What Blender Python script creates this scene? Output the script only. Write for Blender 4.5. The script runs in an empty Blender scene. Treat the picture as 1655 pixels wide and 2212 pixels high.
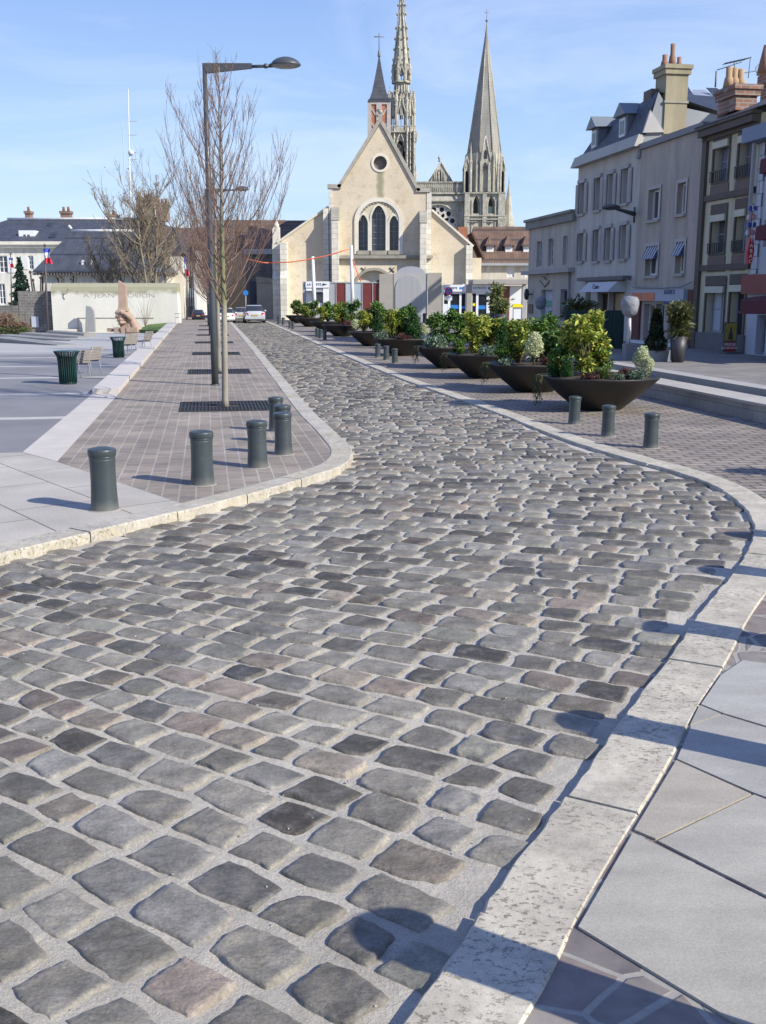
import bpy, bmesh, math, random
import numpy as np
from mathutils import Vector, Matrix
from mathutils.geometry import tessellate_polygon
R = math.radians
PI = math.pi
S = bpy.context.scene
# ------------------------------------------------------------------ camera, world, sun
H = 2.0; F = 2218.0; HOR = 640.0
P = math.atan((1106 - HOR) / F)
cam = bpy.data.objects.new('camera', bpy.data.cameras.new('camera'))
S.collection.objects.link(cam); S.camera = cam
cam.location = (0, 0, H); cam.rotation_euler = (PI/2 - P, 0, 0)
cam.data.sensor_fit = 'VERTICAL'; cam.data.sensor_height = 24; cam.data.sensor_width = 36
cam.data.lens = 24 * F / 2212; cam.data.clip_end = 3000; cam.data.clip_start = .05
S.render.resolution_x = 766; S.render.resolution_y = 1024
S.view_settings.view_transform = 'Standard'; S.view_settings.look = 'None'
S.view_settings.exposure = 0.56; S.view_settings.gamma = 1
SUN_AZ = 31; SUN_EL = 33
sd = Vector((-math.cos(R(SUN_EL))*math.cos(R(SUN_AZ)), math.cos(R(SUN_EL))*math.sin(R(SUN_AZ)), -math.sin(R(SUN_EL))))
sun = bpy.data.objects.new('sun', bpy.data.lights.new('sun', 'SUN'))
S.collection.objects.link(sun); sun.data.energy = 4.6; sun.data.angle = R(.5); sun.data.color = (1, .95, .85)
sun.rotation_euler = sd.to_track_quat('-Z', 'Y').to_euler()
W = bpy.data.worlds.new('World'); S.world = W; W.use_nodes = True
nt = W.node_tree; nt.nodes.clear()
def wn(t, **k):
    n = nt.nodes.new(t)
    for a, b in k.items(): setattr(n, a, b)
    return n
sky = wn('ShaderNodeTexSky'); sky.sky_type = 'NISHITA'; sky.sun_disc = False
sky.sun_elevation = R(SUN_EL); sky.sun_rotation = R(90 + SUN_AZ); sky.altitude = 0; sky.air_density = 1.0; sky.dust_density = .0; sky.ozone_density = 1.5
bg = wn('ShaderNodeBackground'); bg.inputs[1].default_value = .115
out = wn('ShaderNodeOutputWorld'); tc = wn('ShaderNodeTexCoord')
mp = wn('ShaderNodeMapping'); mp.inputs['Scale'].default_value = (1.6, 1.6, 7); mp.inputs['Rotation'].default_value = (0, R(14), 0)
n1 = wn('ShaderNodeTexNoise'); n1.inputs['Scale'].default_value = 1.7; n1.inputs['Detail'].default_value = 7; n1.inputs['Roughness'].default_value = .6; n1.inputs['Distortion'].default_value = .7
cr = wn('ShaderNodeValToRGB'); cr.color_ramp.elements[0].position = .43; cr.color_ramp.elements[1].position = .85
cr.color_ramp.elements[1].color = (.55, .55, .55, 1)
mx = wn('ShaderNodeMix', data_type='RGBA'); [q for q in mx.inputs if q.name == 'B' and q.type == 'RGBA'][0].default_value = (5.9, 6.4, 7.2, 1)
nt.links.new(tc.outputs['Generated'], mp.inputs[0]); nt.links.new(mp.outputs[0], n1.inputs['Vector'])
nt.links.new(n1.outputs['Fac'], cr.inputs[0]); nt.links.new(cr.outputs[0], mx.inputs['Factor'])
sxy = wn('ShaderNodeSeparateXYZ'); nt.links.new(tc.outputs['Generated'], sxy.inputs[0])
blu = wn('ShaderNodeValToRGB'); e_ = blu.color_ramp.elements; e_[0].position = 0; e_[0].color = (.58, .77, 1.0, 1); e_[1].position = .42; e_[1].color = (.11, .24, .78, 1); e_.new(.15).color = (.42, .62, .98, 1)
nt.links.new(sxy.outputs[2], blu.inputs[0]); sca = wn('ShaderNodeMix', data_type='RGBA', blend_type='MULTIPLY'); sca.inputs['Factor'].default_value = 1
RG = lambda n, k: [q for q in n.inputs if q.name == k and q.type == 'RGBA'][0]; RO = lambda n: [q for q in n.outputs if q.type == 'RGBA'][0]
nt.links.new(blu.outputs[0], RG(sca, 'A')); RG(sca, 'B').default_value = (6.3, 6.3, 6.3, 1)
m2_ = wn('ShaderNodeMix', data_type='RGBA'); m2_.inputs['Factor'].default_value = .8; nt.links.new(sky.outputs[0], RG(m2_, 'A')); nt.links.new(RO(sca), RG(m2_, 'B'))
nt.links.new(RO(m2_), RG(mx, 'A')); nt.links.new(RO(mx), bg.inputs[0]); nt.links.new(bg.outputs[0], out.inputs[0])
# ------------------------------------------------------------------ measuring helpers: a pixel of the 1655x2212 picture -> a point of the place
def ray(px, py):
    u = (px - 827.5)/F; v = -(py - 1106)/F
    return Vector((u, math.cos(P) + v*math.sin(P), -math.sin(P) + v*math.cos(P)))
def G(px, py, z=0.0):
    r = ray(px, py); t = (z - H)/r.z
    return Vector((r.x*t, r.y*t, z))
def PY(px, py, Y):
    r = ray(px, py); t = Y/r.y
    return Vector((r.x*t, Y, H + r.z*t))
# ------------------------------------------------------------------ mesh builder
class MB:
    def __init__(s): s.v = []; s.f = []; s.m = []; s.sm = []
    def add(s, vs, fs, mi=0, smooth=False):
        b = len(s.v); s.v.extend([tuple(v) for v in vs])
        for f in fs:
            s.f.append(tuple(b + i for i in f)); s.m.append(mi); s.sm.append(smooth)
    def hexa(s, p, mi=0):   # 8 points: bottom 4, top 4
        s.add(p, [(3,2,1,0), (4,5,6,7), (0,1,5,4), (1,2,6,5), (2,3,7,6), (3,0,4,7)], mi)
    def box(s, x0, x1, y0, y1, z0, z1, mi=0):
        s.hexa([(x0,y0,z0),(x1,y0,z0),(x1,y1,z0),(x0,y1,z0),(x0,y0,z1),(x1,y0,z1),(x1,y1,z1),(x0,y1,z1)], mi)
    def obox(s, c, d, hl, hw, z0, z1, mi=0, top=1.0):  # oriented: centre, unit dir, half length, half width
        c = Vector((c[0], c[1], 0)); d = Vector((d[0], d[1], 0)).normalized(); n = Vector((-d.y, d.x, 0))
        q = []
        for z, k in ((z0, 1.0), (z1, top)):
            for a, b in ((-1,-1), (1,-1), (1,1), (-1,1)):
                w = c + d*hl*a*k + n*hw*b*k; q.append((w.x, w.y, z))
        s.hexa(q, mi)
    def prism(s, pts, vec, mi=0):
        n = len(pts); vec = Vector(vec)
        a = [Vector(p) for p in pts]; b = [p + vec for p in a]
        tri = tessellate_polygon([a])
        fs = [tuple(t) for t in tri] + [tuple(n + i for i in reversed(t)) for t in tri]
        fs += [(i, (i+1) % n, n + (i+1) % n, n + i) for i in range(n)]
        s.add(a + b, fs, mi)
    def tube(s, pts, rad, n=6, mi=0, cap=True, smooth=True):
        pts = [Vector(p) for p in pts]
        if not isinstance(rad, (list, tuple)): rad = [rad]*len(pts)
        b = len(s.v); up = Vector((0,0,1))
        t0 = (pts[-1] - pts[0])
        ref = Vector((1,0,0)) if abs(t0.normalized().z) > .9 else up
        for i, p in enumerate(pts):
            t = (pts[min(i+1, len(pts)-1)] - pts[max(i-1, 0)])
            if t.length < 1e-9: t = Vector((0,0,1))
            t.normalize(); x = t.cross(ref)
            if x.length < 1e-4: x = t.cross(Vector((0,1,0)))
            x.normalize(); y = t.cross(x)
            for k in range(n):
                a = 2*PI*k/n; q = p + (x*math.cos(a) + y*math.sin(a))*rad[i]; s.v.append((q.x, q.y, q.z))
        for i in range(len(pts)-1):
            for k in range(n):
                k2 = (k+1) % n
                s.f.append((b+i*n+k, b+i*n+k2, b+(i+1)*n+k2, b+(i+1)*n+k)); s.m.append(mi); s.sm.append(smooth)
        if cap and n > 3:
            s.f.append(tuple(b + k for k in reversed(range(n)))); s.m.append(mi); s.sm.append(False)
            e = b + (len(pts)-1)*n; s.f.append(tuple(e + k for k in range(n))); s.m.append(mi); s.sm.append(False)
    def lathe(s, prof, c=(0,0,0), n=24, mi=0, smooth=True, rot=0.0, cap=True, sx=1, sy=1):
        b = len(s.v)
        for r, z in prof:
            for k in range(n):
                a = rot + 2*PI*k/n; s.v.append((c[0] + r*math.cos(a)*sx, c[1] + r*math.sin(a)*sy, c[2] + z))
        for i in range(len(prof)-1):
            for k in range(n):
                k2 = (k+1) % n
                s.f.append((b+i*n+k, b+i*n+k2, b+(i+1)*n+k2, b+(i+1)*n+k)); s.m.append(mi); s.sm.append(smooth)
        if cap:
            s.f.append(tuple(b + k for k in reversed(range(n)))); s.m.append(mi); s.sm.append(False)
            e = b + (len(prof)-1)*n; s.f.append(tuple(e + k for k in range(n))); s.m.append(mi); s.sm.append(False)
    def ball(s, c, r, mi=0, n=10, m=7, sx=1, sy=1, sz=1):
        pr = [(max(1e-3, r*math.sin(PI*i/m)), -r*math.cos(PI*i/m)*sz) for i in range(m+1)]
        s.lathe(pr, c, n, mi, True, 0, False, sx, sy)
    def build(s, name, mats, parent=None, col=None):
        me = bpy.data.meshes.new(name)
        off = parent.location if parent is not None else Vector((0,0,0))
        if parent is not None and parent.parent is not None: off = Vector(parent['_off'])
        elif parent is not None: off = Vector(parent['_off']) if '_off' in parent else parent.location
        v = s.v
        if off.length > 0: v = [(a-off.x, b-off.y, c-off.z) for a, b, c in v]
        me.from_pydata(v, [], s.f)
        if not isinstance(mats, (list, tuple)): mats = [mats]
        for m in mats: me.materials.append(m)
        me.polygons.foreach_set('material_index', s.m); me.polygons.foreach_set('use_smooth', s.sm)
        me.update()
        o = bpy.data.objects.new(name, me); S.collection.objects.link(o)
        if parent is not None: o.parent = parent
        o['_off'] = tuple(off)
        return o
def tag(o, label, cat, group=None):
    o['label'] = label; o['category'] = cat
    if group: o['group'] = group
    return o
def thing(name, label, cat, loc=(0,0,0), group=None):
    o = bpy.data.objects.new(name, None); S.collection.objects.link(o)
    o.location = loc; o.empty_display_size = .2; o['_off'] = tuple(Vector(loc))
    return tag(o, label, cat, group)
def struct(o, kind='structure'):
    o['kind'] = kind; return o
def dup(root, loc, rz=0, sc=1, label=None, group=None):
    def cp(o, par):
        c = o.copy(); S.collection.objects.link(c)
        if par is not None: c.parent = par
        for ch in [x for x in o.children]: cp(ch, c)
        return c
    r = cp(root, None); r.location = loc; r.rotation_euler = (0, 0, rz)
    r.scale = (sc, sc, sc) if not isinstance(sc, tuple) else sc
    if label: r['label'] = label
    if group: r['group'] = group
    return r
def place(root, loc, rz=0, sc=1, label=None):
    root.location = loc; root.rotation_euler = (0,0,rz); root.scale = (sc,sc,sc) if not isinstance(sc, tuple) else sc
    if label: root['label'] = label
    return root
# ------------------------------------------------------------------ materials
MATS = {}
class NT:
    def __init__(s, name):
        m = bpy.data.materials.new(name); m.use_nodes = True; s.m = m; s.t = m.node_tree
        s.b = s.t.nodes['Principled BSDF']; s.c = None
    def n(s, t, **k):
        x = s.t.nodes.new(t)
        for a, b in k.items(): setattr(x, a, b)
        return x
    def l(s, a, b): s.t.links.new(a, b)
    def co(s, rot=None, sc=None, loc=None):
        if s.c is None: s.c = s.n('ShaderNodeTexCoord').outputs['Object']
        if rot is None and sc is None and loc is None: return s.c
        m = s.n('ShaderNodeMapping'); s.l(s.c, m.inputs[0])
        if rot: m.inputs['Rotation'].default_value = rot
        if sc: m.inputs['Scale'].default_value = sc
        if loc: m.inputs['Location'].default_value = loc
        return m.outputs[0]
    def noise(s, sc, det=4, vec=None, rough=.55):
        x = s.n('ShaderNodeTexNoise'); x.inputs['Scale'].default_value = sc; x.inputs['Detail'].default_value = det; x.inputs['Roughness'].default_value = rough
        s.l(vec if vec is not None else s.co(), x.inputs['Vector']); return x.outputs['Fac']
    def ramp(s, f, p):
        r = s.n('ShaderNodeValToRGB'); e = r.color_ramp.elements
        while len(e) < len(p): e.new(.5)
        for i, (a, c) in enumerate(p):
            e[i].position = a; e[i].color = (c, c, c, 1) if isinstance(c, (int, float)) else (*c[:3], 1)
        s.l(f, r.inputs[0]); return r.outputs[0]
    def mix(s, f, a, b, mode='MIX'):
        x = s.n('ShaderNodeMix', data_type='RGBA', blend_type=mode)
        for k, v in (('Factor', f), ('A', a), ('B', b)):
            i = x.inputs[k] if k == 'Factor' else [q for q in x.inputs if q.name == k and q.type == 'RGBA'][0]
            if isinstance(v, (int, float)): i.default_value = v if k == 'Factor' else (v, v, v, 1)
            elif isinstance(v, tuple): i.default_value = (*v[:3], 1)
            else: s.l(v, i)
        return [q for q in x.outputs if q.type == 'RGBA'][0]
    def math(s, op, a, b=0.0, c=None):
        x = s.n('ShaderNodeMath', operation=op)
        for i, v in enumerate((a, b) if c is None else (a, b, c)):
            if isinstance(v, (int, float)): x.inputs[i].default_value = v
            else: s.l(v, x.inputs[i])
        return x.outputs[0]
    def bump(s, h, st=.3, d=.02, prev=None):
        x = s.n('ShaderNodeBump'); x.inputs['Strength'].default_value = st; x.inputs['Distance'].default_value = d
        s.l(h, x.inputs['Height'])
        if prev is not None: s.l(prev, x.inputs['Normal'])
        return x.outputs[0]
    def done(s, col=None, rough=.8, nrm=None, metal=0, spec=None):
        if isinstance(col, tuple): s.b.inputs['Base Color'].default_value = (*col[:3], 1)
        elif col is not None: s.l(col, s.b.inputs['Base Color'])
        if isinstance(rough, (int, float)): s.b.inputs['Roughness'].default_value = rough
        else: s.l(rough, s.b.inputs['Roughness'])
        s.b.inputs['Metallic'].default_value = metal
        if spec is not None: s.b.inputs['Specular IOR Level'].default_value = spec
        if nrm is not None: s.l(nrm, s.b.inputs['Normal'])
        return s.m
def pm(name, col, rough=.8, var=.25, sc=2.0, bump=.15, bs=30.0, bd=.01, metal=0, sc3=None, spec=None):
    if name in MATS: return MATS[name]
    t = NT(name); a = tuple(c*(1-var) for c in col); b = tuple(min(1, c*(1+var)) for c in col)
    v = t.co(sc=sc3) if sc3 else None
    c = t.mix(t.ramp(t.noise(sc, 6, v), [(.3, 0.), (.7, 1.)]), a, b)
    c = t.mix(.25, c, t.mix(t.noise(sc*9, 3), a, b))
    if 'render' in name or name in ('barn_white','mansion_white','cream_house','beige_wall'):
        c = t.mix(1., c, t.ramp(t.noise(2.2, 7, t.co(sc=(1,1,.13)), .7), [(.3, .72), (.55, 1.), (.75, 1.1)]), 'MULTIPLY'); c = t.mix(t.ramp(t.noise(.8, 8, rough=.75), [(.55, 0.), (.75, .35)]), c, tuple(x*.55 for x in col))
    nr = t.bump(t.noise(bs, 4), bump, bd) if bump else None
    MATS[name] = t.done(c, rough, nr, metal, spec); return MATS[name]
def glass(name, col=(.02,.025,.03), rough=.08):
    if name in MATS: return MATS[name]
    t = NT(name); c = t.mix(t.noise(.9, 2), tuple(x*.5 for x in col), tuple(x*1.6 for x in col))
    MATS[name] = t.done(c, rough, t.bump(t.noise(1.5, 2), .05, .02)); return MATS[name]
def brickmat(name, c1, c2, mort, bw, rh, ms, rot, rough=.85, off=.5, bd=.006, var=.25, vs=1.2, sm=.1, axes=None, dist=.0, loc=None):
    t = NT(name); v = t.co(rot=rot, loc=loc)
    if axes == 'xz':
        v = t.co(rot=rot); sx = t.n('ShaderNodeSeparateXYZ'); t.l(v, sx.inputs[0]); cx = t.n('ShaderNodeCombineXYZ')
        t.l(sx.outputs[0], cx.inputs[0]); t.l(sx.outputs[2], cx.inputs[1]); v = cx.outputs[0]
    if dist:
        nn = t.n('ShaderNodeTexNoise'); nn.inputs['Scale'].default_value = 6; t.l(v, nn.inputs['Vector'])
        vm = t.n('ShaderNodeVectorMath', operation='MULTIPLY_ADD'); t.l(nn.outputs['Color'], vm.inputs[0]); vm.inputs[1].default_value = (dist,)*3; t.l(v, vm.inputs[2]); v = vm.outputs[0]
    b = t.n('ShaderNodeTexBrick'); t.l(v, b.inputs['Vector']); b.offset = off
    b.inputs['Scale'].default_value = 1; b.inputs['Brick Width'].default_value = bw; b.inputs['Row Height'].default_value = rh
    b.inputs['Mortar Size'].default_value = ms; b.inputs['Mortar Smooth'].default_value = sm; b.inputs['Bias'].default_value = 0
    b.inputs['Color1'].default_value = (*c1, 1); b.inputs['Color2'].default_value = (*c2, 1); b.inputs['Mortar'].default_value = (*mort, 1)
    c = t.mix(t.ramp(t.noise(vs, 6), [(.3, 0.), (.7, 1.)]), t.mix(1.0, b.outputs['Color'], (1-var,)*3, 'MULTIPLY'), t.mix(1.0, b.outputs['Color'], (1+var,)*3, 'MULTIPLY'))
    c = t.mix(.35, c, t.mix(1.0, c, t.ramp(t.noise(60, 3), [(.3, .5), (.7, 1.5)]), 'MULTIPLY'))
    nr = t.bump(t.math('SUBTRACT', t.math('MULTIPLY', t.noise(45, 4), .35), b.outputs['Fac']), .6, bd)
    MATS[name] = t.done(c, rough, nr); return MATS[name]

def m_cobble():
    t = NT('cobble_stone'); a = t.n('ShaderNodeVertexColor', layer_name='tint').outputs['Color']
    big = t.ramp(t.noise(7, 6, rough=.65), [(.25, .5), (.5, .95), (.8, 1.55)])
    fine = t.ramp(t.noise(75, 6, rough=.8), [(.3, .6), (.7, 1.4)])
    c = t.mix(1., t.mix(1., a, big, 'MULTIPLY'), fine, 'MULTIPLY')
    vo = t.n('ShaderNodeTexVoronoi'); vo.inputs['Scale'].default_value = 55; t.l(t.co(), vo.inputs['Vector'])
    c = t.mix(t.ramp(vo.outputs['Distance'], [(.03, .55), (.1, 0.)]), c, (.42, .41, .40))
    dust = t.ramp(t.noise(11, 7, rough=.75), [(.52, 0.), (.72, .45)])
    c = t.mix(dust, c, (.29, .275, .25))
    n = t.bump(t.noise(13, 9, t.co(sc=(1, 1.8, 1)), .68), .85, .016); n = t.bump(t.noise(70, 5, rough=.75), .55, .004, n)
    return t.done(c, t.ramp(t.noise(9, 3), [(.3, .5), (.7, .75)]), n, spec=.35)
def m_mortar():
    t = NT('mortar_sand'); c = t.mix(t.ramp(t.noise(3, 7, rough=.7), [(.3, 0.), (.7, 1.)]), (.36, .325, .265), (.58, .53, .44))
    c = t.mix(.55, c, t.mix(1., c, t.ramp(t.noise(180, 3, rough=.8), [(.3, .5), (.7, 1.6)]), 'MULTIPLY'))
    n = t.bump(t.noise(26, 9, rough=.75), 1.0, .022); n = t.bump(t.noise(160, 3), .6, .004, n)
    return t.done(c, .92, n)
def m_kerb(name, base, yel=.0):
    t = NT(name); sz_ = t.n('ShaderNodeSeparateXYZ'); t.l(t.co(), sz_.inputs[0])
    c = t.mix(t.ramp(t.noise(2.2, 7, rough=.6), [(.3, 0.), (.7, 1.)]), tuple(x*.82 for x in base), tuple(x*1.15 for x in base))
    if yel: c = t.mix(t.math('MULTIPLY', t.ramp(t.noise(5, 6, rough=.7), [(.40, 0.05), (.62, yel)]), t.math('LESS_THAN', sz_.outputs[2], .094)), c, (.42, .365, .24))
    pit = t.ramp(t.noise(34, 8, t.co(sc=(1,1.5,1)), .72), [(.565, 0.), (.62, 1.)]); reg = t.ramp(t.noise(1.9, 4), [(.36, 0.08), (.60, .62)])
    c = t.mix(t.ramp(t.noise(3.3, 8, rough=.75), [(.48, 0.), (.7, .55)]), c, (.25,.22,.17)); c = t.mix(1., c, t.ramp(t.noise(11, 7, rough=.7), [(.3, .78), (.7, 1.15)]), 'MULTIPLY')
    f = t.math('MULTIPLY', pit, reg)
    c = t.mix(f, c, (.17, .145, .115)); c = t.mix(.3, c, t.mix(1., c, t.ramp(t.noise(140, 3), [(.3, .6), (.7, 1.4)]), 'MULTIPLY'))
    n = t.bump(t.math('MULTIPLY', f, -1.), .9, .009); n = t.bump(t.noise(60, 5), .3, .004, n)
    return t.done(c, .85, n)
def m_crazy():
    t = NT('crazy_paving'); v = t.co()
    nn = t.n('ShaderNodeTexNoise'); nn.inputs['Scale'].default_value = 3; t.l(v, nn.inputs['Vector'])
    vm = t.n('ShaderNodeVectorMath', operation='MULTIPLY_ADD'); t.l(nn.outputs['Color'], vm.inputs[0]); vm.inputs[1].default_value = (.04,)*3; t.l(v, vm.inputs[2])
    e = t.n('ShaderNodeTexVoronoi', feature='DISTANCE_TO_EDGE'); e.inputs['Scale'].default_value = 3.4; t.l(vm.outputs[0], e.inputs['Vector'])
    k = t.n('ShaderNodeTexVoronoi', feature='F1'); k.inputs['Scale'].default_value = 3.4; t.l(vm.outputs[0], k.inputs['Vector'])
    sp = t.n('ShaderNodeSeparateColor'); t.l(k.outputs['Color'], sp.inputs[0])
    c = t.ramp(sp.outputs[0], [(.1, (.14,.12,.115)), (.5, (.22,.195,.165)), (.9, (.19,.145,.125))])
    c = t.mix(1., c, t.ramp(t.noise(9, 6), [(.3, .75), (.7, 1.25)]), 'MULTIPLY')
    j = t.ramp(e.outputs['Distance'], [(.028, 1.), (.042, 0.)])
    c = t.mix(j, c, t.mix(t.noise(40, 3), (.22,.205,.175), (.36,.335,.28)))
    n = t.bump(t.math('SUBTRACT', t.math('MULTIPLY', t.noise(20, 6), .4), j), .6, .006)
    return t.done(c, .75, n)
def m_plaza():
    t = NT('plaza_asphalt'); v = t.co(rot=(0,0,R(-10))); sx = t.n('ShaderNodeSeparateXYZ'); t.l(v, sx.inputs[0])
    y = t.math('ADD', sx.outputs[1], t.math('MULTIPLY', t.noise(1.5, 2), .04))
    m = t.math('FRACT', t.math('DIVIDE', t.math('ADD', y, PLZ), 4.35))
    st = t.math('LESS_THAN', m, .075)
    w = t.ramp(t.noise(.6, 6), [(.3, (.165,.16,.16)), (.7, (.225,.22,.22))])
    w = t.mix(.5, w, t.mix(1., w, t.ramp(t.noise(150, 3), [(.3, .6), (.7, 1.4)]), 'MULTIPLY'))
    s2 = t.ramp(t.noise(2, 4), [(.3, (.36,.34,.30)), (.7, (.46,.44,.40))])
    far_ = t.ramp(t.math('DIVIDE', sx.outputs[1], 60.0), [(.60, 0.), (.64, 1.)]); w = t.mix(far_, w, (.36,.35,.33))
    return t.done(t.mix(st, w, s2), .85, t.bump(t.noise(80, 3), .3, .004))
def m_attr(name, rough=.75, bs=30, vs=4, amt=.2):
    t = NT(name); a = t.n('ShaderNodeVertexColor', layer_name='tint').outputs['Color']
    c = t.mix(1., a, t.ramp(t.noise(vs, 7, t.co(sc=(1,2.5,1)), .6), [(.3, 1-amt), (.7, 1+amt)]), 'MULTIPLY')
    c = t.mix(1., c, t.ramp(t.noise(130, 3), [(.3, .85), (.7, 1.15)]), 'MULTIPLY'); c = t.mix(t.ramp(t.noise(1.6, 9, rough=.75), [(.5, 0.), (.72, .3)]), c, (.20,.18,.15)); c = t.mix(t.ramp(t.noise(9, 8, rough=.8), [(.64, 0.), (.70, .5)]), c, (.14,.13,.11))
    n = t.bump(t.noise(bs, 6), .3, .003)
    return t.done(c, rough, n)
PLZ = 0.0
def leafmat(name, c1, c2, sc=9, tr=.25):
    if name in MATS: return MATS[name]
    t = NT(name); c = t.mix(t.ramp(t.noise(sc, 3), [(.35, 0.), (.65, 1.)]), c1, c2)
    t.done(c, .45, None); t.b.inputs['Specular IOR Level'].default_value = .4
    tb = t.n('ShaderNodeBsdfTranslucent'); t.l(c, tb.inputs[0]); ms = t.n('ShaderNodeMixShader'); ms.inputs[0].default_value = tr
    t.l(t.b.outputs[0], ms.inputs[1]); t.l(tb.outputs[0], ms.inputs[2])
    t.l(ms.outputs[0], [x for x in t.t.nodes if x.type == 'OUTPUT_MATERIAL'][0].inputs[0])
    MATS[name] = t.m; return t.m
# ------------------------------------------------------------------ facade helper
class Fac:
    def __init__(s, o, d):
        s.o = Vector((o[0], o[1], 0)); s.d = Vector((d[0], d[1], 0)).normalized(); s.n = Vector((s.d.y, -s.d.x, 0))
    def pt(s, a, z, out=0.): return s.o + s.d*a + s.n*out + Vector((0,0,z))
    def sz(s, px, py, out=0.):
        r = ray(px, py); q = s.o + s.n*out; c = Vector((0,0,H)); t = (q - c).dot(s.n)/r.dot(s.n); w = c + r*t
        return ((w - s.o).dot(s.d), w.z)
    def rect(s, x0, x1, y0, y1, out=0.):
        ym = (y0+y1)/2; xc = (x0+x1)/2
        a, b = s.sz(x0, ym, out)[0], s.sz(x1, ym, out)[0]; zt, zb = s.sz(xc, y0, out)[1], s.sz(xc, y1, out)[1]
        return (min(a,b), max(a,b), min(zb,zt), max(zb,zt))
    def box(s, mb, a0, a1, z0, z1, o0, o1, mi=0):
        q = [s.pt(a0,z0,o1), s.pt(a1,z0,o1), s.pt(a1,z0,o0), s.pt(a0,z0,o0), s.pt(a0,z1,o1), s.pt(a1,z1,o1), s.pt(a1,z1,o0), s.pt(a0,z1,o0)]
        mb.hexa(q, mi)
    def poly(s, mb, pts, o0, o1, mi=0):
        mb.prism([s.pt(a, z, o0) for a, z in pts], s.n*(o1-o0), mi)
    def wall(s, mb, outer, holes=(), depth=.2, out=0., mi=0, mr=None):
        loops = [outer] + list(holes)
        v3 = [[Vector((a, z, 0)) for a, z in l] for l in loops]
        tri = tessellate_polygon(v3); flat = [s.pt(a, z, out) for l in loops for a, z in l]
        mb.add(flat, [tuple(t) for t in tri], mi)
        for l in holes:
            n = len(l); q = [s.pt(a,z,out) for a,z in l] + [s.pt(a,z,out-depth) for a,z in l]
            mb.add(q, [(i, (i+1)%n, n+(i+1)%n, n+i) for i in range(n)], mi if mr is None else mr)
def rc(r): return [(r[0],r[2]), (r[1],r[2]), (r[1],r[3]), (r[0],r[3])]
def arch(cx, z0, zs, zt, hw, n=8, pointed=True):   # arched outline: half width hw, spring zs, top zt
    L = [(cx-hw, z0), (cx+hw, z0), (cx+hw, zs)]
    h = zt - zs
    for i in range(1, 2*n):
        t = i/(2*n)
        if pointed:
            x = hw*(1-2*t); y = h*math.sqrt(max(0, 1 - (abs(x)/hw)**1.7)) if hw else 0
            y = h*(1-(abs(x)/hw)**1.9)**.85
        else:
            a = PI*t; x = hw*math.cos(a); y = h*math.sin(a)
        L.append((cx+x, zs+y))
    L.append((cx-hw, zs)); return L
def window(fc, root, r, depth=.18, cols=2, rows=3, fm=None, gm=None, fw=.05, sill=None, out=0., name='window'):
    a0, a1, z0, z1 = r; m = MB(); e = .004
    o1 = out - depth + .05; o0 = out - depth
    fc.box(m, a0+e, a0+fw, z0+e, z1-e, o0, o1); fc.box(m, a1-fw, a1-e, z0+e, z1-e, o0, o1)
    fc.box(m, a0+fw, a1-fw, z0+e, z0+fw, o0, o1); fc.box(m, a0+fw, a1-fw, z1-fw, z1-e, o0, o1)
    for i in range(1, cols):
        x = a0 + (a1-a0)*i/cols; fc.box(m, x-fw*.5, x+fw*.5, z0+fw, z1-fw, o0, o1-.006)
    for i in range(1, rows):
        z = z0 + (z1-z0)*i/rows; fc.box(m, a0+fw, a1-fw, z-fw*.3, z+fw*.3, o0, o1-.014)
    w = m.build(name, fm, root)
    g = MB(); fc.box(g, a0+e, a1-e, z0+e, z1-e, o0-.03, o0+.012); g.build('pane', gm, w)
    if sill:
        k = MB(); fc.box(k, a0-.08, a1+.08, z0-.1, z0-.002, out-.02, out+.1); k.build('sill', sill, w)
    return w
_txt = {}
def text(body, size, fc, a, z, out, mat, parent=None, ext=.01, align='CENTER', name='lettering', vert=False, scx=1.0):
    cu = bpy.data.curves.new('t', 'FONT'); cu.body = body; cu.size = size; cu.extrude = ext; cu.align_x = align; cu.align_y = 'CENTER'; cu.resolution_u = 3
    o = bpy.data.objects.new('t', cu); S.collection.objects.link(o)
    bpy.context.view_layer.update(); dg = bpy.context.evaluated_depsgraph_get()
    me = bpy.data.meshes.new_from_object(o.evaluated_get(dg)); bpy.data.objects.remove(o)
    p = fc.pt(a, z, out); M = Matrix((( fc.d.x*scx, 0, fc.n.x, p.x), (fc.d.y*scx, 0, fc.n.y, p.y), (0, 1, 0, p.z), (0,0,0,1)))
    off = Vector(parent['_off']) if parent is not None else Vector((0,0,0))
    me.transform(Matrix.Translation(-off) @ M)
    me.materials.clear(); me.materials.append(mat); me.name = name
    q = bpy.data.objects.new(name, me); S.collection.objects.link(q)
    if parent is not None: q.parent = parent
    return q
# ================================================================== GROUND
rng = random.Random(7); nr_ = np.random.RandomState(5)
VPX = 445.0
RD = Vector(((VPX-827.5)/F, math.cos(P) + 0*P, 0)); RD = Vector(((VPX-827.5)/F, math.cos(P) + (1106-HOR)/F*math.sin(P), 0)).normalized()   # street direction
ROT = math.atan2(-RD.x, RD.y)      # about +10 degrees
ED = Vector((RD.y, -RD.x, 0))      # across, to the right
PLZ = 0.35
def along(p, dist): return p + RD*dist
def offset(pts, d):
    r = []
    for i in range(len(pts)):
        t = (pts[min(i+1, len(pts)-1)] - pts[max(i-1, 0)]); t.z = 0; t.normalize()
        r.append(pts[i] + Vector((-t.y, t.x, 0))*d)
    return r
def smooth(pts, it=2):
    for _ in range(it):
        q = [pts[0]]
        for a, b in zip(pts, pts[1:]): q += [a*.75 + b*.25, a*.25 + b*.75]
        pts = q + [pts[-1]]
    return pts
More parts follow.
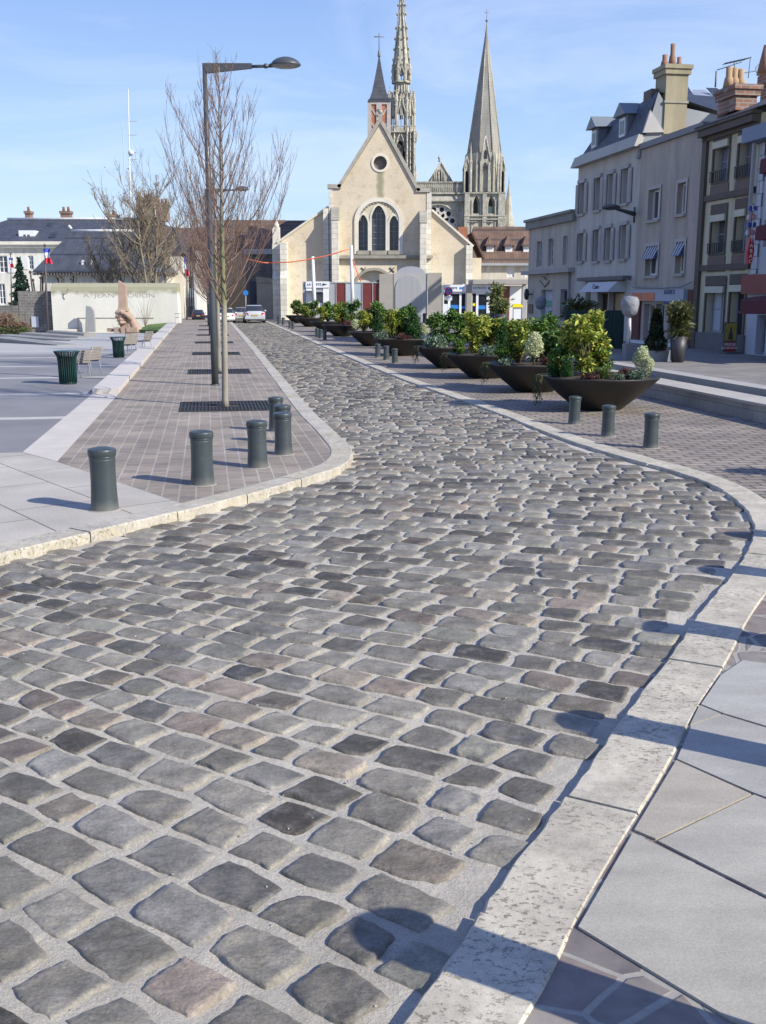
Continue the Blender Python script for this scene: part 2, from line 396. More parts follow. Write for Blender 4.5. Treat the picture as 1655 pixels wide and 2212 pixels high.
def resample(pts, step):
    L = [0]
    for a, b in zip(pts, pts[1:]): L.append(L[-1] + (b-a).length)
    n = max(2, int(L[-1]/step)); out = []; j = 0
    for i in range(n+1):
        d = L[-1]*i/n
        while j < len(L)-2 and L[j+1] < d: j += 1
        f = (d-L[j])/max(1e-9, L[j+1]-L[j]); out.append(pts[j].lerp(pts[j+1], f))
    return out
# right kerb, road side, from the camera to the far end
rk = [G(x, y) for x, y in [(891,2196),(986,2073),(1061,1946),(1173,1796),(1292,1643),(1342,1564),(1385,1503),(1449,1428),(1507,1335),(1560,1275),(1592,1235),(1618,1190),(1627,1165),(1628,1142),(1610,1106),(1564,1067),(1475,1029),(1360,999),(1257,968),(1171,936),(1063,891),(892,831),(801,795),(740,768),(679,742)]]
rk = [rk[0] + (rk[0]-rk[1]).normalized()*k for k in (4, 2)] + rk
rk.append(along(rk[-1], 62)); rk = smooth(rk, 2)
# left kerb, from the left edge of the picture round the nose to the far end
lk = [G(x, y) for x, y in [(0,1222),(204,1171),(409,1122),(532,1089),(640,1057),(690,1041),(722,1030),(742,1021),(755,1010),(762,998),(761,986),(752,973),(735,955),(715,935),(677,901),(593,799),(532,729)]]
lk = [lk[0] + (lk[0]-lk[1]).normalized()*12] + lk
lk.append(along(lk[-1], 62)); lk = smooth(lk, 2)
ZL, ZR, ZT = .085, .03, .32
def sheet(name, pts, z, mat, extra=None):
    m = MB(); v = [Vector((p[0], p[1], z if len(p) < 3 or z is not None else p[2])) for p in pts]
    m.add(v, [tuple(t) for t in tessellate_polygon([v])]); return struct(m.build(name, mat))
gm = MB(); gm.add([(-1500,-400,-1.0),(1500,-400,-1.0),(1500,2600,-1.0),(-1500,2600,-1.0)], [(0,1,2,3)])
struct(gm.build('ground', pm('ground_earth', (.16,.15,.13), .95, .3, .3)))
# road bed
lk_ov = offset(lk, .12); rk_ov = offset(rk, -.12)
M_MORT = m_mortar()
sheet('road_bed', [(-22,-6)] + [(p.x, p.y) for p in lk_ov] + [(p.x, p.y) for p in reversed(rk_ov)] + [(-2.5, -6)], 0.0, M_MORT)
# kerbs
def kerb(name, line, w, z0, z1, seg, mat, side, gap=.004):
    m = MB(); L = resample(line, .09); O = offset(L, w*side); per = max(1, int(seg/.09)); n = len(L); i = 0; k = 0
    rr = random.Random(3)
    while i < n-1:
        j = min(n-1, i + (per if L[i].y < 30 else per*3)); dz = rr.uniform(-.004, .004); dx = rr.uniform(-.004, .004)
        A = L[i:j+1]; B = O[i:j+1]; c = len(A); V = []
        cen = (A[0]+A[-1])/2; t0 = (A[-1]-A[0]).normalized()
        for q, (a, b) in enumerate(zip(A, B)):
            g = gap if q == 0 else (-gap if q == c-1 else 0)
            a2 = a + t0*g; b2 = b + t0*g; u = (b2-a2).normalized()
            wob = rr.uniform(-.009, .006) if a.y < 14 else 0
            prof = [(a2 + u*(wob), z0), (a2 + u*(wob+.003), z1-.012+dz), (a2 + u*(.014+wob), z1+dz), (b2 - u*.008, z1+dz), (b2, z1-.01+dz), (b2, z0)]
            V += [(p.x, p.y, z) for p, z in prof]
        fs = []
        for q in range(c-1):
            for e in range(5): fs.append((q*6+e, q*6+e+1, (q+1)*6+e+1, (q+1)*6+e))
        fs += [(0,1,2,3,4,5), tuple((c-1)*6 + e for e in (5,4,3,2,1,0))]
        m.add(V, fs, 0); i = j
    return struct(m.build(name, mat))
M_KR = m_kerb('kerb_limestone', (.47,.425,.335)); M_KL = m_kerb('kerb_limestone_left', (.45,.415,.35), .6)
kerb('kerb', rk, .30, -.06, ZR+.010, .95, M_KR, -1)
kerb('kerb', lk, .27, -.06, ZL+.01, 1.0, M_KL, 1)
lk_in = offset(resample(lk, .3), .268); rk_in = offset(resample(rk, .2), -.298)
# left side
A0, A1, A2 = G(49,977,ZL), G(200,851,ZL), G(363,700,ZL)
B0, B1 = G(123,997,ZL), G(256,851,ZL)
dA = (A1-A0).normalized(); dA = RD.copy()
B_line0 = B0; A_line0 = A0
C1 = G(417,1095,ZL)
far = 62
def nearest_i(L, p): return min(range(len(L)), key=lambda i: (L[i]-p).length)
ic = nearest_i(lk_in, C1); slab_dir = (B0 - C1).normalized()
A_far = G(363,700,ZL); A_end = A_far + RD*26; B_end = G(384,697,ZL) + RD*26
C_ext = B0 + slab_dir*14
M_PAV = brickmat('paver_red', (.275,.225,.175), (.20,.17,.14), (.32,.29,.24), .235, .165, .010, (0,0,-(PI/2+ROT)), var=.28, bd=.008, dist=.006)
M_PAVR = brickmat('paver_brown', (.27,.225,.18), (.21,.18,.15), (.05,.045,.04), .30, .165, .014, (0,0,-ROT+R(3)), var=.28, bd=.008, dist=.006)
M_SLAB = brickmat('slab_grey', (.42,.385,.325), (.375,.345,.295), (.14,.12,.10), 1.25, .80, .008, (0,0,-math.atan2(-slab_dir.y,-slab_dir.x)), var=.13, vs=1.5, bd=.004, off=.37, loc=(.1,.2,0))
M_BAND = pm('band_stone', (.49,.445,.385), .8, .1, 3, .2, 60, .003)
sheet('pavement', [B0, C1] + lk_in[ic+1:] + [B_end, G(384,697,ZL)], ZL, M_PAV)
ix = nearest_i(lk_in, C1)
sheet('slab_pavement', [(p.x, p.y) for p in lk_in[:ix+1]] + [(C1.x, C1.y), (B0.x, B0.y), (C_ext.x, C_ext.y), (-26, 8), (-26, 2)], ZL-.001, M_SLAB)
# flush pale band, continued by the low raised wall
bm_ = MB(); pts = [A0, B0, B1, A1]; bm_.add([(p.x,p.y,ZL-.04) for p in pts] + [(p.x,p.y,ZL+.003) for p in pts], [(4,5,6,7),(0,1,5,4),(1,2,6,5),(2,3,7,6),(3,0,4,7)])
struct(bm_.build('path', M_BAND))
t = thing('low_wall', 'long low pale stone wall edging the tree lined pavement', 'low wall', A1)
Bf, Af = G(384,697,ZL), G(363,700,ZL)
m = MB(); n = 26
for i in range(n):
    f0, f1 = (i/n)**1.7, ((i+1)/n)**1.7
    a, b = A1.lerp(Af, f0), A1.lerp(Af, f1); c, d = B1.lerp(Bf, f0), B1.lerp(Bf, f1); u = (b-a).normalized()*.005
    zt = ZL + .105
    q = [a+u, c+u, d-u, b-u]; m.hexa([(p.x,p.y,-.8) for p in q] + [(p.x,p.y,zt) for p in q])
m.build('wall_block', pm('wall_coping', (.50,.46,.41), .8, .12, 2, .2, 50, .004), t)
# plaza: level near, falling away beyond 45 m
mp_ = MB(); k = []
Lp = A0 - RD*0; rows = [(0, ZL), (18, ZL-.004), (38, .05), (52, -.30), (66, -.62), (110, -.7)]
for d_, z in rows:
    a = A0 + RD*d_; a = a + ED*.02; b = a - ED*60; k.append((Vector((a.x,a.y,z)), Vector((b.x,b.y,z))))
C2 = B0 + slab_dir*.9
mp_.add([v for ab in k for v in ab], [(2*i, 2*i+2, 2*i+3, 2*i+1) for i in range(len(rows)-1)])
b0 = k[0][1]; tri = [Vector((A0.x,A0.y,ZL)), Vector((b0.x,b0.y,ZL)), Vector((C_ext.x-20, C_ext.y+0, ZL)), Vector((C_ext.x, C_ext.y, ZL))]
mp_.add([A0, (C_ext.x,C_ext.y,ZL), (b0.x,b0.y,ZL)], [(0,1,2)])
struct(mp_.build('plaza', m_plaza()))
# right side
W0, W1 = G(1396,859), G(1655,920)
wd = -RD.copy()
Wn = W1 + wd*8; Wf = W0 + RD*24
FC0 = G(1499,752.7,ZT)
FC = Fac(FC0 + RD*40, -RD)         # s grows towards the camera, left to right in the picture
s_FC0 = 40.0
nz = [p for p in rk_in]
isplit = min(range(len(nz)), key=lambda i: abs(nz[i].y - G(1640,1228).y) + (0 if nz[i].x > 0 else 9))
Q = nz[isplit]
sheet('brick_pavement', [nz[i] for i in range(isplit, len(nz))] + [(nz[-1].x+45, 118), (60, 118), (60, Q.y+9), (Q.x+14, Q.y+1.5)], ZR, M_PAVR)
M_CRZ = m_crazy()
sheet('crazy_pavement', [nz[i] for i in range(0, isplit+1)] + [(Q.x+14, Q.y+1.5), (25, -6)], ZR, M_CRZ)
# large slabs beside the camera, laid on that bed
def c5(x, y): return G(773.4+.5327*x, 1450.1+.5327*y, ZR)
slabs = [[(1112,662),(1720,965),(2350,1330),(2050,1620),(1510,1425),(888,1045)],
 [(1290,367),(1597,505),(1205,690),(1118,652)],
 [(1212,696),(1604,507),(1740,560),(2500,960),(2350,1310),(1730,960)],
 [(1348,228),(1477,181),(1720,255),(2300,470),(2500,930),(1740,550),(1598,500),(1290,362)],
 [(1470,20),(1388,140),(1478,177),(1720,250),(2300,460),(2300,150),(1700,-20),(1560,-40)],
 [(1384,143),(1474,179),(1346,224)],
 [(2070,1630),(2370,1340),(2900,1640),(2700,1900)]]
cols = [(.34,.315,.26), (.34,.30,.24), (.35,.325,.27), (.32,.305,.265), (.35,.335,.295), (.31,.295,.255), (.33,.31,.27)]
m = MB(); tints = []
for pl, c in zip(slabs, cols):
    p = [c5(x, y) for x, y in pl]; cen = sum(p, Vector())/len(p)
    p = [q + (cen-q).normalized()*.004 for q in p]
    nv = len(m.v); m.prism([(q.x, q.y, ZR+.001) for q in p], (0,0,.009), 0); tints += [c]*(len(m.v)-nv)
o = m.build('slab_pavement', m_attr('slab_stone', .7, 40, 2.5, .14)); struct(o)
ca = o.data.color_attributes.new('tint', 'FLOAT_COLOR', 'POINT'); ca.data.foreach_set('color', np.array([(*c, 1) for c in tints], dtype=np.float32).ravel())
# ------------------------------------------------------------------ cobbles
C0 = np.array([-14.0, 13.0]); r0 = 15.5; PIT = .218; a10 = ROT
def pos(r, s):
    ph = a10 + np.minimum(s, 0)/r0; e = np.stack([np.cos(ph), np.sin(ph)], -1); t = np.array([-math.sin(a10), math.cos(a10)])
    return C0 + e*r[..., None] + np.maximum(s, 0)[..., None]*t
def inside(P2, poly):
    x, y = P2[:, 0], P2[:, 1]; c = np.zeros(len(x), bool); n = len(poly)
    for i in range(n):
        x1, y1 = poly[i]; x2, y2 = poly[(i+1) % n]
        if y1 == y2: continue
        k = ((y1 > y) != (y2 > y)) & (x < (x2-x1)*(y-y1)/(y2-y1) + x1); c ^= k
    return c
st = []
for ks in range(int(-23/PIT), int(96/PIT)):
    r = 5 + nr_.rand()*.3
    while r < 24:
        w = .285*(1 + nr_.uniform(-.27, .30)); st.append((r, r+w, ks*PIT, (ks+1)*PIT)); r += w
st = np.array(st)
cen = pos((st[:,0]+st[:,1])/2, (st[:,2]+st[:,3])/2)
poly = [(p.x, p.y) for p in offset(lk, .02)] + [(p.x, p.y) for p in reversed(offset(rk, .035))] + [(-3, -5), (-25, -5)]
dist = np.hypot(cen[:,0], cen[:,1]); angc = np.abs(cen[:,0])/np.maximum(.3, cen[:,1])
keep = inside(cen, poly) & (cen[:,1] > .8) & (angc < .62)
st = st[keep]; cen = cen[keep]; dist = dist[keep]
_T = np.random.RandomState(77).rand(256, 256)
def vn(x, y):
    xi = np.floor(x).astype(int); yi = np.floor(y).astype(int); fx = x-xi; fy = y-yi; fx = fx*fx*(3-2*fx); fy = fy*fy*(3-2*fy)
    g = lambda a, b: _T[a & 255, b & 255]
    return (g(xi,yi)*(1-fx)+g(xi+1,yi)*fx)*(1-fy) + (g(xi,yi+1)*(1-fx)+g(xi+1,yi+1)*fx)*fy
def fbm(x, y, o=4):
    r = 0; a = .5
    for k in range(o): r = r + a*(vn(x*2**k + 17.3*k, y*2**k + 9.1*k) - .5)*2; a *= .5
    return r
def make_stones(st, ncell, seed, det):
    rs = np.random.RandomState(seed); N = len(st)
    if ncell == 20: g = np.concatenate([[-1,-.975,-.94], np.linspace(-.88,.88,15), [.94,.975,1.]])
    elif ncell == 12: g = np.array([-1,-.97,-.9,-.78,-.55,-.28,0,.28,.55,.78,.9,.97,1.])
    elif ncell == 8: g = np.array([-1,-.95,-.82,-.5,0,.5,.82,.95,1.])
    else: g = np.array([-1,-.86,0,.86,1.])
    U, V = np.meshgrid(g, g, indexing='ij'); U = U.ravel(); V = V.ravel(); K = len(g)
    cr_ = rs.uniform(.04, .26, (N,1))
    uu = U*(1 - cr_*.55*V**2*np.abs(U)**2) ; vv = V*(1 - cr_*.55*U**2*np.abs(V)**2)
    gap = rs.uniform(.004, .016, (N,1)) + (.007 if ncell == 20 else .003 if ncell == 12 else 0); hw = (st[:,1]-st[:,0])[:,None]/2; hs = (st[:,3]-st[:,2])[:,None]/2
    cr = (st[:,0]+st[:,1])[:,None]/2; cs = (st[:,2]+st[:,3])[:,None]/2
    a = rs.uniform(-.09, .09, (N,1)); b = rs.uniform(-.10, .10, (N,1)); e1 = rs.uniform(-.13,.13,(N,1)); e2 = rs.uniform(-.10,.10,(N,1))
    wob = 0; wob2 = 0
    for kf, am in ((2.1,.030), (4.3,.022), (8.,.012)):
        ph = rs.uniform(0, 6.28, (N,1)); ph2 = rs.uniform(0, 6.28, (N,1)); th = np.arctan2(V, U)[None]
        wob = wob + am*np.sin(kf*2*U[None]+ph+V[None]*3); wob2 = wob2 + am*np.sin(kf*2*V[None]+ph2+U[None]*3)
    Rr = cr + (hw-gap*.8)*(uu*(1 + a*vv) + wob) + e1*vv*hs
    Ss = cs + (hs-gap*1.0)*(vv*(1 + b*uu) + wob2) + e2*uu*hs
    X = pos(Rr, Ss)
    h = rs.uniform(.009, .019, (N,1)); dome = rs.uniform(.0, .42, (N,1))
    q = np.maximum(np.abs(U), np.abs(V))[None]; rad = (U**2 + V**2)[None]/2
    Z = h*(1 - dome*rad) + .003
    edge = np.clip((q-.90)/.10, 0, 1); Z = Z*(1 - edge**1.5) - .014*edge**1.5
    tx = rs.uniform(-.004, .004, (N,1)); ty = rs.uniform(-.004, .004, (N,1)); Z = Z + tx*U + ty*V
    rg = rs.uniform(.25, 1.0, (N,1))**1.5*2.2
    if ncell >= 12:
        x_, y_ = X[...,0], X[...,1]; ca, sa = np.cos(rs.uniform(0,3,(N,1))), np.sin(rs.uniform(0,3,(N,1)))
        f1 = fbm(x_*14, y_*14, 5); f2 = fbm((x_*ca+y_*sa)*16, (-x_*sa+y_*ca)*55, 3)
        Z = Z + (rg*(.0045*f1 + .0022*f2) - .006*np.clip(fbm(x_*9+50, y_*9, 4)-.28, 0, 1)*rg)*(1-edge)
        jx = fbm(x_*22+9, y_*22, 4)*.010; jy = fbm(x_*22+90, y_*22+40, 4)*.010; k_ = np.clip(q*1.6-.6, 0, 1)
        X = X + np.stack([jx*k_, jy*k_], -1)
    elif ncell == 8: Z = Z + rg*.004*fbm(X[...,0]*12, X[...,1]*12, 3)*(1-edge)
    Z = Z + .012*(np.sin(X[...,0]*1.3)*np.sin(X[...,1]*1.1))*0
    verts = np.concatenate([X, Z[...,None]], -1).reshape(-1, 3)
    i, j = np.meshgrid(np.arange(K-1), np.arange(K-1), indexing='ij'); b0 = (i*K + j).ravel()
    quad = np.stack([b0, b0+K, b0+K+1, b0+1], -1)
    faces = (np.arange(N)[:,None,None]*K*K + quad[None]).reshape(-1, 4)
    base = rs.uniform(.10, .235, (N,1))*np.where(rs.rand(N,1) < .2, .5, 1.0)
    hue = np.array([1.14, 1.03, .82])[None]*np.ones((N,1))
    k = rs.rand(N)
    hue[k < .13] = (1.22, 1.03, .78); hue[(k > .13) & (k < .22)] = (1.24, 1.0, .78); hue[(k > .22) & (k < .42)] = (1.10, 1.02, .87); hue[(k > .42) & (k < .52)] = (1.10, 1.04, .82)
    col = base*hue; col = np.repeat(col, K*K, axis=0)
    if ncell >= 8: w_ = (np.clip((q-.80)/.2, 0, 1)*np.clip(.75+1.4*fbm(X[...,0]*9+3, X[...,1]*9, 3), 0, 1)*.42).reshape(-1,1); col = col*(1-w_) + np.array([[.40,.37,.31]])*w_
    return verts, faces, col
def np_mesh(name, verts, faces, col, mat):
    me = bpy.data.meshes.new(name); me.vertices.add(len(verts)); me.vertices.foreach_set('co', verts.astype(np.float32).ravel())
    nf = len(faces); me.loops.add(nf*4); me.loops.foreach_set('vertex_index', faces.astype(np.int32).ravel())
    me.polygons.add(nf); me.polygons.foreach_set('loop_start', np.arange(nf, dtype=np.int32)*4)
    try: me.polygons.foreach_set('loop_total', np.full(nf, 4, dtype=np.int32))
    except Exception: pass
    me.update(calc_edges=True); me.polygons.foreach_set('use_smooth', np.ones(nf, bool))
    ca = me.color_attributes.new('tint', 'FLOAT_COLOR', 'POINT')
    ca.data.foreach_set('color', np.concatenate([col, np.ones((len(col),1))], 1).astype(np.float32).ravel())
    me.materials.append(mat); me.validate()
    o = bpy.data.objects.new(name, me); S.collection.objects.link(o); return o
parts = [make_stones(st[dist < 4.5], 20, 1, 1), make_stones(st[(dist >= 4.5) & (dist < 8)], 12, 4, 1), make_stones(st[(dist >= 8) & (dist < 20)], 8, 2, 1), make_stones(st[dist >= 20], 4, 3, 0)]
vs, fs, cs_, nb = [], [], [], 0
for v, f, c in parts: vs.append(v); fs.append(f + nb); cs_.append(c); nb += len(v)
struct(np_mesh('road', np.concatenate(vs), np.concatenate(fs), np.concatenate(cs_), m_cobble()))
print('cobbles', len(st), 'verts', nb)
# rough mortar surface of the near joints
gx = np.arange(-4.2, 4.6, .021); gy = np.arange(1.2, 9.0, .021); GX, GY = np.meshgrid(gx, gy, indexing='ij')
gz = .002 + .0075*fbm(GX*7, GY*7, 5) + .003*fbm(GX*30, GY*30, 3); gz = np.maximum(gz, .0006)
kk_ = (np.abs(GX) < .56*GY + .3); ny_ = len(gy); I, J = np.meshgrid(np.arange(len(gx)-1), np.arange(ny_-1), indexing='ij'); b_ = (I*ny_+J)[kk_[:-1,:-1]]
fq = np.stack([b_, b_+ny_, b_+ny_+1, b_+1], -1); vv_ = np.stack([GX, GY, gz], -1).reshape(-1, 3)
ins = inside(vv_[:, :2], [(p.x, p.y) for p in offset(lk, .1)] + [(p.x, p.y) for p in reversed(offset(rk, -.1))] + [(-3,-5),(-25,-5)]); fq = fq[ins[fq].all(1)]
us = np.unique(fq); rm = np.full(len(vv_), -1); rm[us] = np.arange(len(us)); struct(np_mesh('road_bed', vv_[us], rm[fq], np.ones((len(us),3)), M_MORT))
# scattered pebbles and crumbs in the joints: part of the road bed
m = MB()
for i in range(420):
    y = rng.uniform(1.8, 9)**1.0; x = rng.uniform(-.42, .42)*y*1.1
    r = rng.uniform(.002, .006)*(.6 + y*.12); m.ball((x, y, .012 + r*.3), r, 0, 5, 3, rng.uniform(.7,1.4), rng.uniform(.7,1.4), .6)
o = m.build('grit', pm('grit_white', (.36,.34,.31), .8, .3, 40, 0)); struct(o, 'stuff')
# ------------------------------------------------------------------ terrace: low front wall, dark channel, upper kerb, paved terrace
def strip(mb, p0, p1, o0, o1, z0, z1, mi=0, seg=None):
    L = (p1-p0).length; u = (p1-p0)/L; n = ED if u.dot(RD) < 0 or True else ED; k = max(1, int(L/(seg or L)))
    for i in range(k):
        a = p0 + u*(L*i/k + (.003 if seg else 0)); b = p0 + u*(L*(i+1)/k - (.003 if seg else 0))
        q = [a + ED*o0, a + ED*o1, b + ED*o1, b + ED*o0]
        mb.hexa([(w.x,w.y,z0) for w in q] + [(w.x,w.y,z1) for w in q], mi)
M_TW = brickmat('terrace_wall_blocks', (.33,.30,.26), (.27,.25,.22), (.16,.15,.13), .62, .2, .006, (0,0,-(PI/2+ROT)), axes='xz', var=.2, loc=None)
t = thing('terrace_wall', 'low limestone block wall edging the shopping terrace behind the planters', 'low wall', Wf)
m = MB(); strip(m, Wf, Wn, 0, .30, 0, .285); m.build('wall_block', M_TW, t)
m = MB(); strip(m, Wf, Wn, -.025, .62, .29, .335, 0, 1.6); m.build('coping', pm('terrace_coping', (.37,.345,.30), .8, .12, 2), t)
m = MB(); strip(m, Wf, Wn, .62, 1.0, .0, .12); struct(m.build('channel', pm('channel_dark', (.03,.03,.03), .6, .3, 2)))
t = thing('terrace_kerb', 'long pale stone kerb behind the dark water channel of the terrace', 'kerb', Wf)
m = MB(); strip(m, Wf, Wn, 1.0, 1.42, .0, .40, 0, 1.6); m.build('kerb_stone', pm('terrace_coping2', (.34,.32,.29), .8, .12, 2), t)
M_TER = brickmat('terrace_paver', (.23,.21,.185), (.19,.175,.155), (.12,.115,.11), .3, .15, .006, (0,0,-ROT), var=.2)
a, b = Wf + ED*1.4, Wn + ED*1.4
sheet('terrace', [a, b, b + ED*18, a + ED*18], ZT, M_TER)
m = MB(); strip(m, Wf, Wn, -.02, 18, -.5, .0); m.build  # (bed not needed: terrace stands on the brick pavement)
# ================================================================== CHURCH AND THE SQUARE'S FAR SIDE
def c3(x, y): return (580.1+.2337*x, 386.7+.2337*y)
def cL(x, y): return ((640+x/5.028)/1.0344, (200+y/5.028)/1.0344)
def c4(x, y): return (754.1+.2454*x, .2454*y)
def c5b(x, y): return (870.1+.2337*x, 386.7+.2337*y)
def c2(x, y): return (338.4+.2885*x, 96.7+.2885*y)
def c1(x, y): return (x/3.678/1.0344, (400+y/3.678)/1.0344)
def c6(x, y): return (1121.4+.32245*x, 96.7+.32245*y)
def c7(x, y): return (1121.4+.32245*x, 435+.32245*y)
def X(*p):  # zip conv results
    return p
DK = glass('glass_dark'); GL = glass('glass_grey', (.06,.07,.08), .12)
STONE = pm('quoin_stone', (.64,.60,.50), .85, .18, .8, .3, 12, .02)
CAPST = pm('weathered_cap_stone', (.30,.28,.23), .9, .25, 1.5, .3, 12, .02)
LEAD = pm('leading', (.16,.155,.15), .6, .1, 5, 0)
SLATE = brickmat('slate_tiles', (.065,.07,.085), (.05,.055,.065), (.03,.033,.04), .3, .18, .01, (R(50),0,0), .55, var=.2)
TILE = brickmat('brown_tiles', (.17,.105,.07), (.13,.08,.055), (.07,.05,.04), .25, .2, .02, (R(50),0,0), .85, var=.25)
# rendered church wall, with the green run-off stain under the round window
CH = Fac((0, 90, 0), (1, 0, 0))
t_ = NT('church_render'); sx_ = t_.n('ShaderNodeSeparateXYZ'); t_.l(t_.co(), sx_.inputs[0])
base = t_.mix(t_.ramp(t_.noise(.45, 7, rough=.62), [(.3, 0.), (.7, 1.)]), (.53,.44,.31), (.66,.57,.42))
low = t_.math('LESS_THAN', sx_.outputs[2], 4.5)
base = t_.mix(t_.ramp(t_.math('ADD', t_.math('MULTIPLY', sx_.outputs[2], .1), t_.math('MULTIPLY', t_.noise(.6, 5), .5)), [(.66, .8), (.80, 0.)]), base, (.70,.63,.48))
base = t_.mix(t_.ramp(t_.noise(1.3, 8, rough=.75), [(.52, 0.), (.70, .6)]), base, (.30,.235,.165))
OCX, OCZ = CH.sz(*cL(1055, 825))
dx_ = t_.math('ABSOLUTE', t_.math('SUBTRACT', sx_.outputs[0], OCX)); dzm = t_.math('SUBTRACT', OCZ-.4, sx_.outputs[2])
wv = t_.math('SUBTRACT', .55, t_.math('ADD', dx_, t_.math('MULTIPLY', t_.noise(2.5, 5), .3)))
fs_ = t_.math('MULTIPLY', t_.ramp(wv, [(.02, 0.), (.25, 1.)]), t_.ramp(t_.math('DIVIDE', dzm, 6), [(.0, 0.), (.04, .8), (.42, .7), (.5, .0)]))
base = t_.mix(fs_, base, (.22,.215,.125)); base = t_.mix(1., base, t_.ramp(t_.noise(9, 4), [(.3, .92), (.7, 1.08)]), 'MULTIPLY')
REND = t_.done(base, .9, t_.bump(t_.noise(8, 6), .3, .03))
bl = CH.o
church = thing('church', 'old rendered stone church with steep gable and three pointed windows, facing the street', 'church', (0, 90, 0))
def Z(x, y, fc=CH, o=0): return fc.sz(x, y, o)
ap = Z(*cL(1055, 385)); fl = Z(*cL(600, 1110)); wl = Z(*cL(478, 1130)); fr = Z(*cL(1475, 1150)); wr = Z(926, 414.7)
gz = -.9
al1 = Z(709.7, 447.9); al0 = Z(607, 520); ar1 = Z(926, 454.5); ar0 = Z(1012, 524)
outer = [(wl[0], gz), (wr[0], gz), (wr[0], wr[1]), (fr[0], fr[1]), ap, (fl[0], fl[1]), (wl[0], wl[1])]
def circ(c, r, n=20): return [(c[0] + r*math.cos(2*PI*i/n), c[1] + r*math.sin(2*PI*i/n)) for i in range(n)]
oc = circ((OCX, OCZ), .58)
def lan(x0, x1, y0, y1):
    a, zt = Z((cL(x0,0)[0]+cL(x1,0)[0])/2, cL(0,y0)[1]); z0 = Z(800, cL(0,y1)[1])[1]
    hw = (Z(cL(x1,0)[0], 500)[0] - Z(cL(x0,0)[0], 500)[0])/2; return a, z0, zt, hw
lans = [lan(960,1115,1305,1810), lan(810,915,1410,1808), lan(1160,1258,1420,1808)]
arcs = [arch(a, z0, zt - hw*1.5, zt, hw) for a, z0, zt, hw in lans]
pa, pz = Z((771.7+844)/2, 584); phw = (Z(844,600)[0]-Z(771.7,600)[0])/2
portal = arch(pa, gz+.01, pz-phw*.85, pz, phw, pointed=False)
m = MB(); CH.wall(m, outer, [oc] + arcs + [portal], .55)
# nave body behind
d = 22
CH.box(m, wl[0]+.01, wr[0]-.01, gz, wl[1]-.3, -d, -2)
m.build('wall', REND, church)
m = MB()   # roof slopes of the nave
def slope(mb, p, q, o0, o1, th=.25, fc=CH, mi=0):
    u = Vector((q[0]-p[0], q[1]-p[1])).normalized(); n_ = Vector((-u.y, u.x));  n_ = n_ if n_.y > 0 else -n_
    fc.poly(mb, [p, q, (q[0]+n_.x*th, q[1]+n_.y*th), (p[0]+n_.x*th, p[1]+n_.y*th)], o0, o1, mi)
slope(m, fl, (ap[0]-.12, ap[1]), -d, -.5, .15); slope(m, (fr[0], fr[1]), (ap[0]+.12, ap[1]), -d, -.5, .15)
m.build('roof', TILE, church)
m = MB(); slope(m, fl, (ap[0]-.02, ap[1]+.05), -.45, .14, .28); slope(m, fr, (ap[0]+.02, ap[1]+.05), -.45, .14, .28)
CH.box(m, wl[0]-.12, fl[0]+.12, fl[1]-.02, fl[1]+.32, -.6, .14); CH.box(m, fr[0]-.12, wr[0]+.15, fr[1]-.02, fr[1]+.30, -.6, .14)
CH.box(m, ap[0]-.16, ap[0]+.16, ap[1]+.1, ap[1]+.75, -.3, .12); m.ball(tuple(CH.pt(ap[0], ap[1]+.95, -.08)), .2)
m.build('gable_coping', pm('coping_stone', (.36,.33,.28), .85, .2, 1.5, .3, 12, .02), church)
# round window
m = MB(); ro = circ((OCX,OCZ), .75); ri = circ((OCX,OCZ), .56)
CH.wall(m, ro, [ri], .3, .06); m.add([CH.pt(a,z,.06) for a,z in ro] + [CH.pt(a,z,-.05) for a,z in ro], [(i,(i+1)%20,20+(i+1)%20,20+i) for i in range(20)])
w = m.build('round_window', STONE, church); m = MB(); CH.poly(m, circ((OCX,OCZ), .57), -.42, -.36); m.build('shutter_boards', brickmat('grey_boards', (.22,.185,.175), (.16,.14,.135), (.08,.07,.07), 9, .16, .02, (0,R(0),0), var=.2, axes='xz'), w)
# big arched surround + lancets
bx0, bx1 = Z(765.8,500)[0], Z(870.6,500)[0]; bt = Z(818,427)[1]; bs = Z(818,478)[1]; bb = Z(818,549)[1]
A_o = arch((bx0+bx1)/2, bb, bs, bt, (bx1-bx0)/2, pointed=False); A_i = arch((bx0+bx1)/2, bb+.02, bs, bt-.32, (bx1-bx0)/2-.34, pointed=False)
m = MB(); CH.wall(m, A_o, [A_i], .12, .12); nn = len(A_o)
m.add([CH.pt(a,z,.12) for a,z in A_o] + [CH.pt(a,z,-.02) for a,z in A_o], [(i,(i+1)%nn,nn+(i+1)%nn,nn+i) for i in range(nn)])
m.build('window_arch', STONE, church)
m = MB(); CH.wall(m, [(a, z) for a, z in arch((bx0+bx1)/2, bb+.03, bs, bt-.33, (bx1-bx0)/2-.35, pointed=False)], arcs, .3, .012)
m.build('arch_infill', pm('pale_infill', (.56,.50,.36), .85, .12, 1.5, .2, 15, .01), church)
m = MB(); ap_ = []; rr_ = (bx1-bx0)/2-.47
for k in range(52): an = PI*(k+1)/53; ap_.append(CH.pt((bx0+bx1)/2 + rr_*math.cos(an), bs + (bt-bs)/((bx1-bx0)/2)*rr_*math.sin(an), .03))
m.tube(ap_, [(.075, .075, .015)[k % 3] for k in range(52)], 4, 0, True, False)
m.build('arch_moulding', CAPST, church)
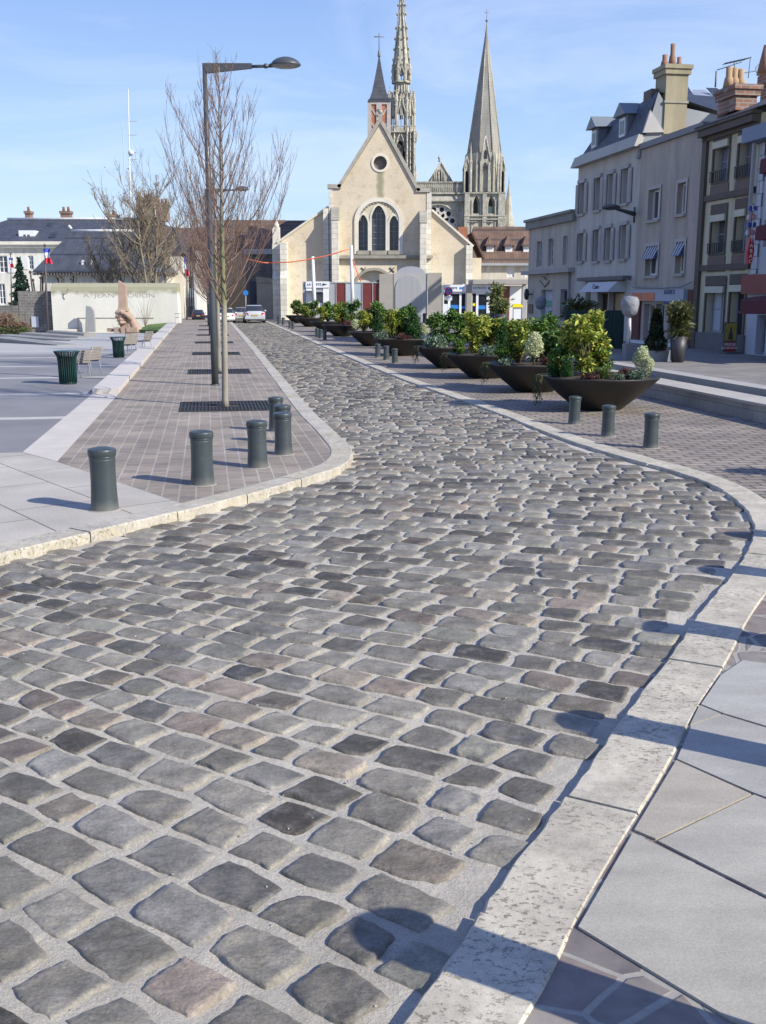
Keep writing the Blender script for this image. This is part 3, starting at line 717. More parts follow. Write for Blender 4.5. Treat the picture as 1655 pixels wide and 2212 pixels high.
for (a, z0, zt, hw), ar in zip(lans, arcs):
    m = MB(); o_ = arch(a, z0, zt-hw*1.5+.0, zt+.17, hw+.17); CH.wall(m, o_, [ar], .5, .07); k_ = len(o_)
    m.add([CH.pt(x_,z_,.07) for x_,z_ in o_] + [CH.pt(x_,z_,-.0) for x_,z_ in o_], [(i,(i+1)%k_,k_+(i+1)%k_,k_+i) for i in range(k_)])
    w = m.build('window', STONE, church); m = MB(); CH.poly(m, ar, -.5, -.46); m.build('pane', GL, w)
    m = MB(); nb_ = 2 if hw > .5 else 1
    for i in range(nb_):
        x_ = a - hw + 2*hw*(i+1)/(nb_+1); CH.box(m, x_-.02, x_+.02, z0, zt-.3, -.46, -.42)
    for i in range(1, 7): z_ = z0 + (zt-z0)*i/7.2; CH.box(m, a-hw+.01, a+hw-.01, z_-.015, z_+.015, -.46, -.41)
    m.build('glazing_bars', pm('pale_bars', (.33,.33,.34), .5, .1, 5, 0), w)
    m = MB(); CH.box(m, a-hw-.1, a+hw+.1, z0-.35, z0-.01, -.05, .2); m.build('sill', CAPST, w)
# string course, iron ties
zs_ = Z(820, 556)[1]; xs0 = Z(716.8, 557)[0]; xs1 = Z(935, 557)[0]
m = MB(); CH.box(m, xs0, xs1, zs_-.1, zs_+.16, -.02, .45); m.build('string_course', CAPST, church)
for px_, py_ in ((785.7,583),(847,583)):
    a, z = Z(px_, py_); m = MB()
    for s_ in (1,-1): m.tube([CH.pt(a-.2, z-.2*s_, .05), CH.pt(a+.2, z+.2*s_, .05)], .035, 5)
    m.build('iron_tie', pm('iron_dark', (.03,.03,.03), .6, .1, 5, 0), church)
# portal
m = MB(); po = arch(pa, gz, pz-phw*.85, pz+.22, phw+.22, pointed=False); CH.wall(m, po, [portal], .1, .12); m.build('portal_arch', CAPST, church)
m = MB(); CH.poly(m, portal, -.6, -.5); pr_ = m.build('portal_panel', STONE, church)
pi_ = arch(pa+.6, gz, pz-phw*.9-.5, pz-.75, phw*.55, pointed=False); m = MB(); CH.poly(m, pi_, -.5, -.42); m.build('door', pm('door_dark', (.06,.045,.03), .6, .2, 3), pr_)
# buttresses with stepped caps and quoin bands
QU = brickmat('quoin_blocks', (.68,.64,.54), (.58,.54,.46), (.42,.38,.31), .7, .42, .02, (0,0,0), axes='xz', var=.12)
def buttress(x0, x1, ytop, ycap, dep, bottom=gz):
    a0, a1 = Z(x0, 600)[0], Z(x1, 600)[0]; zt, zc = Z(x0, ytop)[1], Z(x0, ycap)[1]
    m = MB(); CH.box(m, a0, a1, bottom, zc, -.1, dep); CH.box(m, a0-.06, a1+.06, bottom, 1.0, -.1, dep+.25)
    b_ = m.build('buttress', QU, church); m = MB(); n = 5
    for i in range(n):
        f0, f1 = i/n, (i+1)/n
        q = [CH.pt(a0-.04,zc+(zt-zc)*f0+.002,-.05), CH.pt(a1+.04,zc+(zt-zc)*f0+.002,-.05), CH.pt(a1+.04,zc+(zt-zc)*f0+.002,(dep+.06)*(1-f0)), CH.pt(a0-.04,zc+(zt-zc)*f0+.002,(dep+.06)*(1-f0))]
        r_ = [CH.pt(a0-.04,zc+(zt-zc)*f1,-.05), CH.pt(a1+.04,zc+(zt-zc)*f1,-.05), CH.pt(a1+.04,zc+(zt-zc)*f1,(dep+.0)*(1-f1)+.02), CH.pt(a0-.04,zc+(zt-zc)*f1,(dep+.0)*(1-f1)+.02)]
        m.hexa(q + r_)
    m.build('buttress_cap', CAPST, b_)
buttress(718.5, 733.5, 447, 477, 1.0); buttress(906, 920, 455, 483, 1.15)
m = MB(); CH.box(m, wl[0]-.02, Z(718,500)[0]+.05, gz, wl[1]-.01, -.3, .05); m.build('quoins', QU, church)
m = MB(); CH.box(m, Z(921.5,500)[0], wr[0]+.25, gz, wr[1]-.01, -.3, .05); m.build('quoins', QU, church)
# side aisles
m = MB(); CH.wall(m, [(al0[0], gz), (wl[0]-.03, gz), (wl[0]-.03, al1[1]+.02), (al0[0], al0[1])], [], .2, -.35); CH.poly(m, [(al0[0]+.1, gz), (wl[0], gz), (wl[0], al1[1]-.3), (al0[0]+.1, al0[1]-.3)], -18, -.6)
m.build('aisle_wall', REND, church)
m = MB(); CH.wall(m, [(wr[0]+.26, gz), (ar0[0], gz), ar0, (wr[0]+.26, ar1[1])], [], .2, -.35); CH.poly(m, [(wr[0], gz), (ar0[0]-.1, gz), (ar0[0]-.1, ar0[1]-.3), (wr[0], ar1[1]-.3)], -18, -.6)
m.build('aisle_wall', REND, church)
m = MB(); slope(m, (al0[0]-.3, al0[1]-.2), (wl[0]-.03, al1[1]+.02), -.7, -.15, .16); m.build('aisle_coping', STONE, church)
m = MB(); slope(m, (ar0[0]+.4, ar0[1]-.35), (wr[0]+.26, ar1[1]), -.7, -.15, .16); m.build('aisle_coping', STONE, church)
m = MB(); slope(m, (al0[0]-.2, al0[1]-.15), (wl[0], al1[1]), -18, -.7, .1); slope(m, (ar0[0]+.3, ar0[1]-.3), (wr[0]+.2, ar1[1]), -18, -.7, .1); m.build('aisle_roof', TILE, church)
for x0, x1, yt, o in ((608, 622, 524, 0.6), (589, 606, 527, -.3), (1006, 1019.5, 530, .1), (700, 711, 450, .0)):
    m = MB(); a0, a1, zt = Z(x0,600)[0], Z(x1,600)[0], Z(x0,yt)[1]; z2 = zt*.55
    CH.box(m, a0, a1, gz, z2, -.5, o+.5); CH.hexa if 0 else None
    q = [CH.pt(a0,z2,-.5), CH.pt(a1,z2,-.5), CH.pt(a1,z2,o+.5), CH.pt(a0,z2,o+.5), CH.pt(a0,z2+.5,-.5), CH.pt(a1,z2+.5,-.5), CH.pt(a1,z2+.5,o+.15), CH.pt(a0,z2+.5,o+.15)]; m.hexa(q)
    CH.box(m, a0, a1, z2+.5, zt, -.5, o+.15); m.build('corner_buttress', QU, church)
m = MB(); a0, a1 = Z(1019.6,560)[0], Z(1043,560)[0]; zz = Z(1030,556)[1]
CH.box(m, a0, a1, gz, zz, -6, -1.2); m.build('side_bay', REND, church); m = MB(); slope(m, (a1+.2, zz-.1), (a0, Z(1019,500)[1]), -6, -1.2, .15); m.build('side_roof', TILE, church)
m = MB(); a, z = Z(595.5, 500); CH.box(m, a-.3, a+.3, Z(590,527)[1], Z(590,490)[1], -.9, -.3); q = Z(590,472)[1]
m.lathe([(.35, 0), (.3, .25), (.12,.5), (.06,.9)], tuple(CH.pt(a, Z(590,490)[1], -.6)), 4, rot=PI/4); m.build('pinnacle', STONE, church)
# bell turret standing behind the gable
BT = Fac((0, 94, 0), (1,0,0))
bt_ = thing('bell_turret', 'small red panelled bell turret with slate spire and iron cross behind the gable', 'turret', (BT.sz(818,300)[0], 96, BT.sz(818,330)[1]))
e0, e1 = BT.sz(793.3,217)[0], BT.sz(845,217)[0]; ez = BT.sz(818,217)[1]; bx = (e0+e1)/2; hw = (BT.sz(840,250)[0]-BT.sz(798.2,250)[0])/2; zt = BT.sz(818,109)[1]
zb = BT.sz(818,345)[1]; cy = 94 + hw
m = MB(); m.box(bx-hw, bx+hw, cy-hw, cy+hw, zb, ez-.1); m.build('body', pm('turret_orange', (.38,.15,.08), .8, .25, 2, .2), bt_)
m = MB(); g = .1
for sx1 in (-1, 1):
    m.box(bx+sx1*hw-.17, bx+sx1*hw+.17, cy-hw-.08, cy-hw+.2, zb, ez-.12); m.box(bx+sx1*hw-.17, bx+sx1*hw+.17, cy+hw-.2, cy+hw+.08, zb, ez-.12)
for k in range(4):
    z0 = zb + (ez-zb)*(k/4)
    for s_ in (-1, 1):
        m.hexa([(bx+s_*.18,cy-hw-.05,z0),(bx+s_*.36,cy-hw-.05,z0),(bx+s_*.36,cy-hw,z0),(bx+s_*.18,cy-hw,z0),(bx+s_*(hw-.12),cy-hw-.05,z0+.75),(bx+s_*(hw+.02),cy-hw-.05,z0+.85),(bx+s_*(hw+.02),cy-hw,z0+.85),(bx+s_*(hw-.12),cy-hw,z0+.75)])
m.box(bx-.24, bx+.24, cy-hw-.1, cy-hw-.01, zb, ez-.15); m.box(bx-hw, bx+hw, cy-hw-.09, cy-hw-.01, ez-.32, ez-.11)
m.build('timber_frame', pm('pale_timber', (.42,.38,.35), .8, .15, 3), bt_)
m = MB()
for k in range(9): z0 = zb + .4 + k*.45; m.box(bx-.15, bx+.15, cy-hw-.14, cy-hw-.09, z0, z0+.16)
m.build('louvres', LEAD, bt_)
m = MB(); h = zt-ez; w0 = (e1-e0)/2*1.0
m.lathe([(w0*1.35, 0), (w0*1.35, .12), (w0*1.12, h*.07), (w0*.84, h*.22), (w0*.56, h*.46), (w0*.26, h*.74), (w0*.09, h*.93), (.03, h)], (bx, cy, ez-.12), 4, rot=PI/4, smooth=False); m.build('spire', SLATE, bt_)
m = MB(); zc = BT.sz(818,66)[1]; zr = BT.sz(818,74.3)[1]; m.tube([(bx,cy,zt-.3),(bx,cy,zc)], .045, 5); m.tube([(bx-.45,cy,zr),(bx+.45,cy,zr)], .04, 5); m.lathe([(.1,-.1),(.14,0),(.1,.35),(.04,.5)], (bx,cy,zt-.25), 6)
m.build('cross', LEAD, bt_)
# ------------------------------------------------------------------ cathedral, far behind
CY = 480.0; CA = Fac((0, CY, 0), (1,0,0)); k_ = CY/F*1.022
t_ = NT('cathedral_stone'); cc = t_.mix(t_.ramp(t_.noise(.22, 8, rough=.65), [(.3, 0.), (.7, 1.)]), (.30,.28,.225), (.52,.49,.40))
cc = t_.mix(1., cc, t_.ramp(t_.noise(1.6, 6, t_.co(sc=(1,1,.35)), .7), [(.3, .65), (.7, 1.25)]), 'MULTIPLY'); CST = t_.done(cc, .9, t_.bump(t_.noise(1.2, 8, rough=.7), .7, .35))
t_ = NT('spire_scales'); br_ = t_.n('ShaderNodeTexNoise'); cc = t_.mix(t_.ramp(t_.noise(.35, 7, t_.co(sc=(1,1,.3)), .65), [(.3, 0.), (.7, 1.)]), (.20,.19,.165), (.33,.31,.27)); t_.t.nodes.remove(br_)
sxx = t_.n('ShaderNodeSeparateXYZ'); t_.l(t_.co(), sxx.inputs[0]); wv = t_.math('FRACT', t_.math('MULTIPLY', sxx.outputs[2], .8)); CSP = t_.done(t_.mix(1., cc, t_.ramp(wv, [(0, .8), (.3, 1.05)]), 'MULTIPLY'), .9, t_.bump(t_.math('ADD', wv, t_.noise(2, 4)), .5, .15))
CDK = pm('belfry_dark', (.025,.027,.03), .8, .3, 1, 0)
GREENC = pm('copper_green', (.22,.35,.30), .6, .2, .5, .1)
def cz(x, y): return CA.sz(*c4(x, y))
south = thing('cathedral_tower', 'tall plain stone cathedral spire on an octagonal stage, right of the church gable', 'cathedral tower', (cz(1232,1500)[0], CY+8, 0))
cx = cz(1232, 0)[0]; U = cz(1101,1000)[0]-cz(1000,1000)[0]; U /= 101.0   # metres per crop pixel
yc = CY + 8.5
def octa(mb, x0w, z0, z1, x1w=None, cx=cx, yc=yc, n=8, rot=PI/8, mi=0): mb.lathe([(x0w/math.cos(PI/8)*.98, z0), ((x1w if x1w is not None else x0w)/math.cos(PI/8)*.98, z1)], (cx, yc, 0), n, mi, False, rot)
zS = {y: cz(1232, y)[1] for y in (35,130,200,700,1250,1340,1420,1500,1700,1980,1190,1560)}
m = MB(); m.lathe([(17.5/2*1.03*0+ (1372-1080)/2*U/math.cos(PI/8), zS[1340]), ((1300-1172)/2*U/math.cos(PI/8), zS[700]), (6*U, zS[200]), (3*U, zS[130])], (cx, yc, 0), 8, 0, False, PI/8)
sp = m.build('spire', CSP, south)
m = MB()
for k in range(8):
    a = PI/8 + k*PI/4; r_ = (1372-1080)/2*U/math.cos(PI/8); r2 = (1300-1172)/2*U/math.cos(PI/8)
    m.tube([(cx+r_*math.cos(a), yc+r_*math.sin(a), zS[1340]), (cx+r2*math.cos(a), yc+r2*math.sin(a), zS[700]), (cx, yc, zS[200])], [.35,.3,.15], 5)
m.build('spire_rib', CST, sp)
m = MB(); m.tube([(cx,yc,zS[200]),(cx,yc,zS[35])], .12, 5); m.tube([(cx-1.1,yc,cz(0,65)[1]),(cx+1.1,yc,cz(0,65)[1])], .1, 5); m.ball((cx,yc,zS[130]-.3), .6, 0, 6, 4); m.build('cross', LEAD, south)
m = MB(); octa(m, (1390-1050)/2*U, zS[1700], zS[1340]); m.build('octagon_stage', CST, south)
# gabled openings of the octagon and corner pinnacle turrets
def gabled(mb, md, x, w, y0, y1, yg, out, cy_):
    fc = Fac((0, cy_, 0), (1,0,0)); a = cz(x,0)[0]; hw = w/2*U; z0, z1, zg = cz(x,y0)[1], cz(x,y1)[1], cz(x,yg)[1]
    op = arch(a, z0, z1-hw*1.1, z1, hw*.55); fc.wall(mb, [(a-hw, z0), (a+hw, z0), (a+hw, z1+.2), (a, zg), (a-hw, z1+.2)], [op], 1.2, out)
    fc.poly(mb, [(a-hw,z0),(a-hw*.62,z0),(a-hw*.62,z1),(a-hw,z1)], out-1.5, out+.25); fc.poly(mb, [(a+hw*.62,z0),(a+hw,z0),(a+hw,z1),(a+hw*.62,z1)], out-1.5, out+.25)
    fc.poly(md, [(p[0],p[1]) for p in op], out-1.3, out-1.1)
    for s_ in (-1,1): mb.tube([fc.pt(a+s_*hw*1.05, z1, out+.1), fc.pt(a, zg+.6, out+.1)], .3, 5)
m = MB(); md = MB(); yf = CY
gabled(m, md, 1225, 90, 1690, 1430, 1200, .9, yf); 
fz = Fac((0, yf, 0), (1,0,0))
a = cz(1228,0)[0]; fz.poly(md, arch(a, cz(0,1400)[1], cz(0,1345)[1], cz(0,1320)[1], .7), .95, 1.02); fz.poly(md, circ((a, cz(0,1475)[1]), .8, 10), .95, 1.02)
gabled(m, md, 1062, 66, 1690, 1500, 1380, .2, yf+2); gabled(m, md, 1392, 44, 1690, 1500, 1390, .2, yf+2)
for x, w, yt, yb in ((1095,26,1250,1690),(1150,20,1330,1690),(1185,16,1480,1690),(1270,18,1480,1690),(1305,22,1320,1690),(1345,22,1290,1690),(1368,18,1300,1690),(1040,14,1400,1690),(1405,14,1440,1690)):
    a = cz(x,0)[0]; r_ = w/2*U; zt_, zb_ = cz(0,yt)[1], cz(0,yb)[1]; cc_ = (a, yf-.3, 0); zm = zt_-(zt_-zb_)*.42
    m.lathe([(r_*1.2, zb_), (r_, zb_+1), (r_, zm), (r_*1.25, zm+.2), (r_*.8, zm+1.5), (.06, zt_)], cc_, 6, 0, False)
m.build('gabled_openings', CST, south); md.build('openings_dark', CDK, south)
m = MB(); md = MB(); a0, a1 = cz(1045,0)[0], cz(1415,0)[0]; z0, z1 = -1, cz(0,1700)[1]
ops = []
for x, w in ((1155, 60), (1292, 58)):
    a = cz(x,0)[0]; ops.append(arch(a, cz(0,1880)[1], cz(0,1790)[1], cz(0,1725)[1], w/2*U))
fz.wall(m, [(a0,z0),(a1,z0),(a1,z1),(a0,z1)], ops, 1.8, 0); m.box(a0+.05, a1-.05, yf+2.2, yf+16, z0, z1-.05)
m.add([fz.pt(a0,z0,0), fz.pt(a0,z1,0), fz.pt(a0,z1,-3), fz.pt(a0,z0,-3), fz.pt(a1,z0,0), fz.pt(a1,z1,0), fz.pt(a1,z1,-3), fz.pt(a1,z0,-3), ], [(0,1,2,3),(4,5,6,7)])
for x, w, yt in ((1068,44,1705),(1228,36,1705),(1385,62,1705),(1115,12,1760),(1195,12,1760),(1255,10,1760),(1330,12,1760)):
    a = cz(x,0)[0]; fz.box(m, a-w/2*U, a+w/2*U, z0, cz(0,yt)[1], -.5, 1.0 if w > 20 else .4)
for yy in (1700, 1900, 1930): zz = cz(0,yy)[1]; fz.box(m, a0-.2, a1+.2, zz-.25, zz+.25, -.3, 1.15)
for x in (1115, 1265):
    for k in range(7): a = cz(x-38+k*13,0)[0]; zz = cz(0,1945)[1]; fz.box(m, a-.2, a+.2, zz-.6, zz-.2, 0, 1.2)
m.build('belfry_stage', CST, south)
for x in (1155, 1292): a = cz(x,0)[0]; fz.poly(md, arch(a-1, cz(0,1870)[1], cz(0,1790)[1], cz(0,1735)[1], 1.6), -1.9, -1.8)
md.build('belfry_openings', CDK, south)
m = MB(); a = cz(1285,0)[0]; fz.box(m, a-.8, a+.8, cz(0,1880)[1], cz(0,1815)[1], -1.8, -1.5); m.build('bell_frame', GREENC, south)
def pinn(root, mat, x, w, yt, yb, y=CY, nm='pinnacle', n=8, crock=0, base=None):
    m = MB(); a = cz(x,0)[0]; zt_, zb_ = cz(0,yt)[1], cz(0,yb)[1]; r_ = w/2*U
    m.lathe([(r_, zb_ if base is None else base), (r_, zb_+(zt_-zb_)*.3), (r_*1.15, zb_+(zt_-zb_)*.32), (r_*.6, zb_+(zt_-zb_)*.6), (.05, zt_)], (a, y, 0), n, 0, False)
    if crock:
        for k in range(crock): f = .35+.6*k/crock; m.ball((a+(r_*(1-f))*(1 if k%2 else -1), y-.2, zb_+(zt_-zb_)*f), .28, 0, 4, 3)
    return m.build(nm, mat, root)
side = thing('corner_pinnacle', 'slim stone pinnacle standing to the right of the plain cathedral spire', 'pinnacle', (cz(1470,0)[0], CY+6, 0))
m = MB(); a = cz(1462,0)[0]; zt_ = cz(0,1590)[1]; z2 = cz(0,1790)[1]
m.lathe([(62*U, -1), (62*U, cz(0,1985)[1]), (36*U, cz(0,1880)[1]), (30*U, z2), (.1, zt_)], (a, CY+6, 0), 8, 0, False); m.build('shaft', CST, side)
m = MB(); m.tube([(a,CY+6,zt_-.5),(a,CY+6,cz(0,1545)[1])], .2, 5); m.lathe([(.3, cz(0,1720)[1]), (.2, cz(0,1640)[1]), (.05, cz(0,1605)[1])], (cz(1415,0)[0], CY+4, 0), 5); m.build('finial', CST, side)
# middle part with rose window, gallery of kings, gable
mid = thing('cathedral', 'cathedral west front with rose window, arcaded gallery and pointed gable between the towers', 'cathedral', (cz(860,0)[0], CY+3, 0))
fm_ = Fac((0, CY+3, 0), (1,0,0)); a0, a1 = cz(580,0)[0], cz(1046,0)[0]; rc_ = (cz(805,0)[0], cz(0,1975)[1]); rr_ = 172*U
m = MB(); fm_.wall(m, [(a0,-1),(a1,-1),(a1,cz(0,1700)[1]),(a0,cz(0,1700)[1])], [circ(rc_, rr_, 36)], 1.2)
fm_.box(m, a0, a1, cz(0,1765)[1]-.2, cz(0,1765)[1]+.3, -.2, 1.3); fm_.box(m, a0, a1, cz(0,1700)[1]-.2, cz(0,1700)[1]+.25, -.5, 1.3)
fm_.box(m, cz(978,0)[0], cz(990,0)[0], -1, cz(0,1785)[1], 0, .6)
# sloped ledge
q = [fm_.pt(a0,cz(0,1760)[1],0), fm_.pt(a1,cz(0,1760)[1],0), fm_.pt(a1,cz(0,1760)[1],1.1), fm_.pt(a0,cz(0,1760)[1],1.1), fm_.pt(a0,cz(0,1705)[1],0), fm_.pt(a1,cz(0,1705)[1],0), fm_.pt(a1,cz(0,1705)[1],.2), fm_.pt(a0,cz(0,1705)[1],.2)]; m.hexa(q)
m.build('wall', CST, mid)
m = MB(); holes = []
for k in range(12):
    an = PI/12 + k*PI/6; holes.append(circ((rc_[0]+rr_*.80*math.cos(an), rc_[1]+rr_*.80*math.sin(an)), rr_*.13, 10))
    an2 = k*PI/6
    c_ = (rc_[0]+rr_*.50*math.cos(an2), rc_[1]+rr_*.50*math.sin(an2)); holes.append([(c_[0]+rr_*(.16*math.cos(q)*math.cos(an2)-.085*math.sin(q)*math.sin(an2)), c_[1]+rr_*(.16*math.cos(q)*math.sin(an2)+.085*math.sin(q)*math.cos(an2))) for q in [2*PI*i/10 for i in range(10)]])
    an3 = k*PI/6; holes.append(circ((rc_[0]+rr_*.93*math.cos(an3), rc_[1]+rr_*.93*math.sin(an3)), rr_*.035, 6))
fm_.wall(m, circ(rc_, rr_-.02, 36), holes, .7, -.5); ro_ = m.build('rose_tracery', pm('tracery_pale', (.50,.47,.42), .9, .15, .5, .2, 3, .1), mid)
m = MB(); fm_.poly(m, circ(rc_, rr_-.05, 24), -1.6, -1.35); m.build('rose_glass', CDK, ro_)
m = MB(); n = 40
for i in range(36): 
    an = 2*PI*i/36; an2 = 2*PI*(i+1)/36
    m.tube([fm_.pt(rc_[0]+(rr_+.3)*math.cos(an), rc_[1]+(rr_+.3)*math.sin(an), .2), fm_.pt(rc_[0]+(rr_+.3)*math.cos(an2), rc_[1]+(rr_+.3)*math.sin(an2), .2)], .35, 5, cap=False)
m.build('rose_surround', CST, mid)
m = MB(); md = MB(); zt_, zb_ = cz(0,1600)[1], cz(0,1697)[1]; n = 22; g0, g1 = cz(605,0)[0], cz(1030,0)[0]
fm_.box(m, g0, g1, zt_-.35, zt_+.1, .2, 1.0); fm_.box(m, g0, g1, zb_-.1, zb_+.35, .0, 1.2); fm_.box(m, g0, g1, zt_+.1, zt_+.35, .1, 1.15)
for i in range(n+1):
    a = g0 + (g1-g0)*i/n; fm_.box(m, a-.16, a+.16, zb_+.3, zt_-.3, .3, .9)
    if i < n:
        a2 = a + (g1-g0)/n/2; m.lathe([(.45, zb_+.4), (.38, zb_+2.0), (.5, zb_+3.2), (.28, zb_+3.6), (.3, zb_+4), (.05, zb_+4.3)], tuple(fm_.pt(a2, 0, .4)), 6)
        fm_.poly(m, [(a, zt_-1.4), (a+(g1-g0)/n, zt_-1.4), (a+(g1-g0)/n, zt_-.3), (a, zt_-.3)], .62, .7) if i % 1 == 5 else None
        for s_ in (0, 1): m.tube([fm_.pt(a + s_*(g1-g0)/n, zt_-1.7, .6), fm_.pt(a2, zt_-.6, .6)], .14, 4)
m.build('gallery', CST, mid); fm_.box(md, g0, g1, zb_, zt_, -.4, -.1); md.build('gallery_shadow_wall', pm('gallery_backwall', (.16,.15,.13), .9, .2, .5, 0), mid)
m = MB(); gp = [cz(705,1597), cz(920,1597), cz(815,1412)]; nic = arch(cz(812,0)[0], cz(0,1588)[1], cz(0,1520)[1], cz(0,1485)[1], 17*U); fm_.wall(m, gp, [nic], .8, -2.2)
for p, q in ((0,2),(1,2)): m.tube([fm_.pt(*gp[p], -2.1), fm_.pt(*gp[q], -2.1)], .35, 5)
m.tube([fm_.pt(cz(815,0)[0], cz(0,1412)[1], -2.2), fm_.pt(cz(815,0)[0], cz(0,1350)[1], -2.2)], [.5,.2], 5); m.ball(tuple(fm_.pt(cz(815,0)[0], cz(0,1375)[1], -2.2)), .7, 0, 6, 5)
for x, yt in ((775,1500),(860,1500),(790,1480),(838,1475)): a = cz(x,0)[0]; m.tube([fm_.pt(a, cz(0,1597)[1], -1.9), fm_.pt(a, cz(0,yt)[1], -1.9)], [.45,.1], 5)
m.ball(tuple(fm_.pt(cz(812,0)[0], cz(0,1535)[1], -2.4)), 1.0, 0, 6, 5, .5, .5, 1.3); m.lathe([(.9,0),(.6,2.5),(.4,4.5)], tuple(fm_.pt(cz(812,0)[0], cz(0,1590)[1], -2.5)), 6)
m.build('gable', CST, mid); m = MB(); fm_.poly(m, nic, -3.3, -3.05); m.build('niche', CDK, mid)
m = MB(); fm_.poly(m, [cz(690,1597), cz(935,1597), (cz(815,0)[0], cz(0,1430)[1])], -70, -6); m.build('roof', GREENC, mid)
# north tower, ornate
north = thing('cathedral_tower', 'ornate openwork gothic cathedral spire rising behind the bell turret', 'cathedral tower', (cz(466,0)[0], CY+8, 0))
nx = cz(466,0)[0]; ny = CY + 8
m = MB(); zz = [cz(0,y)[1] for y in (560, 80, -260)]
m.lathe([((525-385)/2*U*1.04, zz[0]), ((480-438)/2*U*1.04, zz[1]), (.25, zz[2])], (nx, ny, 0), 8, 0, False, PI/8); spn = m.build('spire', CST, north)
m = MB()
for k in range(8):
    an = PI/8 + k*PI/4; r0_ = (525-385)/2*U*1.06; L0 = Vector((nx+r0_*math.cos(an), ny+r0_*math.sin(an), zz[0])); L1 = Vector((nx, ny, zz[2])); m.tube([L0, L1], [.3,.15], 4)
    for y in (490, 395, 300, 205, 80, 0, -60, -120):
        f = (560-y)/(560+260); p = L0.lerp(L1, f); m.ball(tuple(p + Vector((math.cos(an), math.sin(an), .2))*.55), .5, 0, 5, 3)
m.build('crockets', CST, spn)
def stage(name, r, y0, y1, ow, nop=8, thick=1.2, gh=0, pin=0, pinh=3):
    m = MB(); z0, z1 = cz(0,y0)[1], cz(0,y1)[1]
    for k in range(8):
        am = k*PI/4; half = r*math.tan(PI/8); c_ = Vector((nx + r*math.cos(am), ny + r*math.sin(am), 0)); d_ = Vector((-math.sin(am), math.cos(am), 0))
        fc = Fac(c_, d_); h = z1-z0
        if ow > 0:
            op = arch(0, z0+h*.12, z0+h*.62, z0+h*.86, half*ow); fc.wall(m, [(-half,z0),(half,z0),(half,z1),(-half,z1)], [op], .9)
            fc.box(m, -.14, .14, z0+h*.1, z0+h*.7, -.5, -.2); fc.poly(m, [(-half*ow*.7, z0+h*.66), (0, z0+h*.83), (half*ow*.7, z0+h*.66), (0, z0+h*.58)], -.5, -.3)
        if gh: 
            for s_ in (-1,1): m.tube([fc.pt(s_*half*.85, z0+h*.55, .35), fc.pt(s_*half*.45, z0+h*.8, .45), fc.pt(0, z1+gh, .4)], [.32,.28,.12], 4)
            m.ball(tuple(fc.pt(0, z1+gh, .4)), .5, 0, 5, 3)
        an = PI/8 + k*PI/4; rr2 = r/math.cos(PI/8); e = Vector((math.cos(an), math.sin(an), 0)); b = Vector((nx, ny, 0)) + e*(rr2+.15)
        m.lathe([(.75, z0), (.6, z1-1), (.8, z1), (.5, z1+pinh*.35), (.05, z1+pinh)], tuple(b), 5, 0, False)
        for q in range(4): m.ball((b.x+.5*(-1)**q, b.y-.2, z0 + h*(q+.7)/4.4), .42, 0, 4, 3)
    m.lathe([(r/math.cos(PI/8)+.5, z0-.2), (r/math.cos(PI/8)+.5, z0+.5)], (nx,ny,0), 8, 0, False, PI/8); m.lathe([(r/math.cos(PI/8)+.3, z1-.4), (r/math.cos(PI/8)+.3, z1+.1)], (nx,ny,0), 8, 0, False, PI/8)
    return m.build(name, CST, north)
stage('lantern', (522-380)/2*U, 700, 575, .62, gh=1.5, pinh=3)
# crown of pinnacles and flyers between lantern and octagon
m = MB(); zA = cz(0,700)[1]; zB = cz(0,880)[1]
m.lathe([(60*U, zB-4), (60*U, zB), (58*U, zA)], (nx,ny,0), 8, 0, False, PI/8)
for k in range(16):
    an = k*PI/8; e = Vector((math.cos(an), math.sin(an), 0)); r1 = (112 if k%2 else 100)*U; b = Vector((nx,ny,0)) + e*r1; zt_ = cz(0, 735 if k%2 else 790)[1]
    m.lathe([(.8, zB-6), (.65, zB), (.85, zB+.5), (.4, zB+(zt_-zB)*.5), (.05, zt_)], tuple(b), 5, 0, False)
    for q in range(5): m.ball((b.x+.5*(-1)**q, b.y, zB-3 + q*1.9), .4, 0, 4, 3)
    m.tube([b + Vector((0,0,zB+1)), b*.6 + Vector((nx,ny,0))*.4 + Vector((0,0,zB+4.5)), Vector((nx,ny,0)) + e*60*U + Vector((0,0,zA-1))], [.35,.35,.3], 4)
m.build('crown', CST, north)
stage('octagon', (575-355)/2*U, 1150, 870, .56, gh=3.2, pin=1, pinh=4.5)
m = MB(); z0 = cz(0,1160)[1]; a0, a1 = cz(345,0)[0], cz(588,0)[0]; fz2 = Fac((0, CY, 0), (1,0,0))
op = arch(cz(455,0)[0], cz(0,1500)[1], cz(0,1320)[1], cz(0,1235)[1], 44*U); fz2.wall(m, [(a0,-1),(a1,-1),(a1,z0),(a0,z0)], [op], 2.0)
m.box(a0+.05, a1-.05, CY+3.2, CY+16, -1, z0-.1); m.add([fz2.pt(a1,-1,0), fz2.pt(a1,z0,0), fz2.pt(a1,z0,-4), fz2.pt(a1,-1,-4), fz2.pt(a0,-1,0), fz2.pt(a0,z0,0), fz2.pt(a0,z0,-4), fz2.pt(a0,-1,-4)], [(0,1,2,3),(4,5,6,7)])
for x, w, o in ((355,26,1.2),(400,14,.8),(515,22,1.3),(545,14,.9),(578,26,1.4)):
    a = cz(x,0)[0]; fz2.box(m, a-w/2*U, a+w/2*U, -1, z0, -.5, o)
    for q in range(7): m.lathe([(.5,0),(.35,1),(.03,3)], tuple(fz2.pt(a, cz(0,1550)[1]+q*2.9 if w > 16 else cz(0,1500)[1]+q*2.7, o+.3)), 4, 0, False)
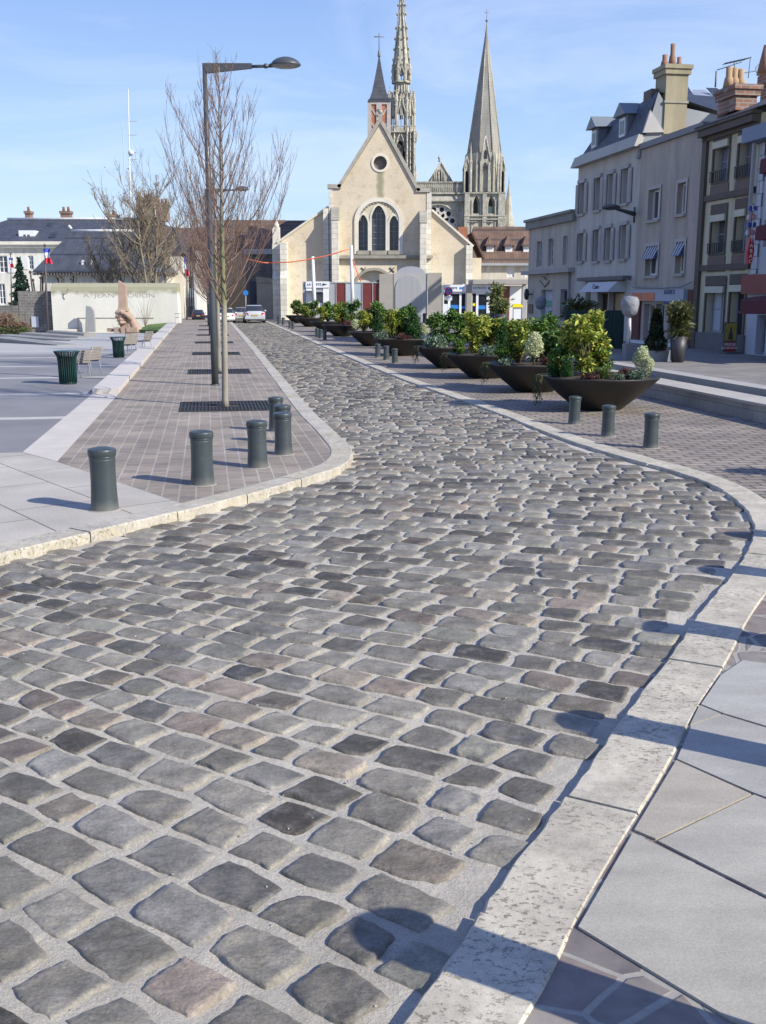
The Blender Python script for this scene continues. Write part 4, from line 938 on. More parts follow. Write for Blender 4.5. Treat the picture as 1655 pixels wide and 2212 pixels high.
for s_ in (-1,1): m.tube([fz2.pt(cz(455,0)[0]+s_*46*U, cz(0,1330)[1], .6), fz2.pt(cz(455,0)[0]+s_*24*U, cz(0,1225)[1], .7), fz2.pt(cz(455,0)[0], cz(0,1165)[1], .7)], [.4,.35,.2], 5)
for k in range(15): # balustrade
    a = a0 + (a1-a0)*k/14; fz2.box(m, a-.15, a+.15, z0, z0+2.2, .6, 1.0)
fz2.box(m, a0-.3, a1+.3, z0+2.1, z0+2.5, .5, 1.1); fz2.box(m, a0-.3, a1+.3, z0-.4, z0+.1, 0, 1.4)
m.build('tower_stage', CST, north)
m = MB(); fz2.poly(m, op, -2.6, -2.3)
m.build('opening_dark', CDK, north)
m = MB(); a = cz(455,0)[0]
for x in (438, 455, 472): fz2.box(m, cz(x,0)[0]-.13, cz(x,0)[0]+.13, cz(0,1500)[1], cz(0,1270)[1], -1.4, -1.1)
for k in range(12): fz2.poly(m, circ((a+rng.uniform(-2.4,2.4), cz(0,1290)[1]+rng.uniform(-3,4)), .55, 8), -1.4, -1.2)
m.build('tracery', CST, north)
pinn(north, CST, 597, 22, 1440, 1580, y=CY+1)
for x, yt, yb in ((598,1150,1240),(604,1170,1260)): 
    m = MB(); a = cz(x-14,0)[0]; m.tube([(a,CY,cz(0,yb)[1]),(a+1.2,CY-.5,cz(0,yt)[1])], [.4,.2], 4); m.build('gargoyle', CST, north)
# ================================================================== FRONT OF THE CHURCH: booths, boards, bank, brown-roofed house
KI = Fac((0, 83, 0), (1,0,0)); KZ = -.9
def kr(x0, x1, y0, y1, fc=KI, conv=c3): a = conv(x0, y0); b = conv(x1, y1); return fc.rect(a[0], b[0], a[1], b[1])
WHITE = pm('white_panel', (.72,.73,.74), .4, .04, 1, .02); GREYP = pm('grey_panel', (.34,.35,.37), .5, .1, 1, .02)
CONC = pm('concrete_board', (.33,.305,.26), .85, .12, .8, .2, 8, .01); REDP = pm('dark_red_panel', (.15,.028,.025), .5, .2, 2, .02)
BLUE = pm('blue_sign', (.03,.20,.55), .4, .1, 3, 0); YEL = pm('yellow_sign', (.85,.68,.02), .45, .08, 3, 0); NAVY = pm('navy_ink', (.02,.03,.09), .5, .1, 3, 0)
def base_to(r, z=0.05): return (r[0], r[1], z, r[3])
th = thing('cash_booth', 'white cash machine booth with blue screen under a canopy left of the boards', 'kiosk', (KI.pt(kr(320,565,950,1290)[0], 0)))
r = base_to(kr(322, 566, 948, 1290)); mr = kr(412, 505, 1045, 1185); m = MB(); KI.wall(m, rc(r), [rc(mr)], .5, .6, 0); KI.box(m, r[0]+.01, r[1]-.01, r[2], r[3]-.01, -2.0, .05)
m.add([KI.pt(r[i],r[2],.6) for i in (0,1)] + [KI.pt(r[i],r[2],0) for i in (0,1)] + [KI.pt(r[i],r[3],.6) for i in (0,1)] + [KI.pt(r[i],r[3],0) for i in (0,1)], [(0,2,6,4),(1,3,7,5),(4,5,7,6)])
m.build('body', GREYP, th)
f = kr(350, 566, 948, 1005); m = MB(); KI.box(m, *f, .6, .72); h_ = m.build('header', WHITE, th)
text('LA POSTE', .26, KI, (f[0]+f[1])/2 - .25, (f[2]+f[3])/2, .73, NAVY, h_)
m = MB(); KI.poly(m, [(f[1]-.55,(f[2]+f[3])/2-.1), (f[1]-.15,(f[2]+f[3])/2+.02), (f[1]-.5,(f[2]+f[3])/2+.1)], .72, .745); m.build('swoosh', NAVY, h_)
m = MB(); s_ = kr(355, 566, 1010, 1290); KI.box(m, s_[0], mr[0]-.05, .05, s_[3], .6, .66); KI.box(m, mr[1]+.05, s_[1], .05, s_[3], .6, .66); m.build('front_panel', WHITE, th)
m = MB(); KI.box(m, mr[0], mr[1], mr[2]+1.0, mr[3]-.1, .1, .16); m.build('screen', BLUE, th); m = MB(); KI.box(m, mr[0]-.5, mr[1]+.05, mr[3], mr[3]+.1, .66, 1.25); m.build('canopy', GREYP, th)
m = MB(); KI.box(m, mr[0], mr[1], mr[2], mr[2]+.35, .1, .5); m.build('counter', WHITE, th)
for x0, x1, mt, nm, lb in ((572, 622, GREYP, 'hoarding_panel', 'narrow plain grey hoarding panel beside the white cash booth'), (626, 715, REDP, 'hoarding_panel', 'dark red hoarding panel just right of the white cash booth'), (717, 790, pm('pale_glass', (.36,.42,.47), .15, .1, .8, 0), 'hoarding_panel', 'pale glass hoarding panel right of the first dark red one'), (792, 864, pm('pale_glass'  , (.36,.42,.47), .15), 'hoarding_panel', 'pale glass hoarding panel behind the taller white mast'), (867, 960, REDP, 'hoarding_panel', 'dark red hoarding panel right of the pale glass ones'), (964, 1018, REDP, 'hoarding_panel', 'narrow dark red hoarding panel beside the concrete boards')):
    r = base_to(kr(x0, x1, 955, 1290)); m = MB(); KI.box(m, r[0], r[1], .05, r[3], .0, .08); fr_ = m.build(nm, mt); tag(fr_, lb, 'hoarding panel', 'panels of the building site hoarding')
    m = MB(); KI.box(m, r[0]-.03, r[0]+.03, .05, r[3]+.03, .08, .13); KI.box(m, r[0]+.03, r[1], r[3]-.06, r[3]+.03, .08, .13); m.build('frame', GREYP, fr_)
r = base_to(kr(1025, 1158, 878, 1290)); m = MB(); KI.box(m, *r, .1, .25); tag(m.build('concrete_board', CONC), 'plain beige board left of the grey arched panel', 'board', 'beige boards of the hoarding')
r = base_to(kr(1472, 1597, 868, 1310)); m = MB(); KI.box(m, *r, .1, .4); tag(m.build('concrete_board', CONC), 'plain beige board between the arched panel and the bank doors', 'board', 'beige boards of the hoarding')
th = thing('arched_panel', 'grey metal shutter panel with a rounded arched top on two posts', 'panel', KI.pt(kr(1160,1470,810,1265)[0], 0))
r = kr(1160, 1468, 870, 1262); m = MB(); KI.box(m, *r, .1, .3); m.build('frame', pm('panel_grey', (.36,.355,.34), .6, .08, 1, .1), th)
hw_ = (r[1]-r[0])/2; m = MB(); KI.poly(m, arch((r[0]+r[1])/2, r[3]+.003, r[3]+.01, kr(1160,1470,808,1262)[3], hw_*.82, pointed=False), .1, .28); m.build('arched_top', GREYP, th)
g = kr(1172, 1412, 890, 1262); t_ = NT('ribbed_grey'); sx_ = t_.n('ShaderNodeSeparateXYZ'); t_.l(t_.co(), sx_.inputs[0]); f_ = t_.math('FRACT', t_.math('MULTIPLY', sx_.outputs[0], 2.2)); RIB = t_.done(t_.mix(t_.ramp(f_, [(0,0.),(.1,1.)]), (.2,.2,.2), (.33,.33,.33)), .6, t_.bump(f_, .3, .02))
m = MB(); KI.poly(m, arch((g[0]+g[1])/2, g[2]+.05, g[3]-(g[1]-g[0])/2, g[3], (g[1]-g[0])/2, pointed=False), .3, .36); m.build('door_leaf', RIB, th)
for a in (r[0]+.4, r[1]-.4): m = MB(); KI.box(m, a-.12, a+.12, 0, r[2]+.01, .1, .28); m.build('post', GREYP, th)
# bank
bank = thing('bank_entrance', 'glazed bank entrance with two white door units and grey pillars', 'shop front', KI.pt(kr(370,845,975,1280,KI,c5b)[0], 0))
for x0, x1 in ((370, 583), (636, 845)):
    r = base_to(kr(x0, x1, 978, 1282, KI, c5b)); hd = kr(x0, x1, 978, 1040, KI, c5b)
    o1, o2 = (kr(x0+10, x0+45, 1052, 1155, KI, c5b), kr(x0+68, x0+150, 1062, 1258, KI, c5b)) if x0 == 370 else (kr(x0+4, x0+38, 1058, 1262, KI, c5b), kr(x0+60, x0+135, 1066, 1262, KI, c5b))
    o3 = kr(x1-43, x1-8, 1055, 1262, KI, c5b)
    m = MB(); KI.wall(m, rc(r), [rc(o1), rc(o2), rc(o3)], .1, .3); KI.box(m, r[0]+.01, r[1]-.01, .05, r[3]-.02, -3, .0); du = m.build('door_unit', WHITE, bank)
    for oo in (o1, o2, o3):
        m = MB(); KI.box(m, oo[0]-.01, oo[1]+.01, oo[2]-.01, oo[3]+.01, .2, .23); m.build('pane', DK, du)
    m = MB(); KI.box(m, o2[0], o2[1], o2[2]+(o2[3]-o2[2])*.30, o2[2]+(o2[3]-o2[2])*.48, .232, .25); m.build('blue_band', BLUE, du)
    m = MB(); KI.box(m, o3[0], o3[1], o3[2]+(o3[3]-o3[2])*.30, o3[2]+(o3[3]-o3[2])*.42, .232, .25); m.build('blue_band', BLUE, du)
    for k in range(3): m = MB(); KI.poly(m, circ(((o3[0]+o3[1])/2, o3[2]+1.75+k*.3), .10, 10), .24, .26); m.build('sticker', [BLUE, YEL, WHITE][k], du)
    m = MB(); KI.poly(m, circ(((o1[0]+o1[1])/2, (o1[2]+o1[3])/2), .12, 10), .24, .26); m.build('sticker', YEL, du)
    m = MB(); KI.box(m, *hd, .3, .5); hh = m.build('header', WHITE, du); text('LA POSTE', .24, KI, (hd[0]+hd[1])/2-.3, (hd[2]+hd[3])/2, .51, NAVY, hh)
    m = MB(); KI.poly(m, [(hd[1]-.55, (hd[2]+hd[3])/2-.12), (hd[1]-.12, (hd[2]+hd[3])/2+.02), (hd[1]-.5, (hd[2]+hd[3])/2+.1)], .5, .515); m.build('emblem', BLUE, hh)
m = MB(); r = base_to(kr(585, 634, 975, 1285, KI, c5b)); KI.box(m, *r, -.2, .45); m.build('pillar', CONC, bank)
m = MB(); r = base_to(kr(846, 893, 960, 1290, KI, c5b)); KI.box(m, *r, -.2, .2); m.build('pillar', GREYP, bank)
m = MB(); r = kr(640, 1145, 930, 972, KI, c5b); KI.box(m, *r, -3.5, 1.0); m.build('canopy_slab', pm('slab_concrete', (.33,.31,.28), .85, .1, 1), bank)
m = MB(); r = base_to(kr(896, 984, 988, 1290, KI, c5b)); KI.box(m, *r, -.1, .12); tag(m.build('red_door_panel', pm('rust_red', (.20,.055,.035), .55, .15, 2)), 'tall rust red door panel right of the bank doors', 'door panel')
m = MB(); r = base_to(kr(986, 1100, 986, 1290, KI, c5b)); KI.box(m, *r, -.15, .1); tag(m.build('white_wall_panel', WHITE), 'tall white wall panel behind the yellow post box', 'wall panel')
m = MB(); r = base_to(kr(1103, 1142, 960, 1290, KI, c5b)); KI.box(m, *r, -.2, .15); tag(m.build('grey_wall_panel', GREYP), 'narrow grey wall panel at the right end of the bank front', 'wall panel')
pb = thing('post_box', 'white post box with a yellow curved top in front of the white wall panel', 'post box', KI.pt(kr(1000,1080,1150,1300,KI,c5b)[0], .05, 1.2))
r = base_to(kr(1003, 1070, 1182, 1300, KI, c5b)); m = MB(); KI.box(m, *r, .9, 1.5); m.build('body', WHITE, pb); r2 = kr(992, 1086, 1150, 1184, KI, c5b)
m = MB(); KI.poly(m, arch((r2[0]+r2[1])/2, r2[2], r2[2]+.05, r2[3], (r2[1]-r2[0])/2, pointed=False), .8, 1.6); m.build('yellow_top', YEL, pb)
# masts and orange rope
for (x, yt), yb, lb in (((675.5, 554), 694, 'shorter leaning white mast carrying the orange rope left of the church doorway'), ((759, 530), 694, 'tall white mast carrying the orange rope in front of the church doorway')):
    p0 = PY(x+5 if yt > 540 else x+3.5, 660, 81.5); p1 = PY(x, yt, 81.5); p0.z = 0.05; m = MB(); m.tube([p0, p1], [.17, .12], 8)
    tag(m.build('white_mast', pm('mast_white', (.62,.62,.61), .5, .08, 2, 0)), lb, 'mast', 'white masts before the church')
m = MB(); pp = [c3(0,775), c3(200,768), c3(330,750), c3(400,738), c3(520,715), c3(640,680), c3(750,645)]; m.tube([PY(x,y,81.4) for x,y in pp], .045, 5); m.tube([PY(*c2(650,1600),81.4), PY(*c2(800,1632),81.4), PY(*c3(0,775),81.4)], .04, 5)
m.tube([PY(*c3(780,740),81.4), PY(*c3(815,850),81.4), PY(*c3(855,945),81.4)], .04, 5)
tag(m.build('orange_rope', pm('orange_rope_mat', (.75,.16,.06), .6, .1, 3, 0)), 'thin orange rope strung between the white masts before the church', 'rope')
# no parking sign
sg = thing('parking_sign', 'round red and blue no parking sign on a post before the bank doors', 'road sign', PY(*c5b(425,1250), 79)*1)
pz_ = PY(*c5b(425,1036), 79); pz_b = Vector((pz_.x, pz_.y, .05)); m = MB(); m.tube([pz_b, pz_ + Vector((0,.05,-.1))], .045, 6); m.build('post', WHITE, sg)
SG = Fac((0, 79, 0), (1,0,0)); a, z = pz_.x, pz_.z; m = MB(); SG.poly(m, circ((a,z), .30), 0.0, .03); m.build('disc', pm('sign_red', (.6,.03,.05), .4, .05, 3, 0), sg)
m = MB(); SG.poly(m, circ((a,z), .20), .03, .045); dsk = m.build('blue_field', BLUE, sg); m = MB(); SG.poly(m, [(a-.2,z+.14),(a-.14,z+.2),(a+.2,z-.14),(a+.14,z-.2)], .046, .06); m.build('slash', pm('sign_red', (.6,.03,.05)), sg)
m = MB(); SG.box(m, a-.26, a+.26, z-.68, z-.36, 0, .03); m.build('plate', WHITE, sg)
# brown-roofed house behind
BH = Fac((0, 97, 0), (1,0,0)); bh = thing('brown_roof_house', 'cream house with long brown tiled roof and three small white dormers behind the bank', 'house', BH.pt(BH.sz(1090,600)[0], 0))
def bz(x, y, o=0): return BH.sz(*c5b(x, y), o)
e0, e1 = bz(640,770)[0], bz(1600,770)[0]; ez = bz(900,768)[1]; rz_ = bz(900,440, -5)[1]
ops = [base_to(kr(735,752,790,868,BH,c5b), kr(735,752,790,868,BH,c5b)[2]), kr(780,805,790,868,BH,c5b), kr(965,1032,795,908,BH,c5b), kr(1130,1190,795,908,BH,c5b)]
m = MB(); BH.wall(m, [(e0,-1),(e1,-1),(e1,ez),(e0,ez)], [rc(o) for o in ops], .15); BH.box(m, e0+.02, e1-.02, -1, ez-.05, -9, -.5); m.build('wall', pm('cream_house', (.52,.49,.42), .85, .08, .6, .15), bh)
for o in ops: window(BH, bh, o, .12, 2, 1, WHITE, pm('white_blind', (.62,.63,.66), .6, .05, 1, 0))
m = MB(); q = [BH.pt(e0-.3,ez-.1,.4), BH.pt(e1,ez-.1,.4), BH.pt(e1,rz_,-5), BH.pt(e0+.5,rz_,-5)]; m.add(q + [v + Vector((0,0,-.2)) for v in q] + [BH.pt(e0-.3,ez-.1,-10), BH.pt(e1,ez-.1,-10)], [(0,1,2,3),(4,5,6,7),(0,1,5,4),(0,3,7,4),(1,2,9),(2,3,8,9),(0,3,8)])
m.build('roof', TILE, bh)
m = MB(); BH.box(m, e0-.3, e1, ez-.32, ez-.1, .1, .5); m.build('gutter', pm('zinc', (.32,.34,.36), .4, .1, 2, 0, metal=0), bh)
for x in (820, 995, 1165):
    a0, a1 = bz(x-33,650)[0], bz(x+33,650)[0]; z0, z1 = bz(x,702)[1], bz(x,612)[1]; d_ = -1.2; ac = (a0+a1)/2
    m = MB(); BH.box(m, a0, a1, z0, z1, -4, d_); dm = m.build('dormer', WHITE, bh); m = MB()
    for i in (0,1):
        for j in (0,1,2): BH.box(m, a0+.28+i*(a1-a0-.5)/2, a0+.2+(i+1)*(a1-a0-.5)/2, z0+.35+j*(z1-z0-.6)/3, z0+.25+(j+1)*(z1-z0-.6)/3, d_, d_+.03)
    m.build('pane', DK, dm); m = MB(); q0 = BH.pt(ac, z1+.95, d_+.0-1.2)
    b = [BH.pt(a0-.2,z1-.02,d_+.25), BH.pt(a1+.2,z1-.02,d_+.25), BH.pt(a1+.35,z1-.02,-4.5), BH.pt(a0-.35,z1-.02,-4.5), q0, BH.pt(ac,z1+.95,-4.5)]; m.add(b, [(0,1,4),(1,2,5,4),(3,0,4,5),(0,1,2,3)]); m.build('dormer_roof', TILE, dm)
m = MB(); a = bz(568,480)[0]; BH.box(m, a-.45, a+.45, 3, bz(568,432)[1], -2.5, -1.5); m.build('chimney', pm('brick_orange', (.33,.14,.08), .85, .2, 3), bh)
# ------------------------------------------------------------------ end of the street, left of the church
ES = Fac((0, 104, 0), (1,0,0))
def ez_(x, y, o=0): return ES.sz(*c2(x, y), o)
eh = thing('street_end_house', 'beige house with steep brown tiled roof closing the end of the street', 'house', ES.pt(ez_(600,1700)[0], 0))
a0, a1 = ez_(330,0)[0], ez_(668,0)[0]; zt = ez_(600,1530)[1]; zr = ez_(600,1312,-5)[1]; m = MB(); ES.box(m, a0, a1, -1, zt, -10, 0); m.build('wall', pm('beige_wall', (.44,.36,.25), .9, .12, .6, .2, 8), eh)
m = MB(); q = [ES.pt(a0-.2,zt-.05,.3), ES.pt(a1+3,zt-.05,.3), ES.pt(a1+3,zr,-5), ES.pt(a0-.2,zr,-5), ES.pt(a1+3,zt,-10), ES.pt(a0-.2,zt,-10)]; m.add(q, [(0,1,2,3),(2,3,5,4),(1,2,4),(0,3,5)]); m.build('roof', TILE, eh)
m = MB(); o = kr(550, 575, 1430, 1500, ES, c2); ES.box(m, o[0]-.15, o[1]+.15, o[2], o[3], -3, -.6); dm = m.build('dormer', WHITE, eh); m = MB(); ES.box(m, o[0]+.1, o[1]-.1, o[2]+.2, o[3]-.2, -.6, -.55); m.build('pane', DK, dm)
dh = thing('dark_stone_house', 'dark stone building with brown roof in shade left of the church', 'house', PY(*c2(760,2000), 99))
DH = Fac((0, 99, 0), (1,0,0)); r = kr(670, 872, 1528, 2040, DH, c2); m = MB(); DH.box(m, r[0], r[1]+3, -1, r[3], -10, 0); m.build('wall', brickmat('dark_rubble', (.13,.125,.125), (.10,.10,.105), (.15,.145,.14), .5, .28, .03, (0,0,0), axes='xz', var=.3), dh)
z2 = DH.sz(*c2(800,1315), -6)[1]; m = MB(); q = [DH.pt(r[0]-.2,r[3],.3), DH.pt(r[1]+9,r[3],.3), DH.pt(r[1]+9,z2,-6), DH.pt(r[0]-.2,z2,-6)]; m.add(q + [DH.pt(r[0]-.2,r[3],-10), DH.pt(r[1]+9,r[3],-10)], [(0,1,2,3),(2,3,4,5),(0,3,4),(1,2,5)]); m.build('roof', TILE, dh)
m = MB(); DH.box(m, r[0]-.1, r[1], r[3]-.5, r[3]-.02, .05, .5); m.build('gutter', pm('zinc', (.32,.34,.36)), dh)
o = kr(700, 740, 1770, 2040, DH, c2); m = MB(); DH.box(m, *base_to(o), 0, .06); m.build('door', pm('dark_blue_door', (.03,.04,.06), .5, .1, 2), dh)
tp = thing('stone_shed', 'small stone lean-to with grey coping beside the church buttress', 'shed', PY(*c2(800,2040), 96)); SH = Fac((0, 96, 0), (1,0,0)); r = base_to(kr(752, 868, 1780, 2040, SH, c2), -1); m = MB(); SH.box(m, *r, -2, 0); m.build('wall', pm('shed_stone', (.36,.33,.28), .9, .15, 1, .2, 8), tp)
m = MB(); r3 = kr(748, 872, 1735, 1782, SH, c2); SH.poly(m, [(r3[0], r3[2]), (r3[1], r3[2]), (r3[1]-.1, r3[2]+.4), ((r3[0]+r3[1])/2-.8, r3[3])], -2.1, .1); m.build('coping', CAPST, tp)
# left terrace of houses along the street
LH = Fac(G(392, 697, -.9) + RD*14, RD*1.0)
lh = thing('cream_row_house', 'pale cream house front receding along the left side of the street', 'house', Vector((LH.o.x, LH.o.y, 0)))
f2 = Fac((0, 84, 0), (1,0,0)); p0 = PY(421, 660, 116); p1 = PY(397, 690, 94); zt = PY(400, 548, 94).z
m = MB(); q = [Vector((p1.x,p1.y,-1)), Vector((p0.x,p0.y,-1)), Vector((p0.x-1.6,p0.y,-1)), Vector((p1.x-1.6,p1.y,-1))]; m.hexa(q + [v + Vector((0,0,zt+1)) for v in q]); m.build('wall', pm('cream_row', (.58,.54,.44), .85, .08, .5, .1), lh)
SF = Fac((p1.x, p1.y, 0), (p0-p1)); Ls = (Vector((p0.x,p0.y,0))-Vector((p1.x,p1.y,0))).length
SF = Fac((p0.x, p0.y, 0), Vector((p1.x-p0.x, p1.y-p0.y, 0))); SF.n = -SF.n if SF.n.x < 0 else SF.n
for k in range(5):
    a = 1.5 + k*(Ls-3)/4.6
    for z0_ in (1.0, 4.0): m = MB(); SF.box(m, a, a+.9, z0_, z0_+1.9, -.02, .05); w = m.build('window', WHITE, lh); m = MB(); SF.box(m, a+.1, a+.8, z0_+.1, z0_+1.8, .05, .07); m.build('pane', DK, w)
m = MB(); q = [Vector((p1.x+.3,p1.y-.2,zt)), Vector((p0.x+.3,p0.y,zt)), Vector((p0.x-1.6,p0.y,zt)), Vector((p1.x-1.6,p1.y-.2,zt))]; c0_, c1_ = (q[0]+q[3])/2 + Vector((0,0,2.4)), (q[1]+q[2])/2 + Vector((0,0,2.4)); m.add(q + [c0_, c1_], [(0,1,5,4),(3,2,5,4),(0,3,4),(1,2,5)]); m.build('roof', SLATE, lh)
# ------------------------------------------------------------------ left background: memorial wall, slate roofed houses
MW = Fac((0, 76, 0), (1,0,0)); mw = thing('memorial_wall', 'long pale memorial wall with curved mossy top and carved inscription', 'wall', PY(112, 720, 76))
a0, a1 = MW.sz(112,660)[0], MW.sz(384,660)[0]; zt = MW.sz(250, 612)[1]
t_ = NT('memorial_stone'); sx_ = t_.n('ShaderNodeSeparateXYZ'); t_.l(t_.co(), sx_.inputs[0]); cc = t_.mix(t_.ramp(t_.noise(.5, 7, t_.co(sc=(1,1,.5)), .6), [(.3, 0.), (.7, 1.)]), (.58,.56,.48), (.70,.68,.60))
ms_ = t_.math('ADD', t_.math('SUBTRACT', sx_.outputs[2], zt-.75), t_.math('MULTIPLY', t_.math('SUBTRACT', t_.noise(1.2, 6), .5), 1.1)); cc = t_.mix(t_.ramp(ms_, [(.5, 0.), (.85, .8)]), cc, (.22,.21,.11))
MSTN = t_.done(cc, .9, t_.bump(t_.noise(4, 6), .3, .03))
m = MB(); pr = [(0,-1.2),(0,zt-.55),(-.08,zt-.25),(-.3,zt-.05),(-.7,zt+.03),(-1.1,zt-.05),(-1.2,zt-.4),(-1.2,-1.2)]
A_ = [MW.pt(a0,z,o) for o,z in pr]; B_ = [MW.pt(a1,z,o) for o,z in pr]; n = len(pr); m.add(A_ + B_, [(i,(i+1)%n,n+(i+1)%n,n+i) for i in range(n)] + [tuple(range(n)), tuple(range(n,2*n))]); m.build('wall_body', MSTN, mw)
ENG = pm('engraved_grey', (.36,.34,.29), .9, .2, 3, 0)
text('A  JEAN  MOULIN', .42, MW, MW.sz(*c1(980,958))[0], MW.sz(*c1(950,958))[1], .0, ENG, mw, .008, scx=1.6)
text('ET A SES COMPAGNONS', .2, MW, MW.sz(*c1(960,1010))[0], MW.sz(*c1(960,1008))[1], .0, ENG, mw, .006, scx=1.7) if False else None
m = MB(); ea, eb = MW.sz(*c1(548,938)); 
m.tube([MW.pt(ea+.25*math.cos(q*.7), eb+.35-.12*q+.1*math.sin(q*2), .02) for q in range(7)], .04, 4); m.build('carved_emblem', ENG, mw)
m = MB(); r = kr(640, 1265, 1140, 1143, MW, c1); MW.box(m, r[0], r[1], r[2]-.01, r[3]+.02, 0, .04); r = kr(640, 644, 1140, 1230, MW, c1); MW.box(m, *r, 0, .04); m.build('groove', ENG, mw)
m = MB(); r = kr(570, 648, 1232, 1262, MW, c1); MW.box(m, *r, 0.05, .6); tag(m.build('stone_bench', STONE), 'small pale stone block bench against the memorial wall', 'bench')
st_ = thing('standing_slab', 'upright grey slab with a slanted top before the memorial wall', 'monument slab', PY(*c1(745,1250), 75)); SLB = Fac((0, 75, 0), (1,0,0)); pts = [SLB.sz(*c1(x,y)) for x,y in ((700,1258),(780,1258),(775,1140),(768,1085),(745,1050),(706,1042))]; m = MB(); SLB.poly(m, pts, -.3, 0); m.build('slab', pm('slab_grey_dark', (.26,.265,.27), .8, .1, 2), st_)
# grass bank at the foot of the wall
m = MB(); q = [PY(*c1(1130,1240),74), PY(*c1(1300,1242),70), PY(*c1(1400,1195),74), PY(*c1(1390,1180),75.8), PY(*c1(1220,1195),75.8)]; m.add(q + [Vector((v.x,v.y,-1)) for v in q], [(0,1,2,3,4)] + [(i,(i+1)%5,5+(i+1)%5,5+i) for i in range(5)]); gr = m.build('lawn', pm('grass', (.09,.16,.03), .9, .35, 4, .5, 30, .03)); struct(gr, 'stuff')
# rubble wall to the left
m = MB(); RW = Fac((0, 77, 0), (1,0,0)); r = kr(-150, 428, 922, 1330, RW, c1); rw = thing('rubble_wall', 'dark grey rubble stone wall left of the memorial wall', 'wall', RW.pt(r[0], 0)); q0 = kr(160, 428, 922, 1330, RW, c1); RW.box(m, q0[0], q0[1]-.02, -1.2, q0[3], -.5, 0)
q1 = kr(-150, 160, 1040, 1330, RW, c1); RW.box(m, q1[0], q1[1]-.01, -1.2, q1[3], -.5, 0); m.build('wall_body', brickmat('rubble', (.17,.155,.14), (.12,.11,.10), (.20,.19,.17), .42, .2, .025, (0,0,0), axes='xz', var=.4, dist=.05), rw)
m = MB(); r = kr(262, 320, 1130, 1218, RW, c1); RW.box(m, *r, 0, .08); m.build('electric_box', pm('box_grey', (.42,.45,.50), .5, .05, 2, 0), rw)
# low slate-roofed building
SB = Fac((0, 90, 0), (1,0,0)); sb = thing('slate_roof_barn', 'low white building with a huge dark hipped slate roof behind the memorial wall', 'house', PY(*c1(850,900), 90))
a0, a1 = SB.sz(*c1(262,765))[0], SB.sz(*c1(1395,775))[0]; ez2 = SB.sz(*c1(850,768))[1]; rzz = SB.sz(*c1(850,430), -5)[1]; r0_, r1_ = SB.sz(*c1(590,430), -5)[0], SB.sz(*c1(1110,430), -5)[0]
vent = kr(850, 922, 790, 838, SB, c1)
m = MB(); SB.wall(m, [(a0+.6,-1),(a1-.4,-1),(a1-.4,ez2),(a0+.6,ez2)], [rc(vent)], .2, -.5); SB.box(m, a0+.62, a1-.42, -1, ez2-.02, -9, -.9); m.build('wall', pm('barn_white', (.60,.57,.49), .85, .08, .8, .15), sb)
window(SB, sb, vent, .2, 2, 1, WHITE, DK, out=-.5)
m = MB(); q = [SB.pt(a0,ez2,.1), SB.pt(a1,ez2,.1), SB.pt(a1,ez2,-10), SB.pt(a0,ez2,-10), SB.pt(r0_,rzz,-5), SB.pt(r1_,rzz,-5)]; m.add(q, [(0,1,5,4),(1,2,5),(2,3,4,5),(3,0,4),(0,1,2,3)]); m.build('roof', SLATE, sb)
m = MB(); m.tube([SB.pt(r0_,rzz+.05,-5), SB.pt(r1_,rzz+.05,-5)], .13, 5); m.tube([SB.pt(r0_,rzz+.2,-5), SB.pt(r0_-.25,rzz+.5,-5)], .12, 4); m.build('ridge_caps', pm('ridge_white', (.6,.6,.6), .7, .2, 2), sb)
m = MB()
for k in range(46): a = a0 + (a1-a0)*(k+.5)/46; SB.box(m, a-.06, a+.06, ez2-.22, ez2-.03, -.4, .05)
m.build('eaves_brackets', pm('bracket_wood', (.14,.13,.12), .8, .2, 3), sb)
for x in (672, 745): m = MB(); a, z = SB.sz(*c1(x,720), -.7); m.tube([SB.pt(a,z-.4,-.9), SB.pt(a,z+.3,-.9), SB.pt(a+.12,z+.5,-.8)], .12, 6); m.build('roof_vent', WHITE, sb)
# big white house with slate roof
BW = Fac((0, 118, 0), (1,0,0)); bw = thing('white_mansion', 'long white house with pale window shutters and broad slate roof with brick chimneys', 'house', PY(60, 640, 118))
a0, a1 = BW.sz(-120,520)[0], BW.sz(402,520)[0]; ez3 = BW.sz(*c1(200,515))[1]; rz3 = BW.sz(*c1(500,335), -6)[1]; r0_, r1_ = BW.sz(*c1(62,335), -6)[0], BW.sz(*c1(1290,335), -6)[0]
wins = [kr(-10, 62, 630, 770, BW, c1), kr(232, 275, 630, 742, BW, c1), kr(-150,-80,630,770,BW,c1), kr(-10,45,860,1030,BW,c1), kr(105,158,930,1032,BW,c1), kr(1310,1355,640,720,BW,c1)]
m = MB(); BW.wall(m, [(a0,-1.5),(a1,-1.5),(a1,ez3),(a0,ez3)], [rc(w) for w in wins], .25); BW.box(m, a0+.02, a1-.02, -1.5, ez3-.05, -13, -.5); m.build('wall', pm('mansion_white', (.64,.62,.54), .85, .06, .6, .1), bw)
for w in wins: window(BW, bw, w, .2, 2, 3, WHITE, GL, .09)
for w in wins[:3]:
    for s_ in (-1, 1): m = MB(); a = w[0]-.75 if s_ < 0 else w[1]+.05; BW.box(m, a, a+.7, w[2], w[3], .01, .08); m.build('shutter', pm('shutter_pale', (.62,.63,.60), .6, .05, 2, 0), bw)
m = MB(); z_ = BW.sz(*c1(200,548))[1]; BW.box(m, a0-.2, a1+.2, z_-.25, z_+.3, 0, .45); BW.box(m, a0-.2, a1+.2, ez3-.35, ez3, 0, .7); m.build('cornice', STONE, bw)
